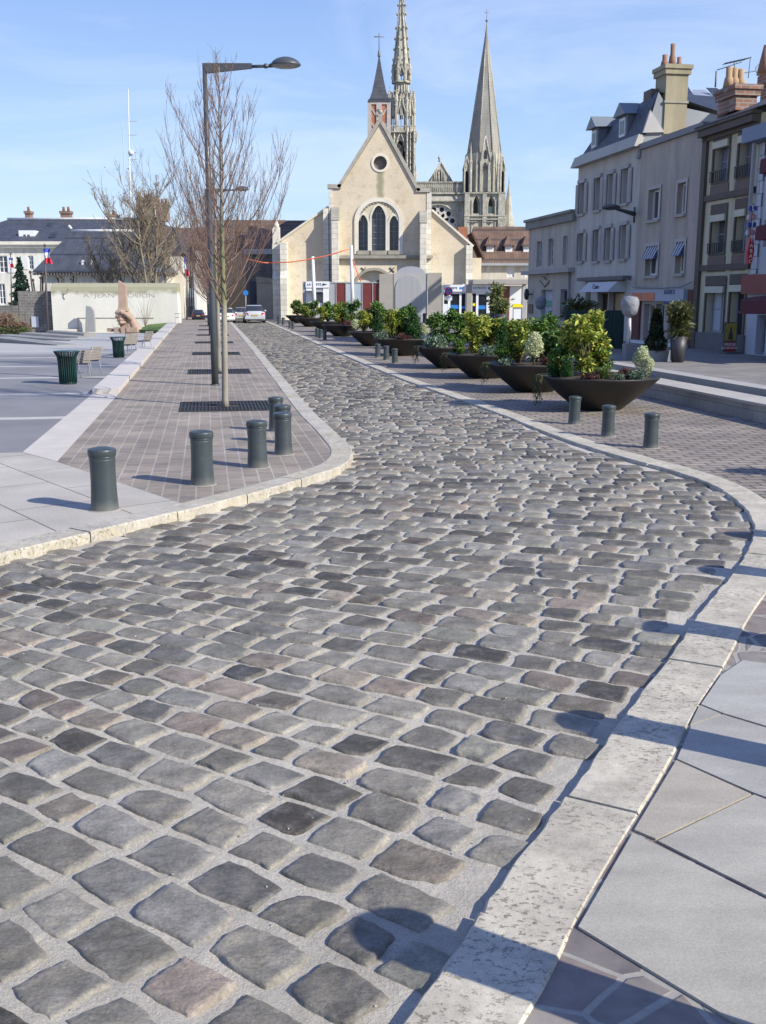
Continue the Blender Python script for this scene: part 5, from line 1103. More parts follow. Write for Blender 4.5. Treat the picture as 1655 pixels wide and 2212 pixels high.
m = MB(); q = [BW.pt(a0-.3,ez3,.7), BW.pt(a1+.3,ez3,.7), BW.pt(a1+.3,ez3,-14), BW.pt(a0-.3,ez3,-14), BW.pt(r0_,rz3,-6), BW.pt(r1_,rz3,-6)]; m.add(q, [(0,1,5,4),(1,2,5),(2,3,4,5),(3,0,4)]); m.build('roof', SLATE, bw)
m = MB(); m.tube([BW.pt(r0_,rz3+.1,-6), BW.pt(r1_,rz3+.1,-6)], .15, 5); m.build('ridge_caps', pm('ridge_white', (.6,.6,.6)), bw)
BRK = brickmat('chimney_brick', (.25,.12,.08), (.18,.09,.06), (.25,.22,.19), .3, .12, .02, (0,0,0), axes='xz', var=.25)
POT = pm('terracotta_pot', (.25,.135,.09), .8, .15, 5, 0)
def chimney(par, fc, x0, x1, yt, yb, o, conv, pots=2, mat=BRK, deep=1.0, hpot=.5):
    r = kr(x0, x1, yt, yb, fc, conv); p0 = conv(x0, (yt+yb)/2); r = fc.rect(*[conv(x0,yt)[0], conv(x1,yb)[0], conv((x0+x1)/2,yt)[1], conv((x0+x1)/2,yb)[1]], out=o)
    m = MB(); fc.box(m, r[0], r[1], r[2], r[3]-.3, o-deep, o); fc.box(m, r[0]-.1, r[1]+.1, r[3]-.3, r[3], o-deep-.1, o+.1); c = m.build('chimney', mat, par)
    for k in range(pots):
        a = r[0] + (r[1]-r[0])*(k+.5)/pots; m = MB(); m.lathe([(.17, 0), (.14, hpot*.8), (.17, hpot)], tuple(fc.pt(a, r[3], o-deep/2)), 8); m.build('chimney_pot', POT, c)
    return c, r
chimney(bw, BW, 205, 248, 262, 335, -6, c1, 1); chimney(bw, BW, 497, 575, 262, 335, -6, c1, 2); chimney(bw, BW, 888, 965, 290, 345, -6, c1, 1); chimney(bw, BW, 1122, 1250, 150, 345, -4, c1, 3, deep=1.6); chimney(bw, BW, 1280, 1372, 195, 345, -3, c1, 3, deep=1.6)
m = MB(); r = kr(155, 285, 422, 500, BW, c1); r = BW.rect(*[c1(155,422)[0], c1(285,422)[0], c1(0,422)[1], c1(0,505)[1]], out=-.8); BW.box(m, r[0], r[1], r[2]-.5, r[3], -4, -.8); dm = m.build('dormer', WHITE, bw)
m = MB(); BW.box(m, r[0]+.55, (r[0]+r[1])/2-.1, r[2]+.35, r[3]-.45, -.8, -.76); BW.box(m, (r[0]+r[1])/2+.1, r[1]-.55, r[2]+.35, r[3]-.45, -.8, -.76); m.build('pane', GL, dm)
for x0, x1, y0, y1, o in ((378,420,355,385,-4),(432,490,445,488,-2)):
    r = BW.rect(c1(x0,0)[0], c1(x1,0)[0], c1(0,y0)[1], c1(0,y1)[1], out=o); sl = (rz3-ez3)/6.7
    q = [BW.pt(r[0],r[2],-(r[2]-ez3)/sl+.85), BW.pt(r[1],r[2],-(r[2]-ez3)/sl+.85), BW.pt(r[1],r[3],-(r[3]-ez3)/sl+.85), BW.pt(r[0],r[3],-(r[3]-ez3)/sl+.85)]; m = MB(); m.add(q, [(0,1,2,3)]); m.prism(q, (0,.3,-.25)); m.build('roof_light', GL, bw)
# low roofs behind, right of the mansion
m = MB(); th = thing('grey_gable_house', 'pale grey house wall glimpsed between the bare trees and the street', 'house', PY(385, 690, 112)); GH = Fac((0, 112, 0), (1,0,0)); r = base_to(kr(1300, 1500, 560, 900, GH, c1), -1.5); GH.box(m, *r, -8, 0); m.build('wall', pm('grey_house', (.42,.43,.44), .85, .1, .5, .1), th)
m = MB(); z = GH.sz(*c1(1400,400), -4)[1]; q = [GH.pt(r[0]-.3,r[3],.3), GH.pt(r[1]+3,r[3],.3), GH.pt(r[1]+3,z,-4), GH.pt(r[0]-.3,z,-4), GH.pt(r[1]+3,r[3],-8.2), GH.pt(r[0]-.3,r[3],-8.2)]; m.add(q, [(0,1,2,3),(2,3,5,4),(1,2,4),(0,3,5)]); m.build('roof', TILE, th)
# ================================================================== RIGHT-HAND TERRACE OF HOUSES
FS = FC
def fr6(x0, x1, y0, y1): a = c6(x0, y0); b = c6(x1, y1); return FS.rect(a[0], b[0], a[1], b[1])
def fr7(x0, x1, y0, y1): a = c7(x0, y0); b = c7(x1, y1); return FS.rect(a[0], b[0], a[1], b[1])
def s6(x, y, o=0): return FS.sz(*c6(x, y), o)
def s7(x, y, o=0): return FS.sz(*c7(x, y), o)
def body(mb, a0, a1, z0, z1, depth=9, back=-.35):   # side and back faces, roof deck
    q = [FS.pt(a0,z0,back), FS.pt(a1,z0,back), FS.pt(a1,z0,-depth), FS.pt(a0,z0,-depth)]; mb.hexa(q + [v + Vector((0,0,z1-z0)) for v in q])
    for a in (a0, a1): mb.add([FS.pt(a,z0,0), FS.pt(a,z0,back), FS.pt(a,z1,back), FS.pt(a,z1,0)], [(0,1,2,3)])
    mb.add([FS.pt(a0,z1,0), FS.pt(a1,z1,0), FS.pt(a1,z1,back), FS.pt(a0,z1,back)], [(0,1,2,3)])
FRM = pm('frame_white', (.62,.62,.62), .5, .05, 3, 0); FRG = pm('frame_grey', (.25,.26,.28), .5, .1, 3, 0); SHUT = pm('shutter_grey', (.36,.345,.33), .7, .12, 2, .1, 20, .005)
CURT = pm('net_curtain', (.42,.44,.47), .9, .15, 4, .1, sc3=(1,1,.2))
zb = ZT - .34
# --- low flat building
s_L0 = FS.sz(1140.7, 600)[0]; s_L1 = FS.sz(1241, 600)[0]; zl = FS.sz(1190, 471)[1]; zl2 = FS.sz(1190, 492)[1]
lb = thing('low_shop', 'low two storey beige shop with flat parapet at the far end of the terrace', 'shop', FS.pt(s_L0, ZT))
W_ = [fr7(118,150,268,440), fr7(195,228,250,432), fr7(292,323,232,425)]; sh = [fr7(147,222,592,808), fr7(275,330,588,800), fr7(357,368,580,790)]; sh = [(w[0],min(w[1],s_L1-.15),max(w[2],ZT+.12),w[3]) for w in sh]
m = MB(); FS.wall(m, [(s_L0,zb),(s_L1,zb),(s_L1,zl),(s_L0,zl)], [rc(w) for w in W_+sh], .22); body(m, s_L0+.01, s_L1-.01, zb, zl-.01, 12); m.build('wall', pm('render_beige_low', (.42,.375,.315), .85, .1, .7, .15), lb)
for w in W_: window(FS, lb, w, .2, 2, 3, FRM, GL, .05)
for i, w in enumerate(sh):
    ww = window(FS, lb, w, .2, 1, 1, FRG, [CURT, DK, DK][i], .07, name='shop_window'); m = MB(); FS.box(m, w[0]+.08, w[1]-.08, w[3]-.75, w[3]-.5, -.14, -.12); m.build('green_blind', pm('green_blind_m', (.10,.30,.22), .6, .1, 3, 0), ww)
m = MB(); FS.box(m, s_L0-.1, s_L1-.02, zl2+.1, zl, 0.0, .18); FS.box(m, s_L0-.12, s_L1-.02, zl, zl+.12, -.4, .28); m.build('parapet', pm('parapet_stone', (.22,.21,.19), .9, .2, 1, .3, 10, .01), lb)
zc = FS.sz(1190, 586)[1]; m = MB(); FS.box(m, s_L0-.25, s_L1-.02, zc-.1, zc+.08, 0, .3); m.build('ledge', pm('ledge_stone', (.36,.33,.30), .85, .1, 2), lb)
m = MB(); a, z = s7(175,520)
for k in range(7): m.lathe([(.02,-.02),(.16,0),(.02,.03)], tuple(FS.pt(a+rng.uniform(-.5,.5), z+rng.uniform(-.2,.3), .03)), 6)
m.tube([FS.pt(a-.7,z-.1,.03), FS.pt(a,z-.35,.04), FS.pt(a+.7,z-.1,.03)], .05, 4); m.build('stone_garland', pm('garland', (.34,.29,.22), .9, .1, 4, 0), lb)
m = MB(); r = fr7(62,95,688,750); FS.box(m, *r, 0, .04); m.build('plaque', pm('plaque_brown', (.13,.10,.07), .6, .1, 4, 0), lb)
m = MB(); r = fr7(342,352,440,830); m.tube([FS.pt(r[0], ZT, .08), FS.pt(r[0], zc, .08)], .05, 6); m.build('downpipe', FRG, lb)
m = MB(); r = fr7(60,90,590,655); m.lathe([(.02,-.28),(.1,-.2),(.13,0),(.1,.2),(.02,.28)], tuple(FS.pt(r[1], (r[2]+r[3])/2, .3)), 10); m.tube([FS.pt(r[1],(r[2]+r[3])/2,0), FS.pt(r[1],(r[2]+r[3])/2,.3)], .03, 4); tag(m.build('bracket_sign', pm('sign_dark', (.03,.035,.04), .5, .1, 3, 0)), 'dark oval bracket sign on the corner of the low beige shop', 'sign')
# --- white house with mansard
s0, s1 = s_L1, FS.sz(1377, 500)[0]; zg = FS.sz(1310, 347)[1]; zg = FS.sz(1315, 341)[1]; zg2 = FS.sz(1315, 318)[1]
wh = thing('mansard_house', 'three storey grey white house with mansard slate roof and open shutters', 'house', FS.pt(s0, ZT))
U_ = [fr6(407,441,928,1132), fr6(512,548,893,1108), fr6(597,633,868,1080), fr6(692,734,832,1062)]; V_ = [fr7(400,434,215,402), fr7(503,537,190,400), fr7(582,618,178,396), fr7(682,722,160,385)]
bot = [fr7(442,478,548,840), fr7(522,590,610,905), fr7(598,702,607,800)]; bot = [(w[0],w[1],max(w[2],ZT+.12),w[3]) for w in bot]
zwb = ZT - .34
m = MB(); FS.wall(m, [(s0+.01,zb),(s1,zb),(s1,zg2+.1),(s0+.01,zg2+.1)], [rc(w) for w in U_+V_] + [rc((w[0],w[1],max(w[2],ZT+.05),w[3])) for w in bot], .28); body(m, s0+.01, s1-.01, zb, zg2, 5.4)
m.build('wall', pm('render_white', (.46,.43,.385), .85, .08, .6, .15), wh)
for w in U_ + V_:
    ww = window(FS, wh, w, .24, 2, 3, FRM, GL, .05, sill=pm('ledge_stone', (.36,.33,.30)))
    m = MB(); wd_ = (w[1]-w[0])*.5
    FS.box(m, w[0]-.12, w[1]+.12, w[3], w[3]+.14, 0, .1); m.build('lintel', SHUT, ww)
    for s_ in (-1, 1):
        m = MB(); a = w[0]-wd_-.06 if s_ < 0 else w[1]+.06; FS.box(m, a, a+wd_, w[2], w[3]-.02, .03, .07)
        for k in range(14): z = w[2]+.08+(w[3]-w[2]-.2)*k/14; FS.box(m, a+.04, a+wd_-.04, z, z+.04, .07, .085)
        m.build('shutter', SHUT, ww)
SHD = glass('shop_dark', (.03,.025,.02), .12); LIT = pm('warm_reflection', (.42,.33,.20), .3, .3, 1, 0)
for i, w in enumerate(bot): window(FS, wh, (w[0],w[1],max(w[2],ZT+.05),w[3]), .26, 1 if i else 2, 1, pm('shop_timber', (.16,.10,.06), .6, .2, 2), [DK, SHD, LIT][i], .07, name='shop_window')
zk = FS.sz(1315, 330)[1]
m = MB(); FS.box(m, s0-.15, s1+.02, zg2-.12, zg2+.02, 0, .15); q = [FS.pt(s0-.1,zg2+.02,0), FS.pt(s1+.05,zg2+.02,0), FS.pt(s1+.05,zg2+.02,.15), FS.pt(s0-.1,zg2+.02,.15), FS.pt(s0-.15,zg,0), FS.pt(s1+.08,zg,0), FS.pt(s1+.08,zg,.32), FS.pt(s0-.15,zg,.32)]; m.hexa(q)
m.build('cornice', pm('cornice_cream', (.40,.38,.33), .85, .1, 1), wh)
m = MB(); z7 = FS.sz(*c7(600,412))[1]; FS.box(m, s0+.1, s1-.1, z7-.08, z7+.08, 0, .12) if False else None
r = fr7(440,752,505,530); FS.box(m, r[0], r[1], r[2], r[3], 0, .35); m.build('shop_cornice', pm('old_cornice', (.13,.12,.11), .8, .2, 2), wh)
aw = thing('shop_awning', 'pale grey folded awning above the brown shop front of the mansard house', 'awning', FS.pt(fr7(517,715,540,605)[0], 2)); r = fr7(517,715,540,607); m = MB(); q = [FS.pt(r[0],r[2],.0), FS.pt(r[1],r[2],.0), FS.pt(r[1],r[2],.75), FS.pt(r[0],r[2],.75), FS.pt(r[0],r[3],.0), FS.pt(r[1],r[3],.0), FS.pt(r[1],r[3],.35), FS.pt(r[0],r[3],.35)]; m.hexa(q); m.build('canvas', pm('awning_grey', (.50,.50,.50), .8, .1, 2), aw)
text('Cave', .3, FS, (r[0]+r[1])/2, (r[2]+r[3])/2, .62, pm('script_dark', (.06,.06,.06), .6, .1, 3, 0), aw, .01, name='lettering')
# mansard: steep lower slope and upper slope, hipped at the far end
PF = Fac(FS.pt(s1, 0), ED)      # plane across the party wall, facing the camera
zT = PF.sz(*c6(935,312))[1]; aT = PF.sz(*c6(935,312))[0]
def pv(x, y, o): a, z = s6(x, y, o); return FS.pt(a, z, o)
fr_ = [FS.pt(s0-.1, zg, .2), FS.pt(s1, zg, .2), FS.pt(s1, zT, -aT), pv(740,440,-.75), pv(590,530,-.6), pv(492,640,-.3)]
bk_ = [v - FS.n*(5.5 if i < 2 else 3.5) - Vector((0,0,0 if i < 2 else .9)) for i, v in enumerate(fr_)]
m = MB(); m.add(fr_ + bk_, [(0,1,2),(0,2,3),(0,3,4),(0,4,5)] + [(2,3,9,8),(3,4,10,9),(4,5,11,10),(5,0,6,11)]); 
m.build('roof', SLATE, wh)
zA, zB = PF.sz(*c6(1125,425))[1], PF.sz(*c6(1330,470))[1]; aA, aB = PF.sz(*c6(1125,425))[0], PF.sz(*c6(1330,470))[0]
m = MB(); PF.poly(m, [(-.1, zg-.4), (aB, zg-.4), (aB, zB), (aA, zA), (aT+.35, zT-.5), (aT, zT-.02)], -.25, .0); m.build('party_wall', pm('slate_wall', (.22,.235,.25), .7, .15, 1), wh)
for x0, x1, y0, y1 in ((478,520,560,715),(662,715,475,645)):
    r = FS.rect(c6(x0,0)[0], c6(x1,0)[0], c6(0,y0)[1], c6(0,y1)[1], out=.0); z0, z1 = max(zg+.05, r[2]), r[3]; dd = 2.2
    m = MB(); FS.box(m, r[0], r[1], z0-.1, z1, -dd, -.05); dm = m.build('dormer', pm('zinc_dark', (.14,.155,.18), .5, .15, 1, 0), wh)
    m = MB(); FS.box(m, r[0]+.12, r[1]-.12, z0+.15, z1-.1, -.05, 0.0); ff = m.build('window', FRM, dm); m = MB(); FS.box(m, r[0]+.2, (r[0]+r[1])/2-.03, z0+.25, z1-.2, 0, .012); FS.box(m, (r[0]+r[1])/2+.03, r[1]-.2, z0+.25, z1-.2, 0, .012); m.build('pane', GL, ff)
    m = MB(); ac = (r[0]+r[1])/2; b = [FS.pt(r[0]-.2,z1-.02,.15), FS.pt(r[1]+.2,z1-.02,.15), FS.pt(r[1]+.2,z1+.1,-dd-.6), FS.pt(r[0]-.2,z1+.1,-dd-.6), FS.pt(ac,z1+.45,.15), FS.pt(ac,z1+.5,-dd-.6)]; m.add(b, [(0,1,4),(1,2,5,4),(3,0,4,5),(0,1,2,3),(2,3,5)]); m.build('dormer_roof', pm('zinc_grey', (.16,.185,.20), .5, .2, 1, 0), dm)
TAN = pm('tan_render', (.31,.27,.18), .9, .1, 1, .2, 10, .01)
def pchim(par, PF, x0, x1, yt, yb, th, mat, pots, pmat, base=None, sidew=0):
    a0, a1 = PF.sz(*c6(x0,(yt+yb)/2))[0], PF.sz(*c6(x1,(yt+yb)/2))[0]; zt_, zb_ = PF.sz(*c6((x0+x1)/2,yt))[1], PF.sz(*c6((x0+x1)/2,yb))[1]
    m = MB(); PF.box(m, a0, a1, zb_, zt_-.32, -th, .06); PF.box(m, a0-.07, a1+.07, zt_-.32, zt_-.14, -th-.07, .13); PF.box(m, a0-.12, a1+.12, zt_-.14, zt_, -th-.1, .18); c = m.build('chimney', mat, par)
    for f, h_, r_ in pots: m = MB(); m.lathe([(r_*1.35, 0), (r_, h_*.45), (r_*.75, h_*.55), (r_*.8, h_)], tuple(PF.pt(a0+(a1-a0)*f, zt_, -th/2)), 10); m.build('chimney_pot', pmat, c)
    return c, a0, a1, zt_
c, a0, a1, zt_ = pchim(wh, PF, 975, 1122, 135, 600, .85, TAN, ((.14,.42,.12),(.48,.8,.11),(.8,.36,.1)), POT)
m = MB(); PF.box(m, a0-.04, a1+.04, zt_-1.3, zt_-1.22, -.9, .1); m.build('band', CAPST, c)
m = MB(); a_ = PF.sz(*c6(945,400))[0]; PF.box(m, a_-.14, a_+.12, zg+.5, PF.sz(*c6(945,275))[1], -1.2, -.5); m.build('side_flue', pm('dark_stack', (.14,.12,.10), .9, .2, 2), wh)
m = MB(); q = [PF.sz(*c6(x, y)) for x, y in ((822,592),(965,588),(872,440))]; PF.poly(m, q, .0, .12); m.build('roof_flashing', pm('flashing', (.36,.35,.33), .7, .15, 2), wh)
# lamp on a wall arm
PLMP = pm('wall_lamp_paint', (.07,.075,.085), .5, .1, 3, 0)
def arm_lamp(fc, x0, y0, x1, y1, conv, label, o=1.6):
    a, z = fc.sz(*conv(x1, y1)); rt = thing('wall_lamp', label, 'wall lamp', fc.pt(a, z), 'lamps on wall arms')
    p1 = fc.pt(a, z, 0); q = fc.sz(*conv(x0, y0), o); p0 = fc.pt(q[0], q[1], o); m = MB(); m.tube([p1, p0], [.09,.05], 6); m.tube([p1 + Vector((0,0,-.3)), p1 + Vector((0,0,.25))], .06, 6); m.build('arm', PLMP, rt)
    m = MB(); u = (p0-p1).normalized(); m.ball(tuple(p0 + u*.2), .3, 0, 10, 6, 1.2, 1.2, .35); m.build('lamp_head', PLMP, rt)
arm_lamp(FS, 640, 1095, 775, 1135, c6, 'dark wall lamp on a long arm between the mansard house and the flat beige house', 1.0)
# --- beige flat building
s0, s1 = FS.sz(1377, 500)[0], FS.sz(1514, 450)[0]; zt1 = s6(1010,625)[1]
be = thing('beige_house', 'plain pinkish beige flat roofed house with white windows and striped blinds', 'house', FS.pt(s0, ZT))
W1 = [fr6(868,942,968,1172), fr6(1062,1118,925,1132)]; W2 = [fr7(850,930,300,497), fr7(1052,1108,272,482)]; SW = [fr7(832,905,688,928), fr7(912,968,686,945), fr7(996,1085,680,925)]
m = MB(); FS.wall(m, [(s0+.01,zb),(s1,zb),(s1,zt1),(s0+.01,zt1)], [rc(w) for w in W1+W2] + [rc((w[0],w[1],max(w[2],ZT+.08),w[3])) for w in SW], .3); body(m, s0+.01, s1-.01, zb, zt1-.01, 10); m.build('wall', pm('render_pink_beige', (.40,.345,.29), .88, .12, .5, .2, 14, .01), be)
m = MB(); FS.box(m, s0, s1+.05, zt1-.08, zt1+.12, -.5, .12); m.build('roof_edge', pm('edge_lead', (.17,.17,.18), .6, .1, 2, 0), be)
for w in W1 + W2:
    ww = window(FS, be, w, .22, 2, 1, FRM, GL, .08, sill=pm('ledge_stone', (.36,.33,.30))); m = MB(); FS.wall(m, rc((w[0]-.12,w[1]+.12,w[2]-.02,w[3]+.12)), [rc(w)], .05, .03); m.build('surround', pm('surround_pale', (.42,.38,.35), .8, .06, 2, 0), ww)
t_ = NT('striped_blind'); sx_ = t_.n('ShaderNodeSeparateXYZ'); t_.l(t_.co(), sx_.inputs[0]); f_ = t_.math('LESS_THAN', t_.math('FRACT', t_.math('MULTIPLY', sx_.outputs[1], 5.0)), .5); STR = t_.done(t_.mix(f_, (.45,.45,.46), (.05,.07,.15)), .8)
for w in W2: m = MB(); q = [FS.pt(w[0],w[3]-.45,.0), FS.pt(w[1],w[3]-.45,.0), FS.pt(w[1],w[3]-.45,.2), FS.pt(w[0],w[3]-.45,.2), FS.pt(w[0],w[3],-.1), FS.pt(w[1],w[3],-.1), FS.pt(w[1],w[3],-.02), FS.pt(w[0],w[3],-.02)]; m.hexa(q); m.build('striped_blind', STR, be)
for i, w in enumerate(SW): window(FS, be, (w[0],w[1],max(w[2],ZT+.08),w[3]), .26, 1, 1, FRM, [pm('shop_warm', (.26,.20,.12), .25, .5, 1.2, 0), DK, pm('shop_warm2', (.36,.33,.27), .25, .5, .9, 0)][i], .06, name='shop_door' if i == 1 else 'shop_window')
m = MB(); r = fr7(785,1135,590,668); FS.box(m, r[0], r[1], r[2], r[3], 0, .18); sgn = m.build('shop_sign', pm('sign_grey', (.33,.36,.42), .5, .06, 2, 0), be)
for x0, x1 in ((790,852),(860,940)): m = MB(); q = fr7(x0,x1,612,665); FS.box(m, *q, .18, .2); pnl = m.build('orange_panel', pm('sign_orange', (.60,.16,.07), .5, .08, 2, 0), sgn)
q = fr7(955,1130,600,640); SGT = pm('sign_text_blue', (.10,.13,.25), .5, .1, 3, 0); text('AGENCE', .22, FS, (q[0]+q[1])/2, (q[2]+q[3])/2+.06, .19, SGT, sgn, .01); text('IMMOBILIER', .15, FS, (q[0]+q[1])/2, q[2]-.2, .19, SGT, sgn, .01)
m = MB(); q = fr7(762,815,670,935); FS.box(m, q[0], q[1], ZT, q[3], 0, .08); m.build('red_brick_pier', pm('brick_red_dark', (.12,.045,.035), .8, .2, 4), be); m = MB(); q = fr7(1138,1168,590,960); FS.box(m, q[0], q[1], ZT, q[3], 0, .08); m.build('red_brick_pier', pm('brick_red_dark', (.12,.045,.035)), be)
m = MB(); q = fr7(770,1145,935,965); FS.box(m, q[0], q[1], ZT-.02, ZT+.1, 0, .3); m.build('doorstep', FRM, be)
m = MB(); pts = [s7(760,520), s7(800,575), s7(1000,580), s7(1130,570), s7(1200,540)]; m.tube([FS.pt(a,z,.22) for a,z in pts], .025, 4); m.build('cable', FRG, be)
# slate roofs behind the beige house
hb = thing('hipped_slate_roof_house', 'dark hipped slate roof rising behind the flat beige house', 'house', FS.pt(s0, ZT, -14))
def bp(x, y, o): a, z = s6(x, y, o); return FS.pt(a, z, o)
m = MB(); o = -14; q = [bp(1060,560,o), bp(1420,560,o), bp(1400,440,o), bp(1060,425,o)]; m.add(q + [v - FS.n*.3 for v in q] + [Vector((q[0].x,q[0].y,0)), Vector((q[1].x,q[1].y,0))], [(0,1,2,3),(0,1,9,8)]); m.build('wall', pm('slate_wall', (.22,.24,.25), .7, .15, 1), hb)
m = MB(); q = [bp(1060,425,o), bp(1410,440,o), bp(1250,288,o-5), bp(1130,290,o-5), bp(1140,250,o-6)]; r_ = [bp(1160,300,o-4), bp(1300,345,o-3.5), bp(1265,285,o-5), bp(1330,290,o-5), bp(1400,330,o-3)]
m.add([bp(1060,425,o), bp(1400,442,o), bp(1300,345,o-2.5), bp(1170,335,o-2.5), bp(1125,270,o-4), bp(1250,287,o-4), bp(1325,290,o-4), bp(1405,335,o-3)], [(0,1,2,3),(0,3,4),(2,1,7,6),(2,6,5)])
m.add([bp(1165,335,o-2.5), bp(1300,345,o-2.5), bp(1245,300,o-5), bp(1160,300,o-5)], [(0,1,2,3)], 1); m.build('roof', [SLATE, pm('zinc', (.32,.34,.36))], hb)
m = MB(); p = bp(1315,285,o-4); m.tube([p, p + Vector((0,0,1.0))], .06, 4); m.build('finial', LEAD, hb)
# --- yellow house
s0, s1 = FS.sz(1515, 450)[0], FS.sz(*c7(1560, 300))[0]; zt2 = s6(1420,515)[1]; ztop = s6(1420,565)[1]
ye = thing('yellow_house', 'yellow and dark timbered house with tall shuttered windows and carved eaves', 'house', FS.pt(s0, ZT))
W1 = [fr6(1308,1408,640,915), fr6(1475,1558,600,885)]; W2 = [fr7(1290,1385,85,350), fr7(1452,1522,50,335)]; W3 = [fr7(1252,1375,565,880), fr7(1412,1512,555,930)]
DKT = pm('dark_brown_timber', (.085,.065,.05), .7, .2, 2); 
W3 = [(w[0],w[1],max(w[2],ZT+.1),w[3]) for w in W3]
m = MB(); FS.wall(m, [(s0+.01,zb),(s1,zb),(s1,zt2),(s0+.01,zt2)], [rc(w) for w in W1+W2+W3], .3); body(m, s0+.01, s1-.01, zb, zt2-.01, 10); m.build('wall', pm('yellow_render', (.50,.46,.32), .85, .08, 1, .1), ye)
for i, w in enumerate(W1 + W2 + W3):
    ww = window(FS, ye, w, .25, 2, 2, FRG, [pm('shutter_bluegrey', (.13,.16,.19), .6, .12, 3), pm('shutter_bluegrey', (.13,.16,.19)), GL, CURT, CURT, DK][i], .06)
    m = MB(); FS.wall(m, rc((w[0]-.09,w[1]+.07,w[2]-.07,w[3]+.3)), [rc(w)], .05, .04); m.build('timber_surround', DKT, ww)
    m = MB(); FS.box(m, w[0]+.01, w[1]-.01, w[3]-.22, w[3]-.02, -.03, .1); m.build('blind_box', pm('blind_cream', (.50,.47,.36), .7, .05, 2, 0), ww)
    if i < 4:
        m = MB(); 
        for k in range(9): a = w[0]+(w[1]-w[0])*k/8; FS.box(m, a-.012, a+.012, w[2], w[2]+.3, .1, .12)
        FS.box(m, w[0]-.02, w[1]+.02, w[2]+.3, w[2]+.33, .09, .13); m.build('railing', pm('iron_dark', (.03,.03,.03)), ww)
        m = MB(); FS.box(m, w[0]-.1, w[1]+.1, w[2]-.55, w[2]-.09, .0, .035); m.build('apron_panel', pm('apron_brown', (.14,.10,.085), .75, .2, 2), ww)
for z in (s6(1410,1005)[1], s7(1380,440)[1]): m = MB(); FS.box(m, s0, s1, z-.09, z+.09, 0, .08); m.build('timber_band', DKT, ye)
m = MB(); FS.box(m, s0, s0+.28, ZT, zt2-.1, .0, .1); m.build('corner_post', DKT, ye)
m = MB(); FS.box(m, s0-.05, s1, zt2-.38, zt2-.05, 0, .1); n = 34
for k in range(n): a = s0+(s1-s0)*(k+.5)/n; FS.box(m, a-.05, a+.05, zt2-.26, zt2-.06, .1, .28)
FS.box(m, s0-.1, s1+.05, zt2-.05, zt2+.04, 0, .34); m.build('eaves', DKT, ye)
m = MB(); q = fr7(1168,1345,925,985); FS.box(m, s0+.02, s1, ZT-.02, ZT+.55, 0, .08); m.build('plinth', pm('plinth_grey', (.14,.135,.13), .85, .15, 2), ye)
za = s6(1655,290,-4)[1]; m = MB(); q = [FS.pt(s0-.1,zt2+.05,.36), FS.pt(s1+4,zt2+.05,.36), FS.pt(s1+4,za,-4.5), FS.pt(s0+2.8,za,-4.5), FS.pt(s0-.1,zt2+.1,-10)]; m.add(q, [(0,1,2,3),(0,3,4)]); m.build('roof', SLATE, ye)
PF2 = Fac(FS.pt(s0+1.2, 0), ED)
c, a0, a1, zt_ = pchim(ye, PF2, 1448, 1588, 268, 440, 1.1, BRK, ((.05,.6,.13),(.32,.58,.13),(.62,.55,.13)), pm('pot_pale', (.36,.24,.14), .8, .1, 4, 0))
r = (0,0,0,zt_)
# aerials
an_ = thing('tv_aerial', 'thin metal television aerials above the brick chimney with three pots', 'aerial', tuple(PF2.pt(a0, zt_, -.5)))
m = MB(); o = 0
def bp(x, y, o): a, z = PF2.sz(*c6(x, y), -.6+o*.0); return PF2.pt(a, z, -.6+o)
def tb(p, q, rr=.013): m.tube([bp(*p, o), bp(*q, o)], rr, 4)
tb((1443,225),(1443,120)); tb((1535,225),(1550,85)); tb((1325,170),(1492,115)); tb((1375,125),(1550,85)); tb((1405,205),(1590,175)); m.tube([bp(1610,125,o), bp(1585,155,o), bp(1590,185,o), bp(1608,205,o)], .012, 4)
for x in range(1390,1540,22): m.tube([bp(x,122-(x-1390)*.22,-.25), bp(x+6,124-(x-1390)*.22,.25)], .015, 3)
m.build('aerial_rods', pm('aerial_metal', (.12,.13,.15), .5, .1, 3, 0), an_)
# --- corner building at the right edge
s0, s1 = FS.sz(*c7(1560, 300))[0], FS.sz(1655,500)[0] + 5; zt3 = s6(1640,630)[1]
co = thing('corner_tobacconist', 'pale corner building with white tiled edge, red fascia and burgundy awnings', 'shop', FS.pt(s0, ZT))
W1 = [fr6(1640,1720,700,880), fr7(1640,1720,120,300)]; dr = fr7(1585,1650,760,1045); dr = (dr[0], dr[1], ZT+.02, dr[3]); dr2 = (dr[1]+.15, dr[1]+1.8, ZT+.02, dr[3])
m = MB(); FS.wall(m, [(s0+.01,zb),(s1,zb),(s1,zt3),(s0+.01,zt3)], [rc(w) for w in W1] + [rc(dr), rc(dr2)], .3); body(m, s0+.01, s1-.01, zb, zt3-.01, 8); m.build('wall', pm('corner_white', (.44,.46,.50), .8, .06, 1, .05), co)
for w in W1: window(FS, co, w, .2, 2, 2, FRM, GL, .05)
for w in (dr, dr2): window(FS, co, w, .26, 2, 1, FRG, DK, .08, name='shop_door')
m = MB(); q = fr6(1605,1640,690,1259); FS.box(m, q[0], q[1], s7(1600,485)[1], q[3]+.3, 0, .06); m.build('tiled_pier', brickmat('white_tiles', (.50,.52,.56), (.46,.48,.53), (.15,.16,.18), .3, .35, .012, (0,0,PI/2), axes='xz', var=.05), co)
m = MB(); FS.box(m, s0-.1, s1, zt3-.1, zt3+.3, -.3, .5); m.build('cornice', pm('corner_cornice', (.16,.20,.28), .6, .1, 2, 0), co)
m = MB(); m.tube([FS.pt(s0+.1, ZT+2.6, .2), FS.pt(s0+.1, zt3-.1, .2), FS.pt(s0+.25, zt3+.0, .4)], .06, 6); m.build('downpipe', pm('pipe_grey', (.42,.45,.50), .5, .05, 3, 0), co)
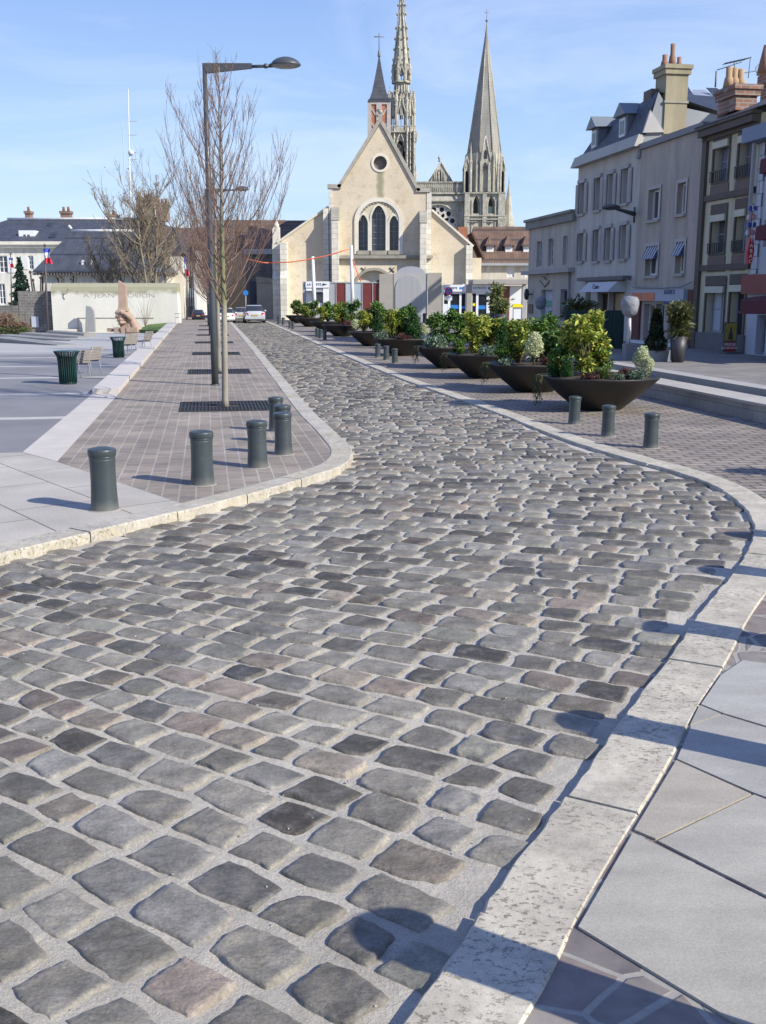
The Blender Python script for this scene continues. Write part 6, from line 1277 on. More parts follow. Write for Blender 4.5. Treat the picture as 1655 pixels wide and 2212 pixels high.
BUR = pm('burgundy_canvas', (.085,.012,.02), .8, .2, 2, .1)
m = MB(); q = fr7(1540,1655,492,620); FS.box(m, q[0], s1, q[2], q[3], 0, .25); fa = m.build('fascia', pm('fascia_red', (.20,.045,.035), .6, .12, 2, 0), co); text('LE JEAN', .42, FS, q[0]+2.3, (q[2]+q[3])/2-.05, .26, pm('fascia_text', (.05,.02,.02), .6, .1, 3, 0), fa, .01)
def awning(label, x0, x1, y0, y1, conv, o, st):
    a0 = FS.sz(*conv(x0, y1), o)[0]; z0 = FS.sz(*conv(x0, y1), o)[1]; z1 = FS.sz(*conv((x0+x1)/2, y0), o*.3)[1]; rt = thing('awning', label, 'awning', FS.pt(a0, z1)); m = MB(); n = 6
    for i in range(n):
        f0, f1 = i/n, (i+1)/n; g = lambda f: (o*math.sin(f*PI/2)+.05, z0 + .35 + (z1-z0-.35)*math.cos(f*PI/2))
        p, q = g(f0), g(f1); m.add([FS.pt(a0,p[1],p[0]), FS.pt(st,p[1],p[0]), FS.pt(st,q[1],q[0]), FS.pt(a0,q[1],q[0]), FS.pt(a0,p[1],0), FS.pt(a0,q[1],0)], [(0,1,2,3),(0,3,5,4)])
    m.add([FS.pt(a0,z0+.35,o+.05), FS.pt(st,z0+.35,o+.05), FS.pt(st,z0,o+.06), FS.pt(a0,z0,o+.06), FS.pt(a0,z0+.35,0), FS.pt(a0,z0,0)], [(0,1,2,3),(0,3,5,4)]); m.build('canvas', BUR, rt)
awning('wide burgundy awning over the corner shop door', 1492, 1655, 628, 752, c7, 1.3, s1)
awning('small burgundy awning over the upper window of the corner building', 1592, 1655, 162, 262, c7, .8, s1)
awning('topmost burgundy awning at the right edge of the picture', 1622, 1655, 772, 865, c6, .6, s1)
# projecting vertical sign: LOTO over TABAC
o = .55; ls = thing('lottery_sign', 'vertical blue and red lettered lottery sign projecting from the yellow house', 'sign', tuple(FS.pt(s1, 6, .5)))
LS = Fac(FS.pt(FS.sz(*c6(1568,1100), .6)[0], 0, 0), Vector((ED.x, ED.y, 0))*1)   # faces the camera
def lz(x, y, conv): return LS.sz(*conv(x, y))
ws = lz(1543,1100,c6)[0]; we = lz(1596,1100,c6)[0]
for ch, (ya, yb, cv), mt in (('L', (1073,1118,c6), BLUE), ('O', (82,128,c7), WHITE), ('T', (132,180,c7), BLUE), ('O', (186,232,c7), WHITE)):
    zt_, zb_ = lz(1570,ya,cv)[1], lz(1570,yb,cv)[1]; m = MB(); LS.box(m, ws, we, zb_+.03, zt_-.03, -.12, 0); bx_ = m.build('letter_box', pm('lotto_blue', (.03,.05,.25), .4, .05, 3, 0) if mt == BLUE else pm('lotto_pale', (.45,.40,.45), .4, .05, 3, 0), ls)
    text(ch, (zt_-zb_)*1.05, LS, (ws+we)/2, (zt_+zb_)/2, .005, WHITE if mt == BLUE else pm('lotto_red', (.55,.03,.05), .4, .05, 3, 0), bx_, .01)
m = MB(); m.tube([LS.pt((ws+we)/2, lz(1570,1060,c6)[1], -.06), LS.pt((ws+we)/2, lz(1570,232,c7)[1], -.14)], .04, 4); m.build('rail', FRG, ls)
tb_ = thing('tobacco_sign', 'red diamond shaped vertical TABAC sign under the lottery sign', 'sign', tuple(LS.pt(ws, lz(1570,420,c7)[1]))); zt_, zb_ = lz(1570,245,c7)[1], lz(1570,420,c7)[1]; ac = (ws+we)/2+.02; w_ = (we-ws)*.42
m = MB(); LS.poly(m, [(ac-w_*.5,zb_),(ac+w_*.5,zb_),(ac+w_,(zt_+zb_)/2),(ac+w_*.5,zt_),(ac-w_*.5,zt_),(ac-w_,(zt_+zb_)/2)], -.12, 0); m.build('panel', pm('tabac_red', (.42,.02,.03), .4, .08, 3, 0), tb_)
for k, ch in enumerate('TABAC'): text(ch, (zt_-zb_)/5.0, LS, ac, zt_ - (zt_-zb_)*(k+.5)/5, .005, WHITE, tb_, .01)
# far right chimney stub
m = MB(); c, r = chimney(co, FS, 1618, 1668, 205, 420, -4, c6, 0, BRK, 1.0); a_, z_ = s6(1645,200,-4.5); p = FS.pt(a_, z_, -4.5); m.lathe([(.3,0),(.2,.5),(.1,1.0)], tuple(p), 8); m.build('chimney_pot', POT, c)
# ================================================================== STREET FURNITURE
BOLG = None
t_ = NT('bollard_paint'); cc = t_.mix(t_.ramp(t_.noise(3, 5), [(.3, 0.), (.7, 1.)]), (.034,.046,.05), (.055,.068,.072)); cc = t_.mix(t_.ramp(t_.noise(22, 6, rough=.75), [(.60, 0.), (.68, .45)]), cc, (.14,.15,.14)); szb = t_.n('ShaderNodeSeparateXYZ'); t_.l(t_.co(), szb.inputs[0]); cc = t_.mix(t_.ramp(t_.math('ADD', szb.outputs[2], t_.math('MULTIPLY', t_.noise(9, 5), .12)), [(.05, .6), (.16, 0.)]), cc, (.20,.185,.16)); BOLP = t_.done(cc, t_.ramp(t_.noise(8, 4), [(.3, .32), (.7, .5)]), t_.bump(t_.noise(60, 3), .12, .003))
def bollard_proto():
    rt = thing('bollard', 'x', 'bollard', (0,0,0), 'dark green waisted metal bollards')
    m = MB(); m.lathe([(.112,-.05),(.112,.0),(.110,.02),(.107,.06),(.102,.15),(.099,.26),(.0985,.36),(.0995,.43),(.101,.455),(.101,.46),(.101,.465),(.103,.478),(.101,.482),(.101,.487),(.104,.5),(.107,.51)], n=32); m.build('post', BOLP, rt)
    m = MB(); m.lathe([(.107,.511),(.1095,.515),(.110,.56),(.108,.572),(.098,.578),(.096,.577),(.06,.588),(.001,.592)], n=32); m.build('cap', BOLP, rt)
    m = MB(); m.lathe([(.135,-.02),(.13,.003),(.108,.006)], n=20, cap=False); m.build('mortar_collar', pm('collar_mortar', (.26,.24,.21), .9, .2, 12, .3), rt)
    return rt
bp_ = bollard_proto()
BL = [((227,1101), 138, ZL, 'nearest dark green bollard, standing on the pale grey slabs at the left'),
 ((438,1047), 120, ZL, 'dark green bollard with a pale scratch on its cap, on the red pavers'),
 ((557,1010), 105, ZL, 'dark green bollard between the pale scratched one and the pair by the kerb curve'),
 ((613,982), 94, ZL, 'dark green bollard nearest the rounded kerb tip, in front of another one'),
 ((612,957), 85, ZL, 'dark green bollard mostly hidden behind the one nearest the kerb tip'),
 ((597,932), 77, ZL, 'dark green bollard beside the nearest tree grate'),
 ((1405,968), 78, ZR, 'dark green bollard right of the nearest planter, last of the three before it'),
 ((1313,943), 70, ZR, 'middle dark green bollard of the three before the nearest planter'),
 ((1240,917), 63, ZR, 'dark green bollard directly in front of the left half of the nearest planter'),
 ((853,786), 34, ZR, 'rightmost bollard of the three by the kerb left of the dark bowl planters'),
 ((834.5,779), 33, ZR, 'middle bollard of the three by the kerb left of the dark bowl planters'),
 ((816,773.5), 32, ZR, 'leftmost bollard of the three by the kerb left of the dark bowl planters'),
 ((701.5,736), 22.5, ZR, 'rightmost bollard of the small far group of three along the kerb'),
 ((693,732.5), 22, ZR, 'middle bollard of the small far group of three along the kerb'),
 ((685,730), 21.5, ZR, 'leftmost bollard of the small far group of three along the kerb'),
 ((633,713), 18, ZR, 'right bollard of the tiny far pair under the last planter'),
 ((626.5,711), 17.5, ZR, 'left bollard of the tiny far pair under the last planter'),
 ((612,703.5), 18, ZR, 'right one of the two farthest thin posts before the church corner'),
 ((602.7,702), 19, ZR, 'left one of the two farthest thin posts before the church corner')]
def bplace(i, loc, s_, lab):
    if i == 0: place(bp_, loc, 0, s_, lab)
    else: o = dup(bp_, loc, rng.uniform(0, 6), s_, lab); o.rotation_euler.x = rng.uniform(-.012,.012); o.rotation_euler.y = rng.uniform(-.012,.012)
for i, ((x, y), h, z, lab) in enumerate(BL):
    p = G(x, y-1, z); top = PY(x, y-h, p.y).z - z; k = top/.592; bplace(i, p, (k*1.16, k*1.16, k*.985), lab)
# bollards along the right kerb beside the camera (their shadows fall into the picture)
SH_ = [(.95, 1.25, 3.05), (1.75, 2.25, 3.05), (2.0, 3.75, 3.0), (2.45,5.25,3.0)]
shadow_hits = [G(1206,1552), G(1392,1352), G(1512,1230), G(775,1995), G(1564,1154)]
labs = ['bollard beside the near kerb whose shadow crosses the large slabs', 'bollard just outside the right edge whose shadow crosses the crazy paving', 'bollard outside the right edge, farthest of those by the kerb bend', 'bollard at the bottom right corner beside the camera, casting the widest shadow', 'bollard off the right edge before the kerb turns away']
hb = 1.07; Ls = hb/math.tan(R(SUN_EL)); hd = Vector((sd.x, sd.y, 0)).normalized()
for p, lab in zip(shadow_hits, labs):
    q = p - hd*(Ls+.08); q.z = ZR; dup(bp_, q, rng.uniform(0,6), (1.2, 1.2, 1.8), lab)
# lamp posts
LMP = pm('lamp_paint', (.055,.062,.07), .42, .15, 3, .05)
def lamp_proto(hh, nm='x'):
    rt = thing('street_lamp', nm, 'street lamp', (0,0,0), 'grey street lamps along the tree row')
    m = MB(); m.lathe([(.078,0),(.074,hh*.25),(.06,hh*.6),(.046,hh)], n=14); m.lathe([(.10,0),(.10,.03)], n=14); m.build('pole', LMP, rt)
    m = MB(); x1 = 1.12; m.hexa([(.05,-.05,hh-.19),(x1-.14,-.035,hh-.10),(x1-.14,.035,hh-.10),(.05,.05,hh-.19),(-.045,-.045,hh),(x1-.14,-.03,hh),(x1-.14,.03,hh),(-.045,.045,hh)]); a_ = m.build('bracket', LMP, rt)
    m = MB(); m.tube([(x1-.15,0,hh-.06),(x1+.26,0,hh-.05)], .032, 8); m.tube([(x1+.12,0,hh-.05),(x1+.18,0,hh-.05)], .05, 8); m.build('arm', LMP, a_)
    m = MB(); m.lathe([(.001,.145),(.08,.14),(.16,.115),(.23,.07),(.27,.02),(.285,-.01),(.27,-.03)], (x1+.56,0,hh-.02), 20, 0, True, 0, False, 1.12, .85); m.tube([(x1+.22,0,hh-.05),(x1+.4,0,hh-.0)], [.035,.075], 8); m.build('lamp_head', LMP, rt)
    m = MB(); m.lathe([(.27,-.028),(.22,-.055),(.12,-.075),(.001,-.08)], (x1+.56,0,hh-.02), 20, 0, True, 0, False, 1.12, .85); m.build('lens', pm('lamp_lens', (.25,.27,.27), .2, .1, 5, 0), rt)
    return rt
def vtop(base, px, py): return PY(px, py, base.y).z - base.z
b1 = G(465, 832, ZL); hh = vtop(b1, 465, 137); lp = lamp_proto(hh, 'tall grey street lamp with a long arm and oval head beside the nearest tree'); place(lp, b1)
b2 = G(455, 723, ZL); k = vtop(b2, 447, 408)/hh; dup(lp, b2, 0, k, 'farther grey street lamp seen through the branches of the nearest tree')
for y_, lb_ in ((703, 'farthest grey street lamp, its post lost among the tree trunks'),): b3 = G(451, y_, ZL); dup(lp, b3, 0, k*.9, lb_)
for k, (px_, py_) in enumerate(((436,716),)): pass
# ------------------------------------------------------------------ bare trees
BARK = NT('bark_young'); c_ = BARK.mix(BARK.ramp(BARK.noise(6, 6, BARK.co(sc=(1,1,.3))), [(.3, 0.), (.7, 1.)]), (.19,.17,.135), (.30,.275,.225)); sx_ = BARK.n('ShaderNodeSeparateXYZ'); BARK.l(BARK.co(), sx_.inputs[0]); c_ = BARK.mix(BARK.ramp(BARK.math('ADD', BARK.math('MULTIPLY', sx_.outputs[2], .2), BARK.math('MULTIPLY', BARK.noise(4, 3), .2)), [(.42, 0.), (.50, .8), (.72, .8), (.82, 0.)]), c_, (.14,.15,.055)); BARK = BARK.done(c_, .85, BARK.bump(BARK.noise(25, 5, BARK.co(sc=(1,1,.3))), .5, .01))
TWG = pm('twig_purple', (.165,.105,.08), .7, .3, 4, 0); TWG2 = pm('twig_brown', (.24,.20,.145), .8, .3, 3, 0)
def branch(mb, p, d, L, r, up, seg, jit, R_, rs, sides=4):
    pts = [Vector(p)]; rad = [r]; d = Vector(d).normalized()
    for i in range(seg):
        d = (d + Vector((0,0,up))*(1/seg) + Vector((rs.uniform(-jit,jit), rs.uniform(-jit,jit), rs.uniform(-jit,jit)*.5))).normalized()
        pts.append(pts[-1] + d*(L/seg)); rad.append(r + (R_-r)*(i+1)/seg)
    mb.tube(pts, rad, sides, 0, False); return pts, rad
def row_tree(seed):
    rs = random.Random(seed); rt = thing('bare_tree', 'x', 'tree', (0,0,0), 'young bare trees in the pavement row')
    hh = 6.35; m = MB(); tp = [(0,0,-.02),(0,0,.15),(.02,-.01,1.0),(.035,0,1.9),(.03,.02,3.0),(.06,.0,4.2),(.05,.02,5.3),(.08,.01,6.1)]
    m.tube(tp, [.08,.062,.057,.052,.040,.028,.015,.005], 10); m.build('trunk', BARK, rt); m = MB()
    def tat(z):
        for a, b in zip(tp, tp[1:]):
            if a[2] <= z <= b[2]: return Vector(a).lerp(Vector(b), (z-a[2])/(b[2]-a[2]))
        return Vector(tp[-1])
    n = 58
    for i in range(n):
        f = (i+.5)/n; z = 1.75 + 4.1*f**1.25; az = i*2.39996 + rs.uniform(-.4,.4)
        L = (3.0*(1-f)**.8 + .45)*rs.uniform(.55, 1.08); el = R(rs.uniform(16, 44) + 22*f)
        d = (math.cos(az)*math.cos(el), math.sin(az)*math.cos(el), math.sin(el))
        pts, rad = branch(m, tat(z), d, L, .008+.006*(1-f), rs.uniform(1.15, 2.0), 9, .08, .0022, rs, 4)
        for k in range(int(4 + L*4.2)):
            j = rs.uniform(.15, .97)*(len(pts)-1); a = int(j); q = pts[a].lerp(pts[min(a+1,len(pts)-1)], j-a); dd = (pts[min(a+1,len(pts)-1)]-pts[a]).normalized()
            s_ = (dd + Vector((rs.uniform(-1,1), rs.uniform(-1,1), rs.uniform(-.2,.6)))*.75).normalized(); l2 = L*rs.uniform(.12,.34)*(1.1-j/len(pts)*.5)
            p2, r2 = branch(m, q, s_, l2, .0036, .9, 4, .16, .0022, rs, 3)
            for _ in range(rs.randint(1,4)):
                b = rs.randint(0, 3); s2 = ((p2[b+1]-p2[b]).normalized() + Vector((rs.uniform(-1,1), rs.uniform(-1,1), rs.uniform(-.3,.9)))*.8).normalized(); branch(m, p2[b].lerp(p2[b+1], rs.random()), s2, rs.uniform(.08,.26), .0022, .5, 2, .3, .0018, rs, 3)
    m.build('branches', TWG, rt); return rt
def tpos(d): return G(445 + .1765*d, 640 + d, ZL)
order = ['nearest', 'second', 'third', 'fourth', 'fifth', 'sixth', 'seventh', 'eighth', 'ninth', 'tenth']
rtA = row_tree(11); rtB = row_tree(23)
b0 = tpos(238); kk = vtop(b0, 487, 118)/6.3
GRT = NT('grate_metal'); sx_ = GRT.n('ShaderNodeSeparateXYZ'); GRT.l(GRT.co(), sx_.inputs[0]); GRT = GRT.done((.02,.02,.02), .5)
gp = thing('tree_grate', 'x', 'tree grate', (0,0,0), 'square iron tree grates'); m = MB(); n = 26; w_ = .80
for i in range(n): a = -w_ + 2*w_*(i+.5)/n; inner = abs(a) < .2; 
for i in range(n):
    a = -w_ + 2*w_*(i+.5)/n
    segs = [(-w_, w_)] if abs(a) > .22 else [(-w_, -.22), (.22, w_)]
    for p, q in segs: m.box(a-.012, a+.012, p, q, .0, .016)
for y in (-w_, -.5, -.24, .24, .5, w_): m.box(-w_, w_, y-.014, y+.014, .001, .017)
m.build('bars', GRT, gp); m = MB(); m.add([(-w_,-w_,.002),(w_,-w_,.002),(w_,w_,.002),(-w_,w_,.002)], [(0,1,2,3)]); m.build('pit', pm('grate_pit', (.035,.03,.025), .95, .4, 20, .3), gp)
Ys = [238, 163, 124, 100, 84, 72.5, 64, 57.5]
for i, d in enumerate(Ys):
    p = tpos(d); src = rtA if i % 2 == 0 else rtB; lab = '%s bare young tree of the pavement row%s' % (order[i], ', crown tallest in the picture' if i == 0 else ', counted from the camera')
    if i < 2: place(src, p, i*1.3, kk, lab)
    else: dup(src, p, i*1.1, kk*rng.uniform(.88, .98), lab)
    gl = 'iron tree grate around the foot of the %s tree of the row' % order[i]
    if i == 0: place(gp, p, ROT, 1, gl)
    elif i < 7: dup(gp, p, ROT, 1, gl)
# broad bare trees with dead leaves behind the memorial wall
DEADL = leafmat('dead_leaf', (.17,.09,.035), (.25,.15,.07))
def leafq(mb, c, s, rs, mi=0, el=1.9, upb=.0):
    a = rs.uniform(0, 2*PI); t = rs.uniform(-.9, .9); d = Vector((math.cos(a)*math.cos(t), math.sin(a)*math.cos(t), math.sin(t)))
    n = Vector((rs.uniform(-1,1), rs.uniform(-1,1), rs.uniform(-.3,1)+upb)); sdv = d.cross(n)
    if sdv.length < 1e-3: return
    sdv.normalize(); n = sdv.cross(d); c = Vector(c)
    b = len(mb.v); h = s*.5
    mb.v += [tuple(c), tuple(c + d*h*el*.45 + sdv*h*.5 + n*h*.16), tuple(c + d*h*el), tuple(c + d*h*el*.45 - sdv*h*.5 + n*h*.16)]
    mb.f += [(b, b+1, b+2), (b, b+2, b+3)]; mb.m += [mi, mi]; mb.sm += [False, False]
def big_tree(base, hh, spread, seed, label, leaves=420, stems=3, lean=0):
    rs = random.Random(seed); rt = thing('bare_tree', label, 'tree', base, 'broad leafless trees behind the memorial wall'); m = MB(); tips = []; m2 = MB(); m3 = MB()
    for s_ in range(stems):
        az = s_*2*PI/stems + rs.uniform(0, 1.5); el = R(rs.uniform(66, 80)); d = (math.cos(az)*math.cos(el)+lean, math.sin(az)*math.cos(el)*.6, math.sin(el))
        p0 = Vector(base) + Vector((rs.uniform(-.25,.25), rs.uniform(-.2,.2), -.6)); pts, rad = branch(m, p0, d, hh*.62, .13, .25, 7, .08, .05, rs, 7)
        for lv in range(16):
            j = rs.uniform(.35, 1)*(len(pts)-1); a = min(int(j), len(pts)-2); q = pts[a].lerp(pts[a+1], j-a); az2 = rs.uniform(0, 2*PI); e2 = R(rs.uniform(20, 65)); L = spread*rs.uniform(.4, .95)
            p2, r2 = branch(m2, q, (math.cos(az2)*math.cos(e2), math.sin(az2)*math.cos(e2)*.8, math.sin(e2)), L, .045, .6, 6, .2, .014, rs, 4)
            for _ in range(9):
                b = rs.randint(1, 5); e3 = ((p2[b+1]-p2[b]).normalized() + Vector((rs.uniform(-1,1), rs.uniform(-1,1), rs.uniform(-.2,1)))*.9).normalized(); p3, _r = branch(m2, p2[b], e3, L*rs.uniform(.25,.5), .018, .5, 4, .25, .008, rs, 3)
                for __ in range(4):
                    c = rs.randint(1, 3); e4 = ((p3[c+1]-p3[c]).normalized() + Vector((rs.uniform(-1,1), rs.uniform(-1,1), rs.uniform(-.3,1)))).normalized(); p4, _r = branch(m2, p3[c], e4, rs.uniform(.25,.6), .010, .4, 2, .3, .007, rs, 3); tips.append(p4[-1])
    for _ in range(leaves): leafq(m3, rs.choice(tips), rs.uniform(.10,.2), rs)
    m.build('trunk', pm('bark_grey', (.19,.165,.12), .9, .3, 3, .4, 10, .03), rt); m2.build('branches', TWG2, rt); m3.build('leaves', DEADL, rt); return rt
for x, Y, ht, sp_, sd_, lb_, ln in ((318, 80, 372, 3.6, 5, 'broad bare tree with three bright trunks behind the middle of the memorial wall', -.1), (352, 82, 385, 3.0, 9, 'broad bare tree with dark trunk behind the right end of the memorial wall', .0), (268, 84, 470, 2.4, 15, 'smaller leaning bare tree behind the pink stone hand', -.2)):
    base = PY(x, 690, Y); base.z = -.6; hh = PY(x, ht, Y).z + .6; big_tree(base, hh*1.3, sp_*1.35, sd_, lb_, 600, 3 if sd_ != 15 else 2, ln)
for x, yt, Y, lb_ in ((150, 588, 79.5, 'knobbly pollarded tree stump peeping over the memorial wall'), (84, 588, 79.8, 'knobbly pollarded tree over the dark rubble wall')):
    base = PY(x, 690, Y); base.z = -.7; zt = PY(x, yt, Y).z; rs = random.Random(x); rt = thing('pollard_tree', lb_, 'tree', base, 'pollarded trees behind the walls'); m = MB(); m.tube([base, base + Vector((.05,0,(zt-base.z)*.6))], [.18,.13], 6)
    for k in range(6):
        a = k*1.05; p = base + Vector((.05,0,(zt-base.z)*.6)); q = p + Vector((math.cos(a)*.6, math.sin(a)*.3, .3)); e = q + Vector((math.cos(a)*.15, 0, (zt-q.z)*rs.uniform(.6,1))); m.tube([p, q, e], [.09,.07,.06], 5); m.ball(tuple(e), .12, 0, 6, 4)
    m.build('trunk', pm('bark_dark', (.06,.05,.04), .9, .3, 3, .3), rt)
# fir tree
base = PY(50, 690, 86); base.z = -.8; zt = PY(50, 556, 86).z; rs = random.Random(4); ft = thing('fir_tree', 'dark green conical fir tree in front of the white mansion', 'tree', base); m = MB(); m.tube([base, Vector((base.x, base.y, zt))], [.12,.02], 6); m.build('trunk', pm('bark_grey', (.19,.165,.12)), ft); m = MB(); Hh = zt - base.z - .5
FIR = leafmat('fir_needle', (.012,.035,.022), (.03,.07,.04), 5, .1)
for i in range(4200):
    f = rs.random()**.7; z = zt - Hh*f; rr_ = 1.75*f*(.8 + .3*math.sin(z*9))*rs.uniform(.45,1); a = rs.uniform(0, 2*PI); leafq(m, (base.x+rr_*math.cos(a), base.y+rr_*math.sin(a), z - rr_*.2), .26, rs, 0, 1.6)
m.build('needles', FIR, ft)
# brown hedge at far left
hd_ = thing('hedge', 'low reddish brown winter hedge before the rubble wall', 'hedge', PY(20, 715, 70)); m = MB(); rs = random.Random(8); HB = leafmat('hedge_brown', (.13,.075,.05), (.20,.13,.08), 3); HG = leafmat('hedge_green', (.05,.09,.02), (.09,.14,.04), 3)
for i in range(5200):
    x = rs.uniform(-30, 66); Y = rs.uniform(66, 73); top = (676 if x < 30 else 690) + (abs(x-15))*.25; p0 = PY(x, 722, Y); zt = PY(x, top, Y).z; z = -.6 + (zt+.6)*rs.random()**.8; leafq(m, (p0.x, Y, z), rs.uniform(.12,.25), rs, 1 if z < .1 and rs.random() < .7 else 0)
m.build('foliage', [HB, HG], hd_); m = MB()
for i in range(140): x = rs.uniform(-25, 62); Y = rs.uniform(67, 72); p0 = PY(x, 720, Y); m.tube([(p0.x, Y, -.6), (p0.x+rs.uniform(-.3,.3), Y, PY(x, 672+abs(x-15)*.3, Y).z)], .015, 3)
m.build('stems', TWG2, hd_)
# planting tubs / shrubs before the wall on the right: thin shrub
m = MB(); rs = random.Random(2); base = PY(*c1(1195,1200), 74.5)
for k in range(14): branch(m, (base.x, 74.5, base.z-.1), (rs.uniform(-.5,.5), rs.uniform(-.3,.3), 1), rs.uniform(1.2, 2.4), .016, .3, 5, .15, .006, rs, 3)
tag(m.build('bare_shrub', TWG2), 'thin bare shrub against the memorial wall right of the stone hand', 'shrub')
# flags and poles
def flag(x, yb, yt, Y, fx, fy0, fy1, w, label, lean=0):
    b = PY(x, yb, Y); t = PY(x+lean, yt, Y); rt = thing('flagpole', label, 'flagpole', b, 'flagpoles with tricolour flags'); m = MB(); m.tube([b, t], [.06,.035], 6); m.ball(tuple(t), .09, 0, 6, 4); m.build('pole', pm('pole_dark', (.08,.07,.07), .5, .1, 2, 0), rt)
    p0, p1 = PY(fx, fy0, Y), PY(fx, fy1, Y); n = 12; m = MB(); g = []
    for i in range(n+1):
        f = i/n; xx = p0.x + .25*f*f*w; row = []
        for j in range(7): row.append((xx + w*j/6*(1-.1*f) + .03*math.sin(f*9+j), Y + .12*math.sin(j*1.6+f*3), p0.z + (p1.z-p0.z)*f + .08*j/6*math.sin(f*4)))
        g += row
    fs_ = []; mi = []
    for i in range(n):
        for j in range(6): fs_.append((i*7+j, i*7+j+1, (i+1)*7+j+1, (i+1)*7+j)); mi.append(min(2, int(i/n*3)))
    for f_, k_ in zip(fs_, mi): m.f.append(f_); m.m.append(k_); m.sm.append(True)
    m.v = g; m.build('flag', [pm('flag_blue', (.03,.08,.50), .7, .1, 3, 0), pm('flag_white', (.72,.72,.74), .7, .05, 3, 0), pm('flag_red', (.62,.03,.05), .7, .1, 3, 0)], rt)
flag(104, 727, 530, 58, 92, 537, 568, .42, 'tall flagpole with a limp blue white and red flag before the memorial wall', -7)
flag(26, 690, 548, 80, 18, 557, 577, .35, 'smaller flagpole with a furled tricolour flag in front of the white mansion', -3)
flag(404, 690, 560, 66, 396, 556, 595, .3, 'thin flagpole with a small tricolour pennant beside the cream row house', 0)
# tall mast
b = PY(277, 480, 126); t = PY(277, 192, 126); rt = thing('radio_mast', 'very thin tall radio mast rising behind the bare trees', 'mast', b); m = MB()
m.tube([(b.x, b.y, 0), t], [.16,.05], 4); m.tube([(b.x-.25, b.y, 5), (b.x-.1,b.y,PY(277,260,126).z)], .04, 3)
for y in (292, 262, 330, 345): p = PY(277, y, 126); m.tube([p, p + Vector((1.0,0,.05))], .05, 3)
p = PY(283, 330, 126); m.ball(tuple(p), .35, 0, 8, 5); m.build('mast', pm('mast_pale', (.55,.57,.6), .5, .05, 2, 0), rt)
# ------------------------------------------------------------------ litter bins
BING = pm('bin_green', (.012,.045,.042), .38, .15, 4, .03)
def bin_proto():
    rt = thing('litter_bin', 'x', 'litter bin', (0,0,0), 'flared green slatted litter bins'); m = MB(); n = 26
    m.lathe([(.20,.0),(.20,.05)], n=20); 
    for k in range(n):
        a = 2*PI*k/n; pr = [(.205,.03),(.21,.3),(.215,.55),(.235,.68),(.29,.78),(.315,.80)]; m.tube([(r*math.cos(a), r*math.sin(a), z) for r, z in pr], .0135, 4)
    m.lathe([(.30,.785),(.325,.80),(.30,.815)], n=26); m.build('slats', BING, rt); m = MB(); m.lathe([(.185,.02),(.19,.6),(.21,.66)], n=18, cap=False); m.build('liner', pm('bin_liner', (.006,.008,.008), .6, .1, 3, 0), rt); return rt
bn = bin_proto(); p = G(148, 829, ZL); k = vtop(p, 148, 758)/.81; place(bn, p, 0, k, 'nearer dark green slatted litter bin beside the pair of benches on the plaza')
p = G(257, 773, .07); dup(bn, p, 0, vtop(p, 257, 728)/.81, 'farther dark green slatted litter bin beside the second group of benches')
# benches seen from the end/back
WD = pm('bench_wood', (.20,.175,.15), .8, .2, 6, .2, sc3=(1,1,6))
def bench_proto():
    rt = thing('bench', 'x', 'bench', (0,0,0), 'slatted plaza benches with steel legs')
    m = MB(); w_ = .55
    for k in range(5): z = .46 + k*.085; y = .0 - k*.028; m.box(-w_/2*2.2, w_/2*2.2, y-.012, y+.012, z, z+.07)
    m.build('backrest', WD, rt); m = MB()
    for k in range(4): m.box(-w_*1.1, w_*1.1, .05+k*.11, .14+k*.11, .42, .445)
    m.build('seat', WD, rt)
    for s_ in (-1, 1): m = MB(); x = s_*w_*.9; m.tube([(x,-.13,.86),(x,.02,.44),(x,.10,.40),(x,.48,.41)], .016, 5); m.tube([(x,.02,.44),(x,-.04,0)], .016, 5); m.tube([(x,.45,.41),(x,.50,0)], .016, 5); m.build('leg', pm('steel', (.35,.35,.36), .4, .1, 3, 0), rt)
    return rt
be_ = bench_proto()
B_ = [((183,815), 784, 57, 'nearer of the two wooden benches right of the near litter bin'), ((207,808), 760, 57, 'farther of the two wooden benches right of the near litter bin'), ((278,769), 748, 47, 'nearer wooden bench right of the far litter bin'), ((288,766), 745, 42, 'wooden bench just behind the nearer one at the far litter bin'), ((320,757), 737, 40, 'farthest wooden bench, alone by the low stone wall')]
for i, ((x, y), _, hpx, lb_) in enumerate(B_):
    p = G(x, y, ZL if i < 2 else .06); k = (p.y/F*hpx)/.86; fn = place if i == 0 else dup; fn(be_, p, R(68), (k*.5, k, k), label=lb_)
# ------------------------------------------------------------------ long dark low steps on the left of the plaza
for i, (x0, x1, y0, y1, zz) in enumerate(((105,190,752,756,0), (45,175,757,762,0), (0,158,764,770,0), (-60,130,772,779,0))): pass
for i, (xa, ya, xb, yb, h, lb_) in enumerate(((160,1303,640,1312,.16,'third'), (-40,1326,580,1342,.18,'second'), (-80,1352,470,1382,.2,'lowest'), (385,1278,690,1284,.12,'farthest'))):
    a, b = G(*c1(xa, ya)), G(*c1(xb, yb)); m = MB(); d_ = (b-a).normalized(); nrm = Vector((-d_.y, d_.x, 0)); z0 = -.5; 
    a.z = b.z = 0; q = [a, b, b + nrm*.9, a + nrm*.9]; zt = [.08+h, .09, .09, .08+h]; m.hexa([(v.x,v.y,z0) for v in q] + [(v.x,v.y,z) for v, z in zip(q, zt)], 0); tag(m.build('low_step', pm('step_stone', (.22,.22,.21), .85, .15, 2)), '%s of the long low stone ramp steps at the left of the plaza' % lb_, 'step', 'low ramp steps')
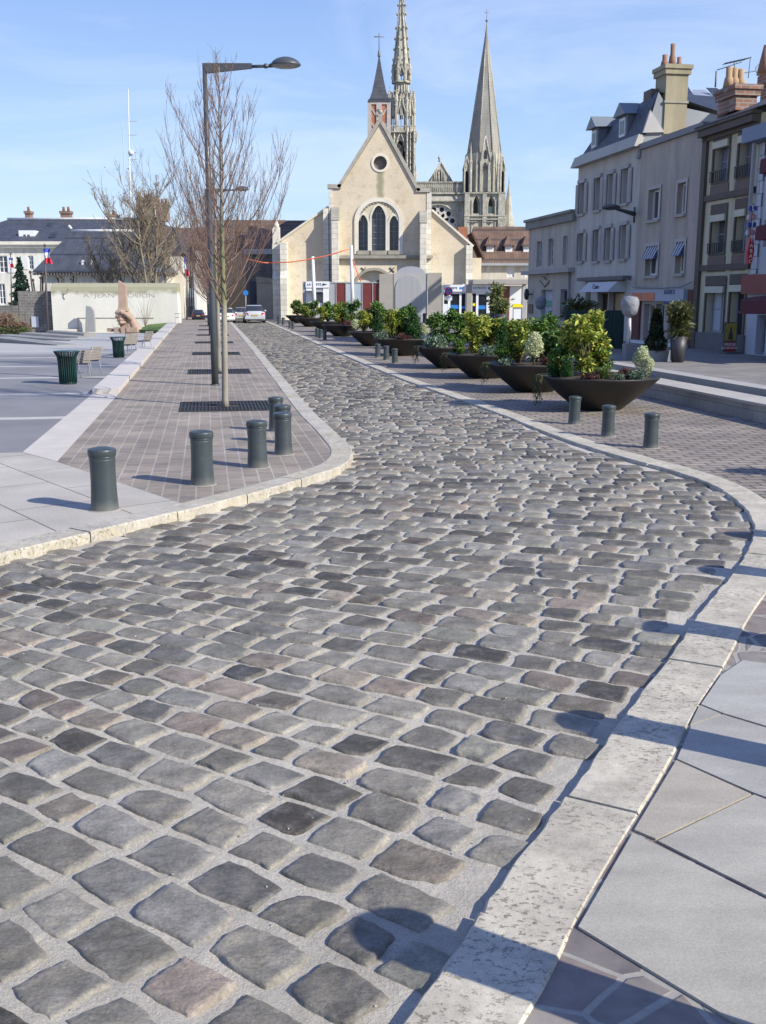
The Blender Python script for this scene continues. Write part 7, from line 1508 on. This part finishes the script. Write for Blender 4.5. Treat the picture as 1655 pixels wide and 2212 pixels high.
# ------------------------------------------------------------------ cars
def car_proto(nm, col, label):
    rt = thing('parked_car', label, 'car', (0,0,0), 'cars at the end of the street'); PNT = pm(nm, col, .25, .05, 2, 0, spec=.6)
    m = MB(); st = [(-2.05,.72,.34,.66,.66,.5),(-1.98,.80,.26,.82,.86,.6),(-1.7,.85,.22,.90,.98,.62),(-1.1,.87,.20,.92,1.40,.60),(-.3,.88,.20,.91,1.46,.60),(.45,.88,.20,.90,1.40,.58),(1.1,.87,.20,.88,.96,.62),(1.75,.84,.22,.76,.80,.62),(2.05,.72,.34,.55,.58,.5)]
    K = 12
    for y, w, zb_, zm, zr_, wr_ in st:
        for x, z in ((-w*.9,zb_),(-w,zb_+.12),(-w*1.0,zm-.12),(-w*.96,zm),(-wr_*1.02,zr_-.04),(-wr_*.86,zr_),(wr_*.86,zr_),(wr_*1.02,zr_-.04),(w*.96,zm),(w*1.0,zm-.12),(w,zb_+.12),(w*.9,zb_)): m.v.append((x,y,z))
    for i in range(len(st)-1):
        for k in range(K):
            k2 = (k+1) % K; side = k in (3, 7) and 2 <= i <= 5; top = k in (4,5,6) and (i in (2,5))
            m.f.append((i*K+k, i*K+k2, (i+1)*K+k2, (i+1)*K+k)); m.m.append(1 if side or top else 0); m.sm.append(not (side or top))
    m.f.append(tuple(range(K))); m.m.append(0); m.sm.append(False); e = (len(st)-1)*K; m.f.append(tuple(e+k for k in reversed(range(K)))); m.m.append(0); m.sm.append(False)
    bd = m.build('body', [PNT, glass('car_glass', (.03,.035,.04), .05)], rt)
    m = MB(); m.box(-.80,.80,-2.10,-1.95,.36,.56); m.build('bumper', PNT, rt)
    for s_ in (-1, 1): m = MB(); m.hexa([(s_*.80,-2.0,.66),(s_*.52,-2.06,.66),(s_*.52,-1.95,.66),(s_*.80,-1.9,.66),(s_*.79,-1.98,.84),(s_*.56,-2.03,.84),(s_*.56,-1.9,.84),(s_*.79,-1.85,.84)]); m.build('tail_light', pm('tail_red', (.45,.02,.02), .3, .1, 5, 0), rt)
    m = MB(); m.box(-.26,.26,-2.115,-2.09,.60,.72); m.build('number_plate', pm('plate_yellow', (.45,.36,.10), .5, .08, 4, 0), rt)
    for sx1, y in ((-1,-1.3),(1,-1.3),(-1,1.3),(1,1.3)):
        m = MB(); x = sx1*.78; M0 = [(x + dx, y + .31*math.cos(q), .31 + .31*math.sin(q)) for dx in (-.1, .1) for q in [2*PI*k/16 for k in range(16)]]; m.add(M0, [(k,(k+1)%16,16+(k+1)%16,16+k) for k in range(16)] + [tuple(range(16)), tuple(range(16,32))]); wh_ = m.build('wheel', pm('tyre', (.02,.02,.02), .8, .2, 5, 0), rt)
        m = MB(); m.add([(x+sx1*.105, y + .19*math.cos(q), .31+.19*math.sin(q)) for q in [2*PI*k/12 for k in range(12)]], [tuple(range(12))]); m.build('rim', pm('rim_silver', (.4,.4,.42), .3, .1, 5, 0), wh_)
    for s_ in (-1,1): m = MB(); m.ball((s_*.98, .55, .98), .1, 0, 8, 5, .9, .6, .8); m.build('wing_mirror', PNT, rt)
    return rt
for nm, col, px_, w, y, lab in (('paint_silver', (.42,.44,.46), 549, 43, 697, 'silver estate car driving away, rightmost of the cars at the street end'), ('paint_white', (.68,.70,.72), 489, 36, 697, 'white car half hidden behind the nearest tree trunk and lamp'), ('paint_beige', (.38,.37,.34), 522, 34, 694, 'pale grey car partly hidden behind the silver estate car'), ('paint_black', (.02,.02,.025), 513, 25, 690, 'black car just glimpsed between the white and the grey car'), ('paint_darkblue', (.015,.02,.035), 429, 26, 692, 'dark car with lit tail light at the left end of the street')):
    p = G(px_, y, .01); k = p.y/F*w/1.70; c_ = car_proto(nm, col, lab); place(c_, p, ROT*1.0, (k, k, k*1.0))
# no entry sign post and pole by the row house
m = MB(); b = PY(531, 692, 88); b.z = 0; t = PY(531, 630, 88); rt = thing('street_sign', 'small round blue sign on a grey post before the dark stone house', 'road sign', b); m.tube([b, t], .05, 6); m.build('post', FRG, rt)
m = MB(); m.lathe([(.22,-.02),(.22,.02)], (0,0,0), 14); sg_ = m.v; m.v = [(t.x + x, t.y - .1 + z, t.z + y - .1) for x, y, z in sg_]; m.build('disc', BLUE, rt)
# railing at the wall end
rt = thing('handrail', 'thin metal handrail at the right end of the memorial wall', 'handrail', PY(384, 697, 73)); m = MB(); a0, a1 = PY(379, 0+700, 73), PY(395, 697, 73); 
for f in (0, .5, 1): p = a0.lerp(a1, f); m.tube([(p.x,73,0), (p.x,73,PY(387,676,73).z)], .02, 4)
for y in (676, 684): m.tube([PY(379, y+2, 73), PY(395, y, 73)], .02, 4)
m.build('rails', pm('steel', (.35,.35,.36)), rt)
# ------------------------------------------------------------------ planters
t_ = NT('planter_shell'); cc = t_.mix(t_.ramp(t_.noise(3, 6), [(.3, 0.), (.7, 1.)]), (.013,.012,.011), (.024,.022,.020)); PLT = t_.done(cc, .5, t_.bump(t_.noise(50, 3), .1, .003))
def planter_proto():
    rt = thing('bowl_planter', 'x', 'planter', (0,0,0), 'wide black bowl planters along the street'); m = MB(); m.lathe([(.40,0),(.44,.03),(.52,.1),(.72,.26),(.90,.42),(1.03,.545),(1.055,.575),(1.05,.59),(1.0,.588),(.975,.56)], n=48); m.build('bowl', PLT, rt)
    m = MB(); m.lathe([(.98,.55),(.7,.58),(.01,.60)], n=24, cap=False); m.build('soil', pm('soil', (.05,.035,.025), .95, .4, 8, .6, 30, .02), rt); return rt
pl = planter_proto()
AU = [leafmat('aucuba_dark', (.035,.085,.012), (.07,.13,.02), 14), leafmat('aucuba_mid', (.12,.20,.02), (.22,.30,.04), 14), leafmat('aucuba_yellow', (.38,.40,.05), (.52,.52,.12), 14), leafmat('berry_red', (.45,.06,.02), (.5,.12,.03), 3)]
DG = [leafmat('laurel_dark', (.03,.08,.016), (.06,.13,.025), 10), leafmat('laurel_light', (.12,.22,.035), (.20,.31,.06), 10)]
CN = [leafmat('conifer_green', (.022,.075,.018), (.05,.13,.03), 8)]
CR = [leafmat('cream_petal', (.50,.54,.30), (.66,.68,.45), 8), leafmat('laurel_light', 0, 0)]
HT = [leafmat('heather_brown', (.08,.04,.025), (.15,.07,.04), 10), leafmat('heather_wine', (.07,.025,.03), (.12,.045,.05), 10)]
SV = [leafmat('silver_leaf', (.10,.16,.10), (.18,.24,.16), 10)]
GRS = [leafmat('grass_blade', (.10,.15,.03), (.20,.24,.07), 6)]
def shrub(name, cat, clumps, n, size, mats, wts, seed, el=1.9, stem=True, grp=None, stemh=0.0, shell=.55):
    rs = random.Random(seed); rt = thing(name, 'x', cat, (0,0,0), grp); m = MB()
    tot = sum(c[3]**2 for c in clumps)
    for cx_, cy_, cz_, r_ in clumps:
        for _ in range(int(n*r_*r_/tot)):
            u = rs.uniform(-1, 1); a = rs.uniform(0, 2*PI); q = math.sqrt(1-u*u); k = r_*(shell + (1-shell)*rs.random()**.6)*(1 + .18*math.sin(a*3+u*5+cx_*7))
            p = (cx_+k*q*math.cos(a), cy_+k*q*math.sin(a), cz_+k*u); w = rs.random(); mi = 0
            acc = 0
            for i, ww in enumerate(wts):
                acc += ww
                if w <= acc: mi = i; break
            leafq(m, p, size*rs.uniform(.6, 1.25)*(.5 if mi == 3 else 1), rs, mi, el if mi != 3 else 1, .5)
    m.build('foliage', mats, rt)
    if stem:
        m = MB()
        for cx_, cy_, cz_, r_ in clumps: m.tube([(cx_*.15, cy_*.15, 0), (cx_*.5, cy_*.5, cz_*.5), (cx_, cy_, cz_)], [.016,.012,.006], 4)
        m.build('stems', pm('stem_brown', (.12,.10,.05), .8, .2, 5, 0), rt)
    return rt
def clump(n, R1, h0, h1, r, seed):
    rs = random.Random(seed); out = []
    for i in range(n):
        a = rs.uniform(0, 2*PI); d = R1*rs.random()**.6; f = rs.random(); out.append((d*math.cos(a), d*math.sin(a), h0+(h1-h0)*f, r*rs.uniform(.7,1.2)))
    return out
PR = {
 'aucuba': [shrub('spotted_laurel', 'shrub', clump(17, .30, .16, .88, .125, 3+k), 3000, .092, AU, [.30,.38,.30,.02] if k else [.18,.32,.44,.06], 31+k, 2.1, grp='spotted laurels in the planters') for k in range(2)],
 'laurel': [shrub('green_laurel', 'shrub', clump(17, .36, .12, .82, .125, 13+k), 2100, .10, DG, [.6,.4], 41+k, 2.2, grp='dark green shrubs in the planters') for k in range(2)],
 'conifer': [shrub('dwarf_conifer', 'shrub', [(0,0,.15+.1*i,.20-.028*i) for i in range(6)], 2600, .05, CN, [1], 51, 2.2, True, 'dwarf conifers in the planters')],
 'cream': [shrub('cream_flower_head', 'flower', [(0,0,.22,.105),(.01,.0,.29,.09),(0,.01,.35,.065)], 2200, .04, CR, [1,0], 61, 1.2, True, 'cream flower heads in the planters', shell=.85)],
 'heather': [shrub('red_heather', 'plant', clump(9, .2, .04, .12, .09, 71), 1100, .045, HT, [.6,.4], 72, 2.4, False, 'red brown heathers in the planters')],
 'silver': [shrub('silver_leaf_plant', 'plant', clump(8, .14, .04, .12, .08, 81), 800, .05, SV, [1], 82, 1.8, False, 'silver leaved plants in the planters')],
}
rs = random.Random(90); gt = thing('grass_tuft', 'x', 'grass', (0,0,0), 'grass tufts in the planters'); m = MB()
for k in range(260):
    a = rs.uniform(0, 2*PI); l = rs.uniform(.15, .34); sp_ = rs.uniform(.2, 1.0)*l; bx_, by_ = rs.uniform(-.05,.05), rs.uniform(-.05,.05); e = Vector((math.cos(a), math.sin(a), 0)); s_ = Vector((-e.y, e.x, 0))*.005; p0 = Vector((bx_,by_,0)); p1 = p0 + e*sp_*.4 + Vector((0,0,l*.7)); p2 = p0 + e*sp_ + Vector((0,0,l*.6)); m.add([p0-s_, p0+s_, p1+s_, p1-s_, p2], [(0,1,2,3),(3,2,4)])
m.build('blades', GRS, gt); PR['grass'] = [gt]
rs = random.Random(91); iv = thing('trailing_ivy', 'x', 'plant', (0,0,0), 'trailing ivies over the planter rims'); m = MB(); m2 = MB()
for k in range(16):
    x = rs.uniform(-.22,.22); l = rs.uniform(.25,.55); pts = [Vector((0,x*.5,.02)), Vector((.12,x,.03)), Vector((.15,x,-l*.5)), Vector((.13+rs.uniform(-.03,.05),x+rs.uniform(-.1,.1),-l))]; m2.tube(pts, .004, 3)
    for q in range(16): f = rs.random()**.8*2.99; i = int(f); p = pts[i].lerp(pts[i+1], f-i); leafq(m, (p.x+rs.uniform(-.03,.03), p.y+rs.uniform(-.04,.04), p.z), rs.uniform(.04,.075), rs, 0, 1.2)
m.build('leaves', [leafmat('ivy_dark', (.02,.04,.015), (.06,.09,.03), 8)], iv); m2.build('stems', pm('stem_brown', (.12,.10,.05)), iv); PR['ivy'] = [iv]
used = {}
def plant(kind, var, loc, rz, sc, label):
    src = PR[kind][var % len(PR[kind])]; key = (kind, var % len(PR[kind]))
    if key not in used: used[key] = 1; place(src, loc, rz, sc, label)
    else: dup(src, loc, rz, sc, label)
PLN = [((1302,888), 1.0), ((1160,848), 1.0), ((1053,818), 1.0), ((977,796), 1.0), ((872,769), .97), ((806,748), .97), ((739,727), .97), ((708,717), .97), ((671,706), .97), ((645,698), .97)]
onm = ['nearest', 'second', 'third', 'fourth', 'fifth', 'sixth', 'seventh', 'eighth', 'ninth', 'farthest']
# (kind, variant, dx, dy, scale, description); dx to the right, dy away, in metres
SETS = [
 [('aucuba',0,-.22,.05,1.3,'large yellow green spotted laurel with red berries'),('aucuba',1,-.12,.3,1.0,'duller spotted laurel at the back'),('cream',0,.72,-.05,1.35,'tall cream flower head at the right rim'),('cream',0,.80,-.25,.9,'lower cream flower head at the right rim'),('grass',0,-.05,-.62,1.0,'yellow green grass tuft at the front'),('heather',0,.28,-.45,1.0,'wine red heather clump'),('heather',0,.62,-.5,.8,'orange tipped small heather at the right'),('silver',0,.48,-.68,1.0,'silver leaved plant at the front rim'),('laurel',0,-.72,.1,.65,'dark low bush at the left rim'),('laurel',1,.1,.55,.8,'dark green shrub behind the spotted laurel'),('ivy',0,-.98,-.2,1.1,'trailing ivy hanging over the left rim'),('conifer',0,-.62,-.2,.62,'low spruce like bush at the left rim'),('conifer',0,-.80,.0,.5,'lowest spreading bush at the far left rim'),('heather',0,-.3,-.6,.7,'small wine red heather under the spotted laurel'),('silver',0,.15,-.66,.7,'small silver leaved plant beside the grass tuft')],
 [('aucuba',1,-.35,.0,1.05,'yellow green spotted laurel'),('laurel',0,.25,.35,1.25,'tall bright green laurel'),('laurel',1,.62,.1,.85,'loose grey green shrub at the right'),('cream',0,-.12,-.62,1.7,'big round cream flower head at the front'),('heather',0,.35,-.5,1.3,'red brown heather bed'),('silver',0,-.65,-.5,.9,'grey leaved low plant at the left'),('laurel',1,-.7,-.1,.5,'low dark bush at the left rim'),('ivy',0,-.98,-.25,.9,'trailing ivy hanging from the left rim')],
 [('aucuba',0,-.3,.1,1.15,'bright yellow spotted laurel'),('aucuba',1,.15,.35,1.0,'upright spotted laurel behind'),('conifer',0,.42,-.1,1.4,'deep green dwarf conifer at the right'),('silver',0,.0,-.68,1.3,'pale silver leaved plant at the front'),('heather',0,.75,-.3,1.0,'wine coloured heather at the right'),('laurel',0,-.7,-.2,.5,'dark low shrub at the left rim'),('ivy',0,-.95,-.3,.9,'trailing ivy over the left rim')],
 [('laurel',0,-.25,.2,1.25,'big dark green laurel'),('laurel',1,.3,.3,1.15,'dark green laurel at the right'),('silver',0,-.4,-.5,2.0,'feathery silver plant at the front'),('cream',0,.7,.2,1.0,'cream flower head at the back right'),('ivy',0,-.9,-.4,1.0,'trailing ivy over the left rim')],
 [('aucuba',1,-.35,.0,1.1,'yellowish spotted laurel on thin stems'),('laurel',0,.1,.4,1.35,'tall leafy green laurel'),('conifer',0,.35,-.2,1.5,'deep green dwarf conifer'),('cream',0,.7,-.2,1.3,'cream flower head at the right rim'),('heather',0,.0,-.6,1.2,'brown heather bed at the front'),('silver',0,-.75,-.4,1.4,'pale green spilling plant at the left')],
 [('aucuba',0,-.4,-.1,1.0,'yellow spotted laurel at the left'),('laurel',1,.1,.3,1.45,'tall green laurel'),('conifer',0,.2,-.35,1.3,'deep green dwarf conifer at the front'),('cream',0,-.72,-.3,1.3,'cream flower head at the left rim')],
 [('aucuba',1,-.2,.1,1.2,'yellow green spotted laurel'),('laurel',0,.3,.3,1.5,'tall green laurel'),('heather',0,.2,-.5,1.5,'brown heather bed')],
 [('laurel',1,.0,.2,1.35,'tall green laurel'),('aucuba',0,-.3,-.2,1.0,'yellow spotted laurel')],
 [('laurel',0,.0,.2,1.4,'tall green laurel'),('aucuba',1,-.3,-.2,.9,'yellow green spotted laurel')],
 [('laurel',1,-.1,.2,1.4,'bright green tall laurel'),('conifer',0,.4,-.1,1.2,'dark green low conifer')]]
for i, (((x, y), k), st_) in enumerate(zip(PLN, SETS)):
    c = G(x, y, ZR); c.y += .38
    lab = '%s black bowl planter of the row along the right kerb' % onm[i]
    if i == 0: place(pl, c, 0, k, lab)
    else: dup(pl, c, i, k, lab)
    for kind, var, dx, dy, sc, ds in st_:
        zz_ = ZR + (.57 if kind != 'ivy' else .585)*k; rz = rng.uniform(0, 6) if kind != 'ivy' else PI + rng.uniform(.1,.5)
        plant(kind, var, (c.x+dx, c.y+dy, zz_), rz, sc*(.90 if kind in ('aucuba','laurel','conifer') else .95), ds + ' in the %s bowl planter' % onm[i])
# unseen planter and laurel added past the right edge to shadow the brick pavement
q = G(1655, 1030, ZR); q = Vector((q.x + 2.1, q.y - .9, ZR)); dup(pl, q, 0, 1.15, 'unseen black bowl planter added beyond the right edge to cast a shadow')
plant('laurel', 0, (q.x, q.y, ZR+.6), 1, 1.2, 'unseen dark laurel added in the shadow casting planter beyond the right edge')
# ------------------------------------------------------------------ things on the terrace
def tg(x, y): p = G(x, y, ZT); return p
PGR = pm('pot_grey', (.20,.21,.23), .6, .1, 2, .05); PDK = pm('pot_dark', (.04,.04,.045), .5, .1, 2, .05)
def s7p(x, y, z=ZT): return G(*c7(x, y), z)
# wrapped ball tree
def wrapped(x, yb, w, label, q=1.0):
    b = s7p(x, yb); s_ = b.y/F*.32245*q; rt = thing('wrapped_tree', label, 'potted tree', b, 'potted trees wrapped in white fleece')
    hw_ = w*s_/2; m = MB(); ph = 105*s_; m.lathe([(hw_*.92*1.2, 0), (hw_*1.02*1.3, ph)], tuple(b), 4, 0, False, PI/4+ROT); m.build('pot', PGR, rt)
    m = MB(); z = b.z + ph; m.tube([b + Vector((0,0,ph-.02)), b + Vector((.02,0,ph+80*s_)), b + Vector((0,0,ph+170*s_))], [.05,.045,.05], 8); m.build('wrapped_trunk', pm('fleece', (.50,.50,.50), .9, .15, 6, .6, 18, .02), rt)
    m = MB(); r_ = 60*s_; m.lathe([(.03,-58*s_),(30*s_,-54*s_),(46*s_,-38*s_),(56*s_,-5*s_),(60*s_,25*s_),(57*s_,50*s_),(44*s_,68*s_),(20*s_,76*s_),(.02,77*s_)], (b.x, b.y, b.z + ph + 235*s_), 20); m.build('wrapped_crown', pm('fleece_grey', (.22,.23,.25), .9, .22, 5, .9, 9, .06), rt)
wrapped(725, 1062, 62, 'round topiary tree wrapped in grey fleece on a white trunk before the beige house')
wrapped(137, 905, 50, 'wrapped topiary tree before the low beige shop', .62)
# conical topiary in square trough
b = s7p(908, 1070); s_ = b.y/F*.32245; rt = thing('cone_topiary', 'slender dark green cone topiary with a round base in a grey square trough', 'potted plant', b); m = MB(); m.obox(b, ED, 80*s_, 60*s_, ZT, ZT+72*s_, 0, 1.0); m.build('trough', PGR, rt)
m = MB(); rs = random.Random(5)
for k in range(4200):
    f = rs.random(); z = ZT + 65*s_ + f*275*s_; rr_ = (72*s_ if f < .28 else 34*s_*(1.25-f)*1.35 + 6*s_)*rs.uniform(.7,1)
    a = rs.uniform(0, 2*PI); leafq(m, (b.x+rr_*math.cos(a), b.y+rr_*math.sin(a), z), .09, rs, 0, 1.5)
m.build('foliage', [leafmat('topiary_dark', (.012,.028,.012), (.03,.055,.02), 8)], rt)
def tall_pot(x, yb, w, h, label, hb=0, name='tall_planter', seed=1, dense=900, potm=PDK):
    b = s7p(x, yb); s_ = b.y/F*.32245; rt = thing(name, label, 'potted plant', b, 'tall pots with bamboo'); m = MB(); m.lathe([(w*.36*s_, 0), (w*.52*s_, h*s_), (w*.47*s_, h*s_)], tuple(b), 20); m.build('pot', potm, rt)
    if hb:
        rs = random.Random(seed); m = MB(); m2 = MB(); z0 = b.z + h*s_
        for k in range(34):
            a = rs.uniform(0, 2*PI); r_ = rs.uniform(0, w*.35*s_); l = hb*s_*rs.uniform(.55, 1); sp_ = rs.uniform(0,.45)*w*s_*1.4; p = [Vector((b.x+r_*math.cos(a), b.y+r_*math.sin(a), z0)), Vector((b.x+(r_+sp_*.4)*math.cos(a), b.y+(r_+sp_*.4)*math.sin(a), z0+l*.6)), Vector((b.x+(r_+sp_)*math.cos(a), b.y+(r_+sp_)*math.sin(a), z0+l))]; m2.tube(p, .009, 3)
            for q in range(dense//34): f = rs.random()*1.99; i = int(f); c = p[i].lerp(p[i+1], f-i); leafq(m, (c.x+rs.uniform(-.08,.08), c.y+rs.uniform(-.08,.08), c.z), rs.uniform(.10,.2), rs, 0, 2.6)
        m.build('leaves', [leafmat('bamboo_leaf', (.06,.075,.02), (.12,.13,.05), 5)], rt); m2.build('canes', pm('cane', (.14,.13,.05), .7, .2, 3, 0), rt)
tall_pot(1060, 1078, 108, 170, 'tall tapered dark pot with loose bamboo before the beige house', 230, seed=3, dense=1400)
tall_pot(400, 985, 130, 70, 'wide bushy bamboo before the green screen by the mansard house', 260, seed=4, dense=3000)
# green windbreak screens
a, b = s7p(300, 1005), s7p(690, 1000); rt = thing('green_screen', 'low dark green fabric windbreak around the cafe terrace', 'screen', a); m = MB(); d_ = (b-a); n = 6; zt = 1.25
for i in range(n):
    p, q = a + d_*(i/n), a + d_*((i+1)/n); m.hexa([(p.x,p.y,ZT+.05),(q.x,q.y,ZT+.05),(q.x,q.y+.03,ZT+.05),(p.x,p.y+.03,ZT+.05),(p.x,p.y,ZT+zt),(q.x,q.y,ZT+zt),(q.x,q.y+.03,ZT+zt),(p.x,p.y+.03,ZT+zt)])
m.build('fabric', pm('screen_green', (.008,.035,.03), .7, .2, 2, .1), rt)
for i in range(n+1): p = a + d_*(i/n); m = MB(); m.tube([(p.x,p.y-.03,ZT),(p.x,p.y-.03,ZT+zt+.02)], .018, 6); m.build('post', PDK, rt)
# small cone shrubs
for x, lb_ in ((237, 'left one of two small dark cone shrubs before the low shop'), (262, 'right one of two small dark cone shrubs before the low shop')):
    b = s7p(x, 915); s_ = b.y/F*.32245; rs = random.Random(x); m = MB()
    rt = thing('cone_shrub', lb_, 'shrub', b, 'small cone shrubs'); 
    for k in range(700): f = rs.random(); r_ = 20*s_*(1-f)*rs.uniform(.8,1); a_ = rs.uniform(0, 6.3); leafq(m, (b.x+r_*math.cos(a_), b.y+r_*math.sin(a_), ZT+.1+f*62*s_), .07, rs)
    m.build('foliage', [leafmat('topiary_dark', 0, 0)], rt); m = MB(); m.lathe([(.13,0),(.17,.2)], tuple(b), 10); m.build('pot', PDK, rt)
# sandwich board
b = s7p(1408, 1020); s_ = b.y/F*.32245; SBF = Fac((b.x, b.y, 0), ED); rt = thing('pavement_sign', 'free standing yellow and red poster sign before the yellow house', 'sign board', b); w_, h_ = 46*s_, 205*s_
m = MB(); SBF.box(m, -w_, w_, ZT+.06, ZT+h_, -.03, 0); SBF.box(m, -w_*1.1, w_*1.1, ZT, ZT+.06, -.25, .25); m.build('frame', pm('sign_frame', (.10,.10,.11), .5, .1, 3, 0), rt)
m = MB(); SBF.box(m, -w_*.85, w_*.85, ZT+h_*.42, ZT+h_*.96, 0, .012); pp = m.build('poster', pm('poster_yellow', (.30,.25,.04), .5, .3, 2, 0), rt)
m = MB(); SBF.box(m, -w_*.85, w_*.85, ZT+h_*.06, ZT+h_*.38, 0, .012); SBF_ = m.build('red_panel', pm('poster_red', (.30,.03,.025), .5, .1, 3, 0), rt); text('PRESSE', .12, SBF, 0, ZT+h_*.29, .013, WHITE, SBF_, .004); text('JOURNAUX', .10, SBF, 0, ZT+h_*.18, .013, WHITE, SBF_, .004)
m = MB(); SBF.poly(m, [(-w_*.35,ZT+h_*.45),(w_*.35,ZT+h_*.45),(w_*.3,ZT+h_*.62),(w_*.12,ZT+h_*.72),(w_*.1,ZT+h_*.84),(-w_*.12,ZT+h_*.84),(-w_*.12,ZT+h_*.72),(-w_*.3,ZT+h_*.62)], .012, .018); m.build('dark_figure', pm('poster_dark', (.05,.04,.03), .6, .2, 4, 0), pp)
# litter bin and potted bamboo by the bank, dark box on the corner
b = PY(*c5b(1082,1340), 62); b.z = ZR; s_ = 62/F*.2337; m = MB(); rt = thing('litter_bin', 'small dark round litter bin right of the bank before the low shop', 'litter bin', b); m.lathe([(22*s_,0),(24*s_,85*s_),(30*s_,95*s_)], tuple(b), 14); m.build('body', PDK, rt); m = MB(); m.lathe([(30*s_,95*s_),(31*s_,99*s_),(26*s_,100*s_)], tuple(b), 14); m.build('rim', FRG, rt)
def bamboo_pot(x, yb, yt, Y, w, label, seed):
    b = PY(*c5b(x, yb), Y); b.z = ZR; s_ = Y/F*.2337; rt = thing('bamboo_pot', label, 'potted plant', b, 'bamboo pots by the bank'); m = MB(); ph = 1.0; m.lathe([(.28,0),(.4,ph),(.36,ph)], tuple(b), 16); m.build('pot', PDK, rt); rs = random.Random(seed); zt = PY(*c5b(x, yt), Y).z; m = MB(); m2 = MB()
    for k in range(26):
        a = rs.uniform(0, 6.3); l = (zt-b.z-ph)*rs.uniform(.5,1); sp_ = rs.uniform(0,.55)*w; p = [Vector((b.x,b.y,b.z+ph)), Vector((b.x+sp_*.4*math.cos(a), b.y+sp_*.4*math.sin(a), b.z+ph+l*.6)), Vector((b.x+sp_*math.cos(a), b.y+sp_*math.sin(a), b.z+ph+l))]; m2.tube(p, .012, 3)
        for q in range(34): f = rs.random()*1.99; i = int(f); c = p[i].lerp(p[i+1], f-i); leafq(m, (c.x+rs.uniform(-.12,.12), c.y+rs.uniform(-.12,.12), c.z), rs.uniform(.12,.26), rs, 0, 2.6)
    m.build('leaves', [leafmat('bamboo_light', (.13,.16,.04), (.22,.24,.09), 5)], rt); m2.build('canes', pm('cane', (.14,.13,.05)), rt)
bamboo_pot(845, 1440, 960, 60, 1.0, 'tall loose bamboo in a dark pot left of the bank red door panel', 6)
bamboo_pot(905, 1440, 1100, 59, .9, 'shorter bamboo in a dark pot before the red door panel', 7)
bamboo_pot(1235, 1350, 1010, 56, .8, 'sparse bamboo beside the wrapped tree at the low shop corner', 8)
for x, Y, lb_ in ((650, 78, 'left one of the small green bollards at the bank doors'), (787, 78, 'right one of the small green bollards at the bank doors'), (200, 78, 'small green bollard below the grey arched panel')):
    b = PY(*c5b(x, 1330), Y); b.z = ZR; dup(bp_, b, 0, 1.25, lb_)
# ------------------------------------------------------------------ pink stone hand holding a broken blade
PK = NT('pink_stone'); c_ = PK.mix(PK.ramp(PK.noise(1.5, 7, rough=.65), [(.3, 0.), (.7, 1.)]), (.30,.21,.155), (.40,.295,.225)); PK = PK.done(c_, .85, PK.bump(PK.noise(9, 6), .4, .02))
Yh = 70.0; sc_ = Yh/F*(1/3.678/1.0344)
def hp(x, y, dy=0): p = PY(*c1(x, y), Yh); return Vector((p.x, Yh+dy, p.z))
gb = hp(1060, 1245); rt = thing('hand_monument', 'large pink stone fist holding an upright squared blade, on blocks before the pale wall', 'monument', (gb.x, gb.y, gb.z))
m = MB(); a0 = [hp(980,1075,-.25), hp(1045,1075,-.25), hp(1045,1075,.25), hp(980,1075,.25), hp(978,835,-.2), hp(1036,872,-.2), hp(1036,872,.2), hp(978,835,.2)]; m.hexa(a0); bd_ = m.build('blade', PK, rt)
m = MB(); m.hexa([hp(962,1085,-.35), hp(1058,1085,-.35), hp(1058,1085,.3), hp(962,1085,.3), hp(985,1058,-.3), hp(1050,1058,-.3), hp(1050,1058,.25), hp(985,1058,.25)]); m.build('guard', PK, bd_)
U_ = sc_
def skin_hand():
    m = MB()
    # forearm rising from the lower right, palm behind the grip
    m.tube([hp(1128,1250,.1), hp(1100,1195,.1), hp(1066,1135,.08), hp(1045,1105,.05)], [44*U_, 38*U_, 31*U_, 24*U_], 16)
    m.tube([hp(1085,1250,.2), hp(1062,1212,.15), hp(1045,1170,.12), hp(1035,1115,.1)], [42*U_, 36*U_, 30*U_, 26*U_], 14)
    m.ball(tuple(hp(1035,1135,.1)), 30*U_, 0, 14, 10, 1, 1, 1.6)
    # four fingers curling round the front of the grip, one over the other
    for k, (y0, r_, xr) in enumerate(((1096, 12.5, 958), (1127, 13.5, 962), (1157, 12.5, 974), (1185, 11.5, 986))):
        m.tube([hp(1052,y0-4,.15), hp(1030,y0-8,-.28), hp(1003,y0-6,-.46), hp(xr+14,y0,-.42), hp(xr+4,y0+4,-.2), hp(xr+10,y0+8,.05)], [r_*U_*.95, r_*U_*1.05, r_*U_*1.1, r_*U_*1.05, r_*U_, r_*U_*.8], 12)
    # thumb laid across from the side of the palm
    m.tube([hp(1085,1150,-.15), hp(1062,1122,-.42), hp(1040,1100,-.55), hp(1012,1096,-.6)], [21*U_, 19*U_, 16*U_, 12*U_], 12)
    o = m.build('hand', PK, rt); md = o.modifiers.new('remesh', 'REMESH'); md.mode = 'VOXEL'; md.voxel_size = .028; md.use_smooth_shade = True
    s2 = o.modifiers.new('smooth', 'SMOOTH'); s2.iterations = 2; s2.factor = .5
skin_hand()
rs = random.Random(3)
for x, y, w, h in ((990,1240,34,22),(1045,1245,30,24),(915,1243,28,14),(1100,1240,36,20),(1025,1215,26,22)):
    m = MB(); p = hp(x, y, rs.uniform(-.3,.2)); W_, H_ = w*U_, h*U_; jj = lambda: rs.uniform(-.18,.18)*W_; m.hexa([(p.x+a*W_*1.2+jj(), p.y+b*W_*.7+jj(), p.z+c*H_+jj()*.6) for c in (-1,1) for a, b in ((-1,-1),(1,-1),(1,1),(-1,1))]); m.build('stone_block', PK, rt)
for o in bpy.data.objects:
    if '_off' in o: del o['_off']
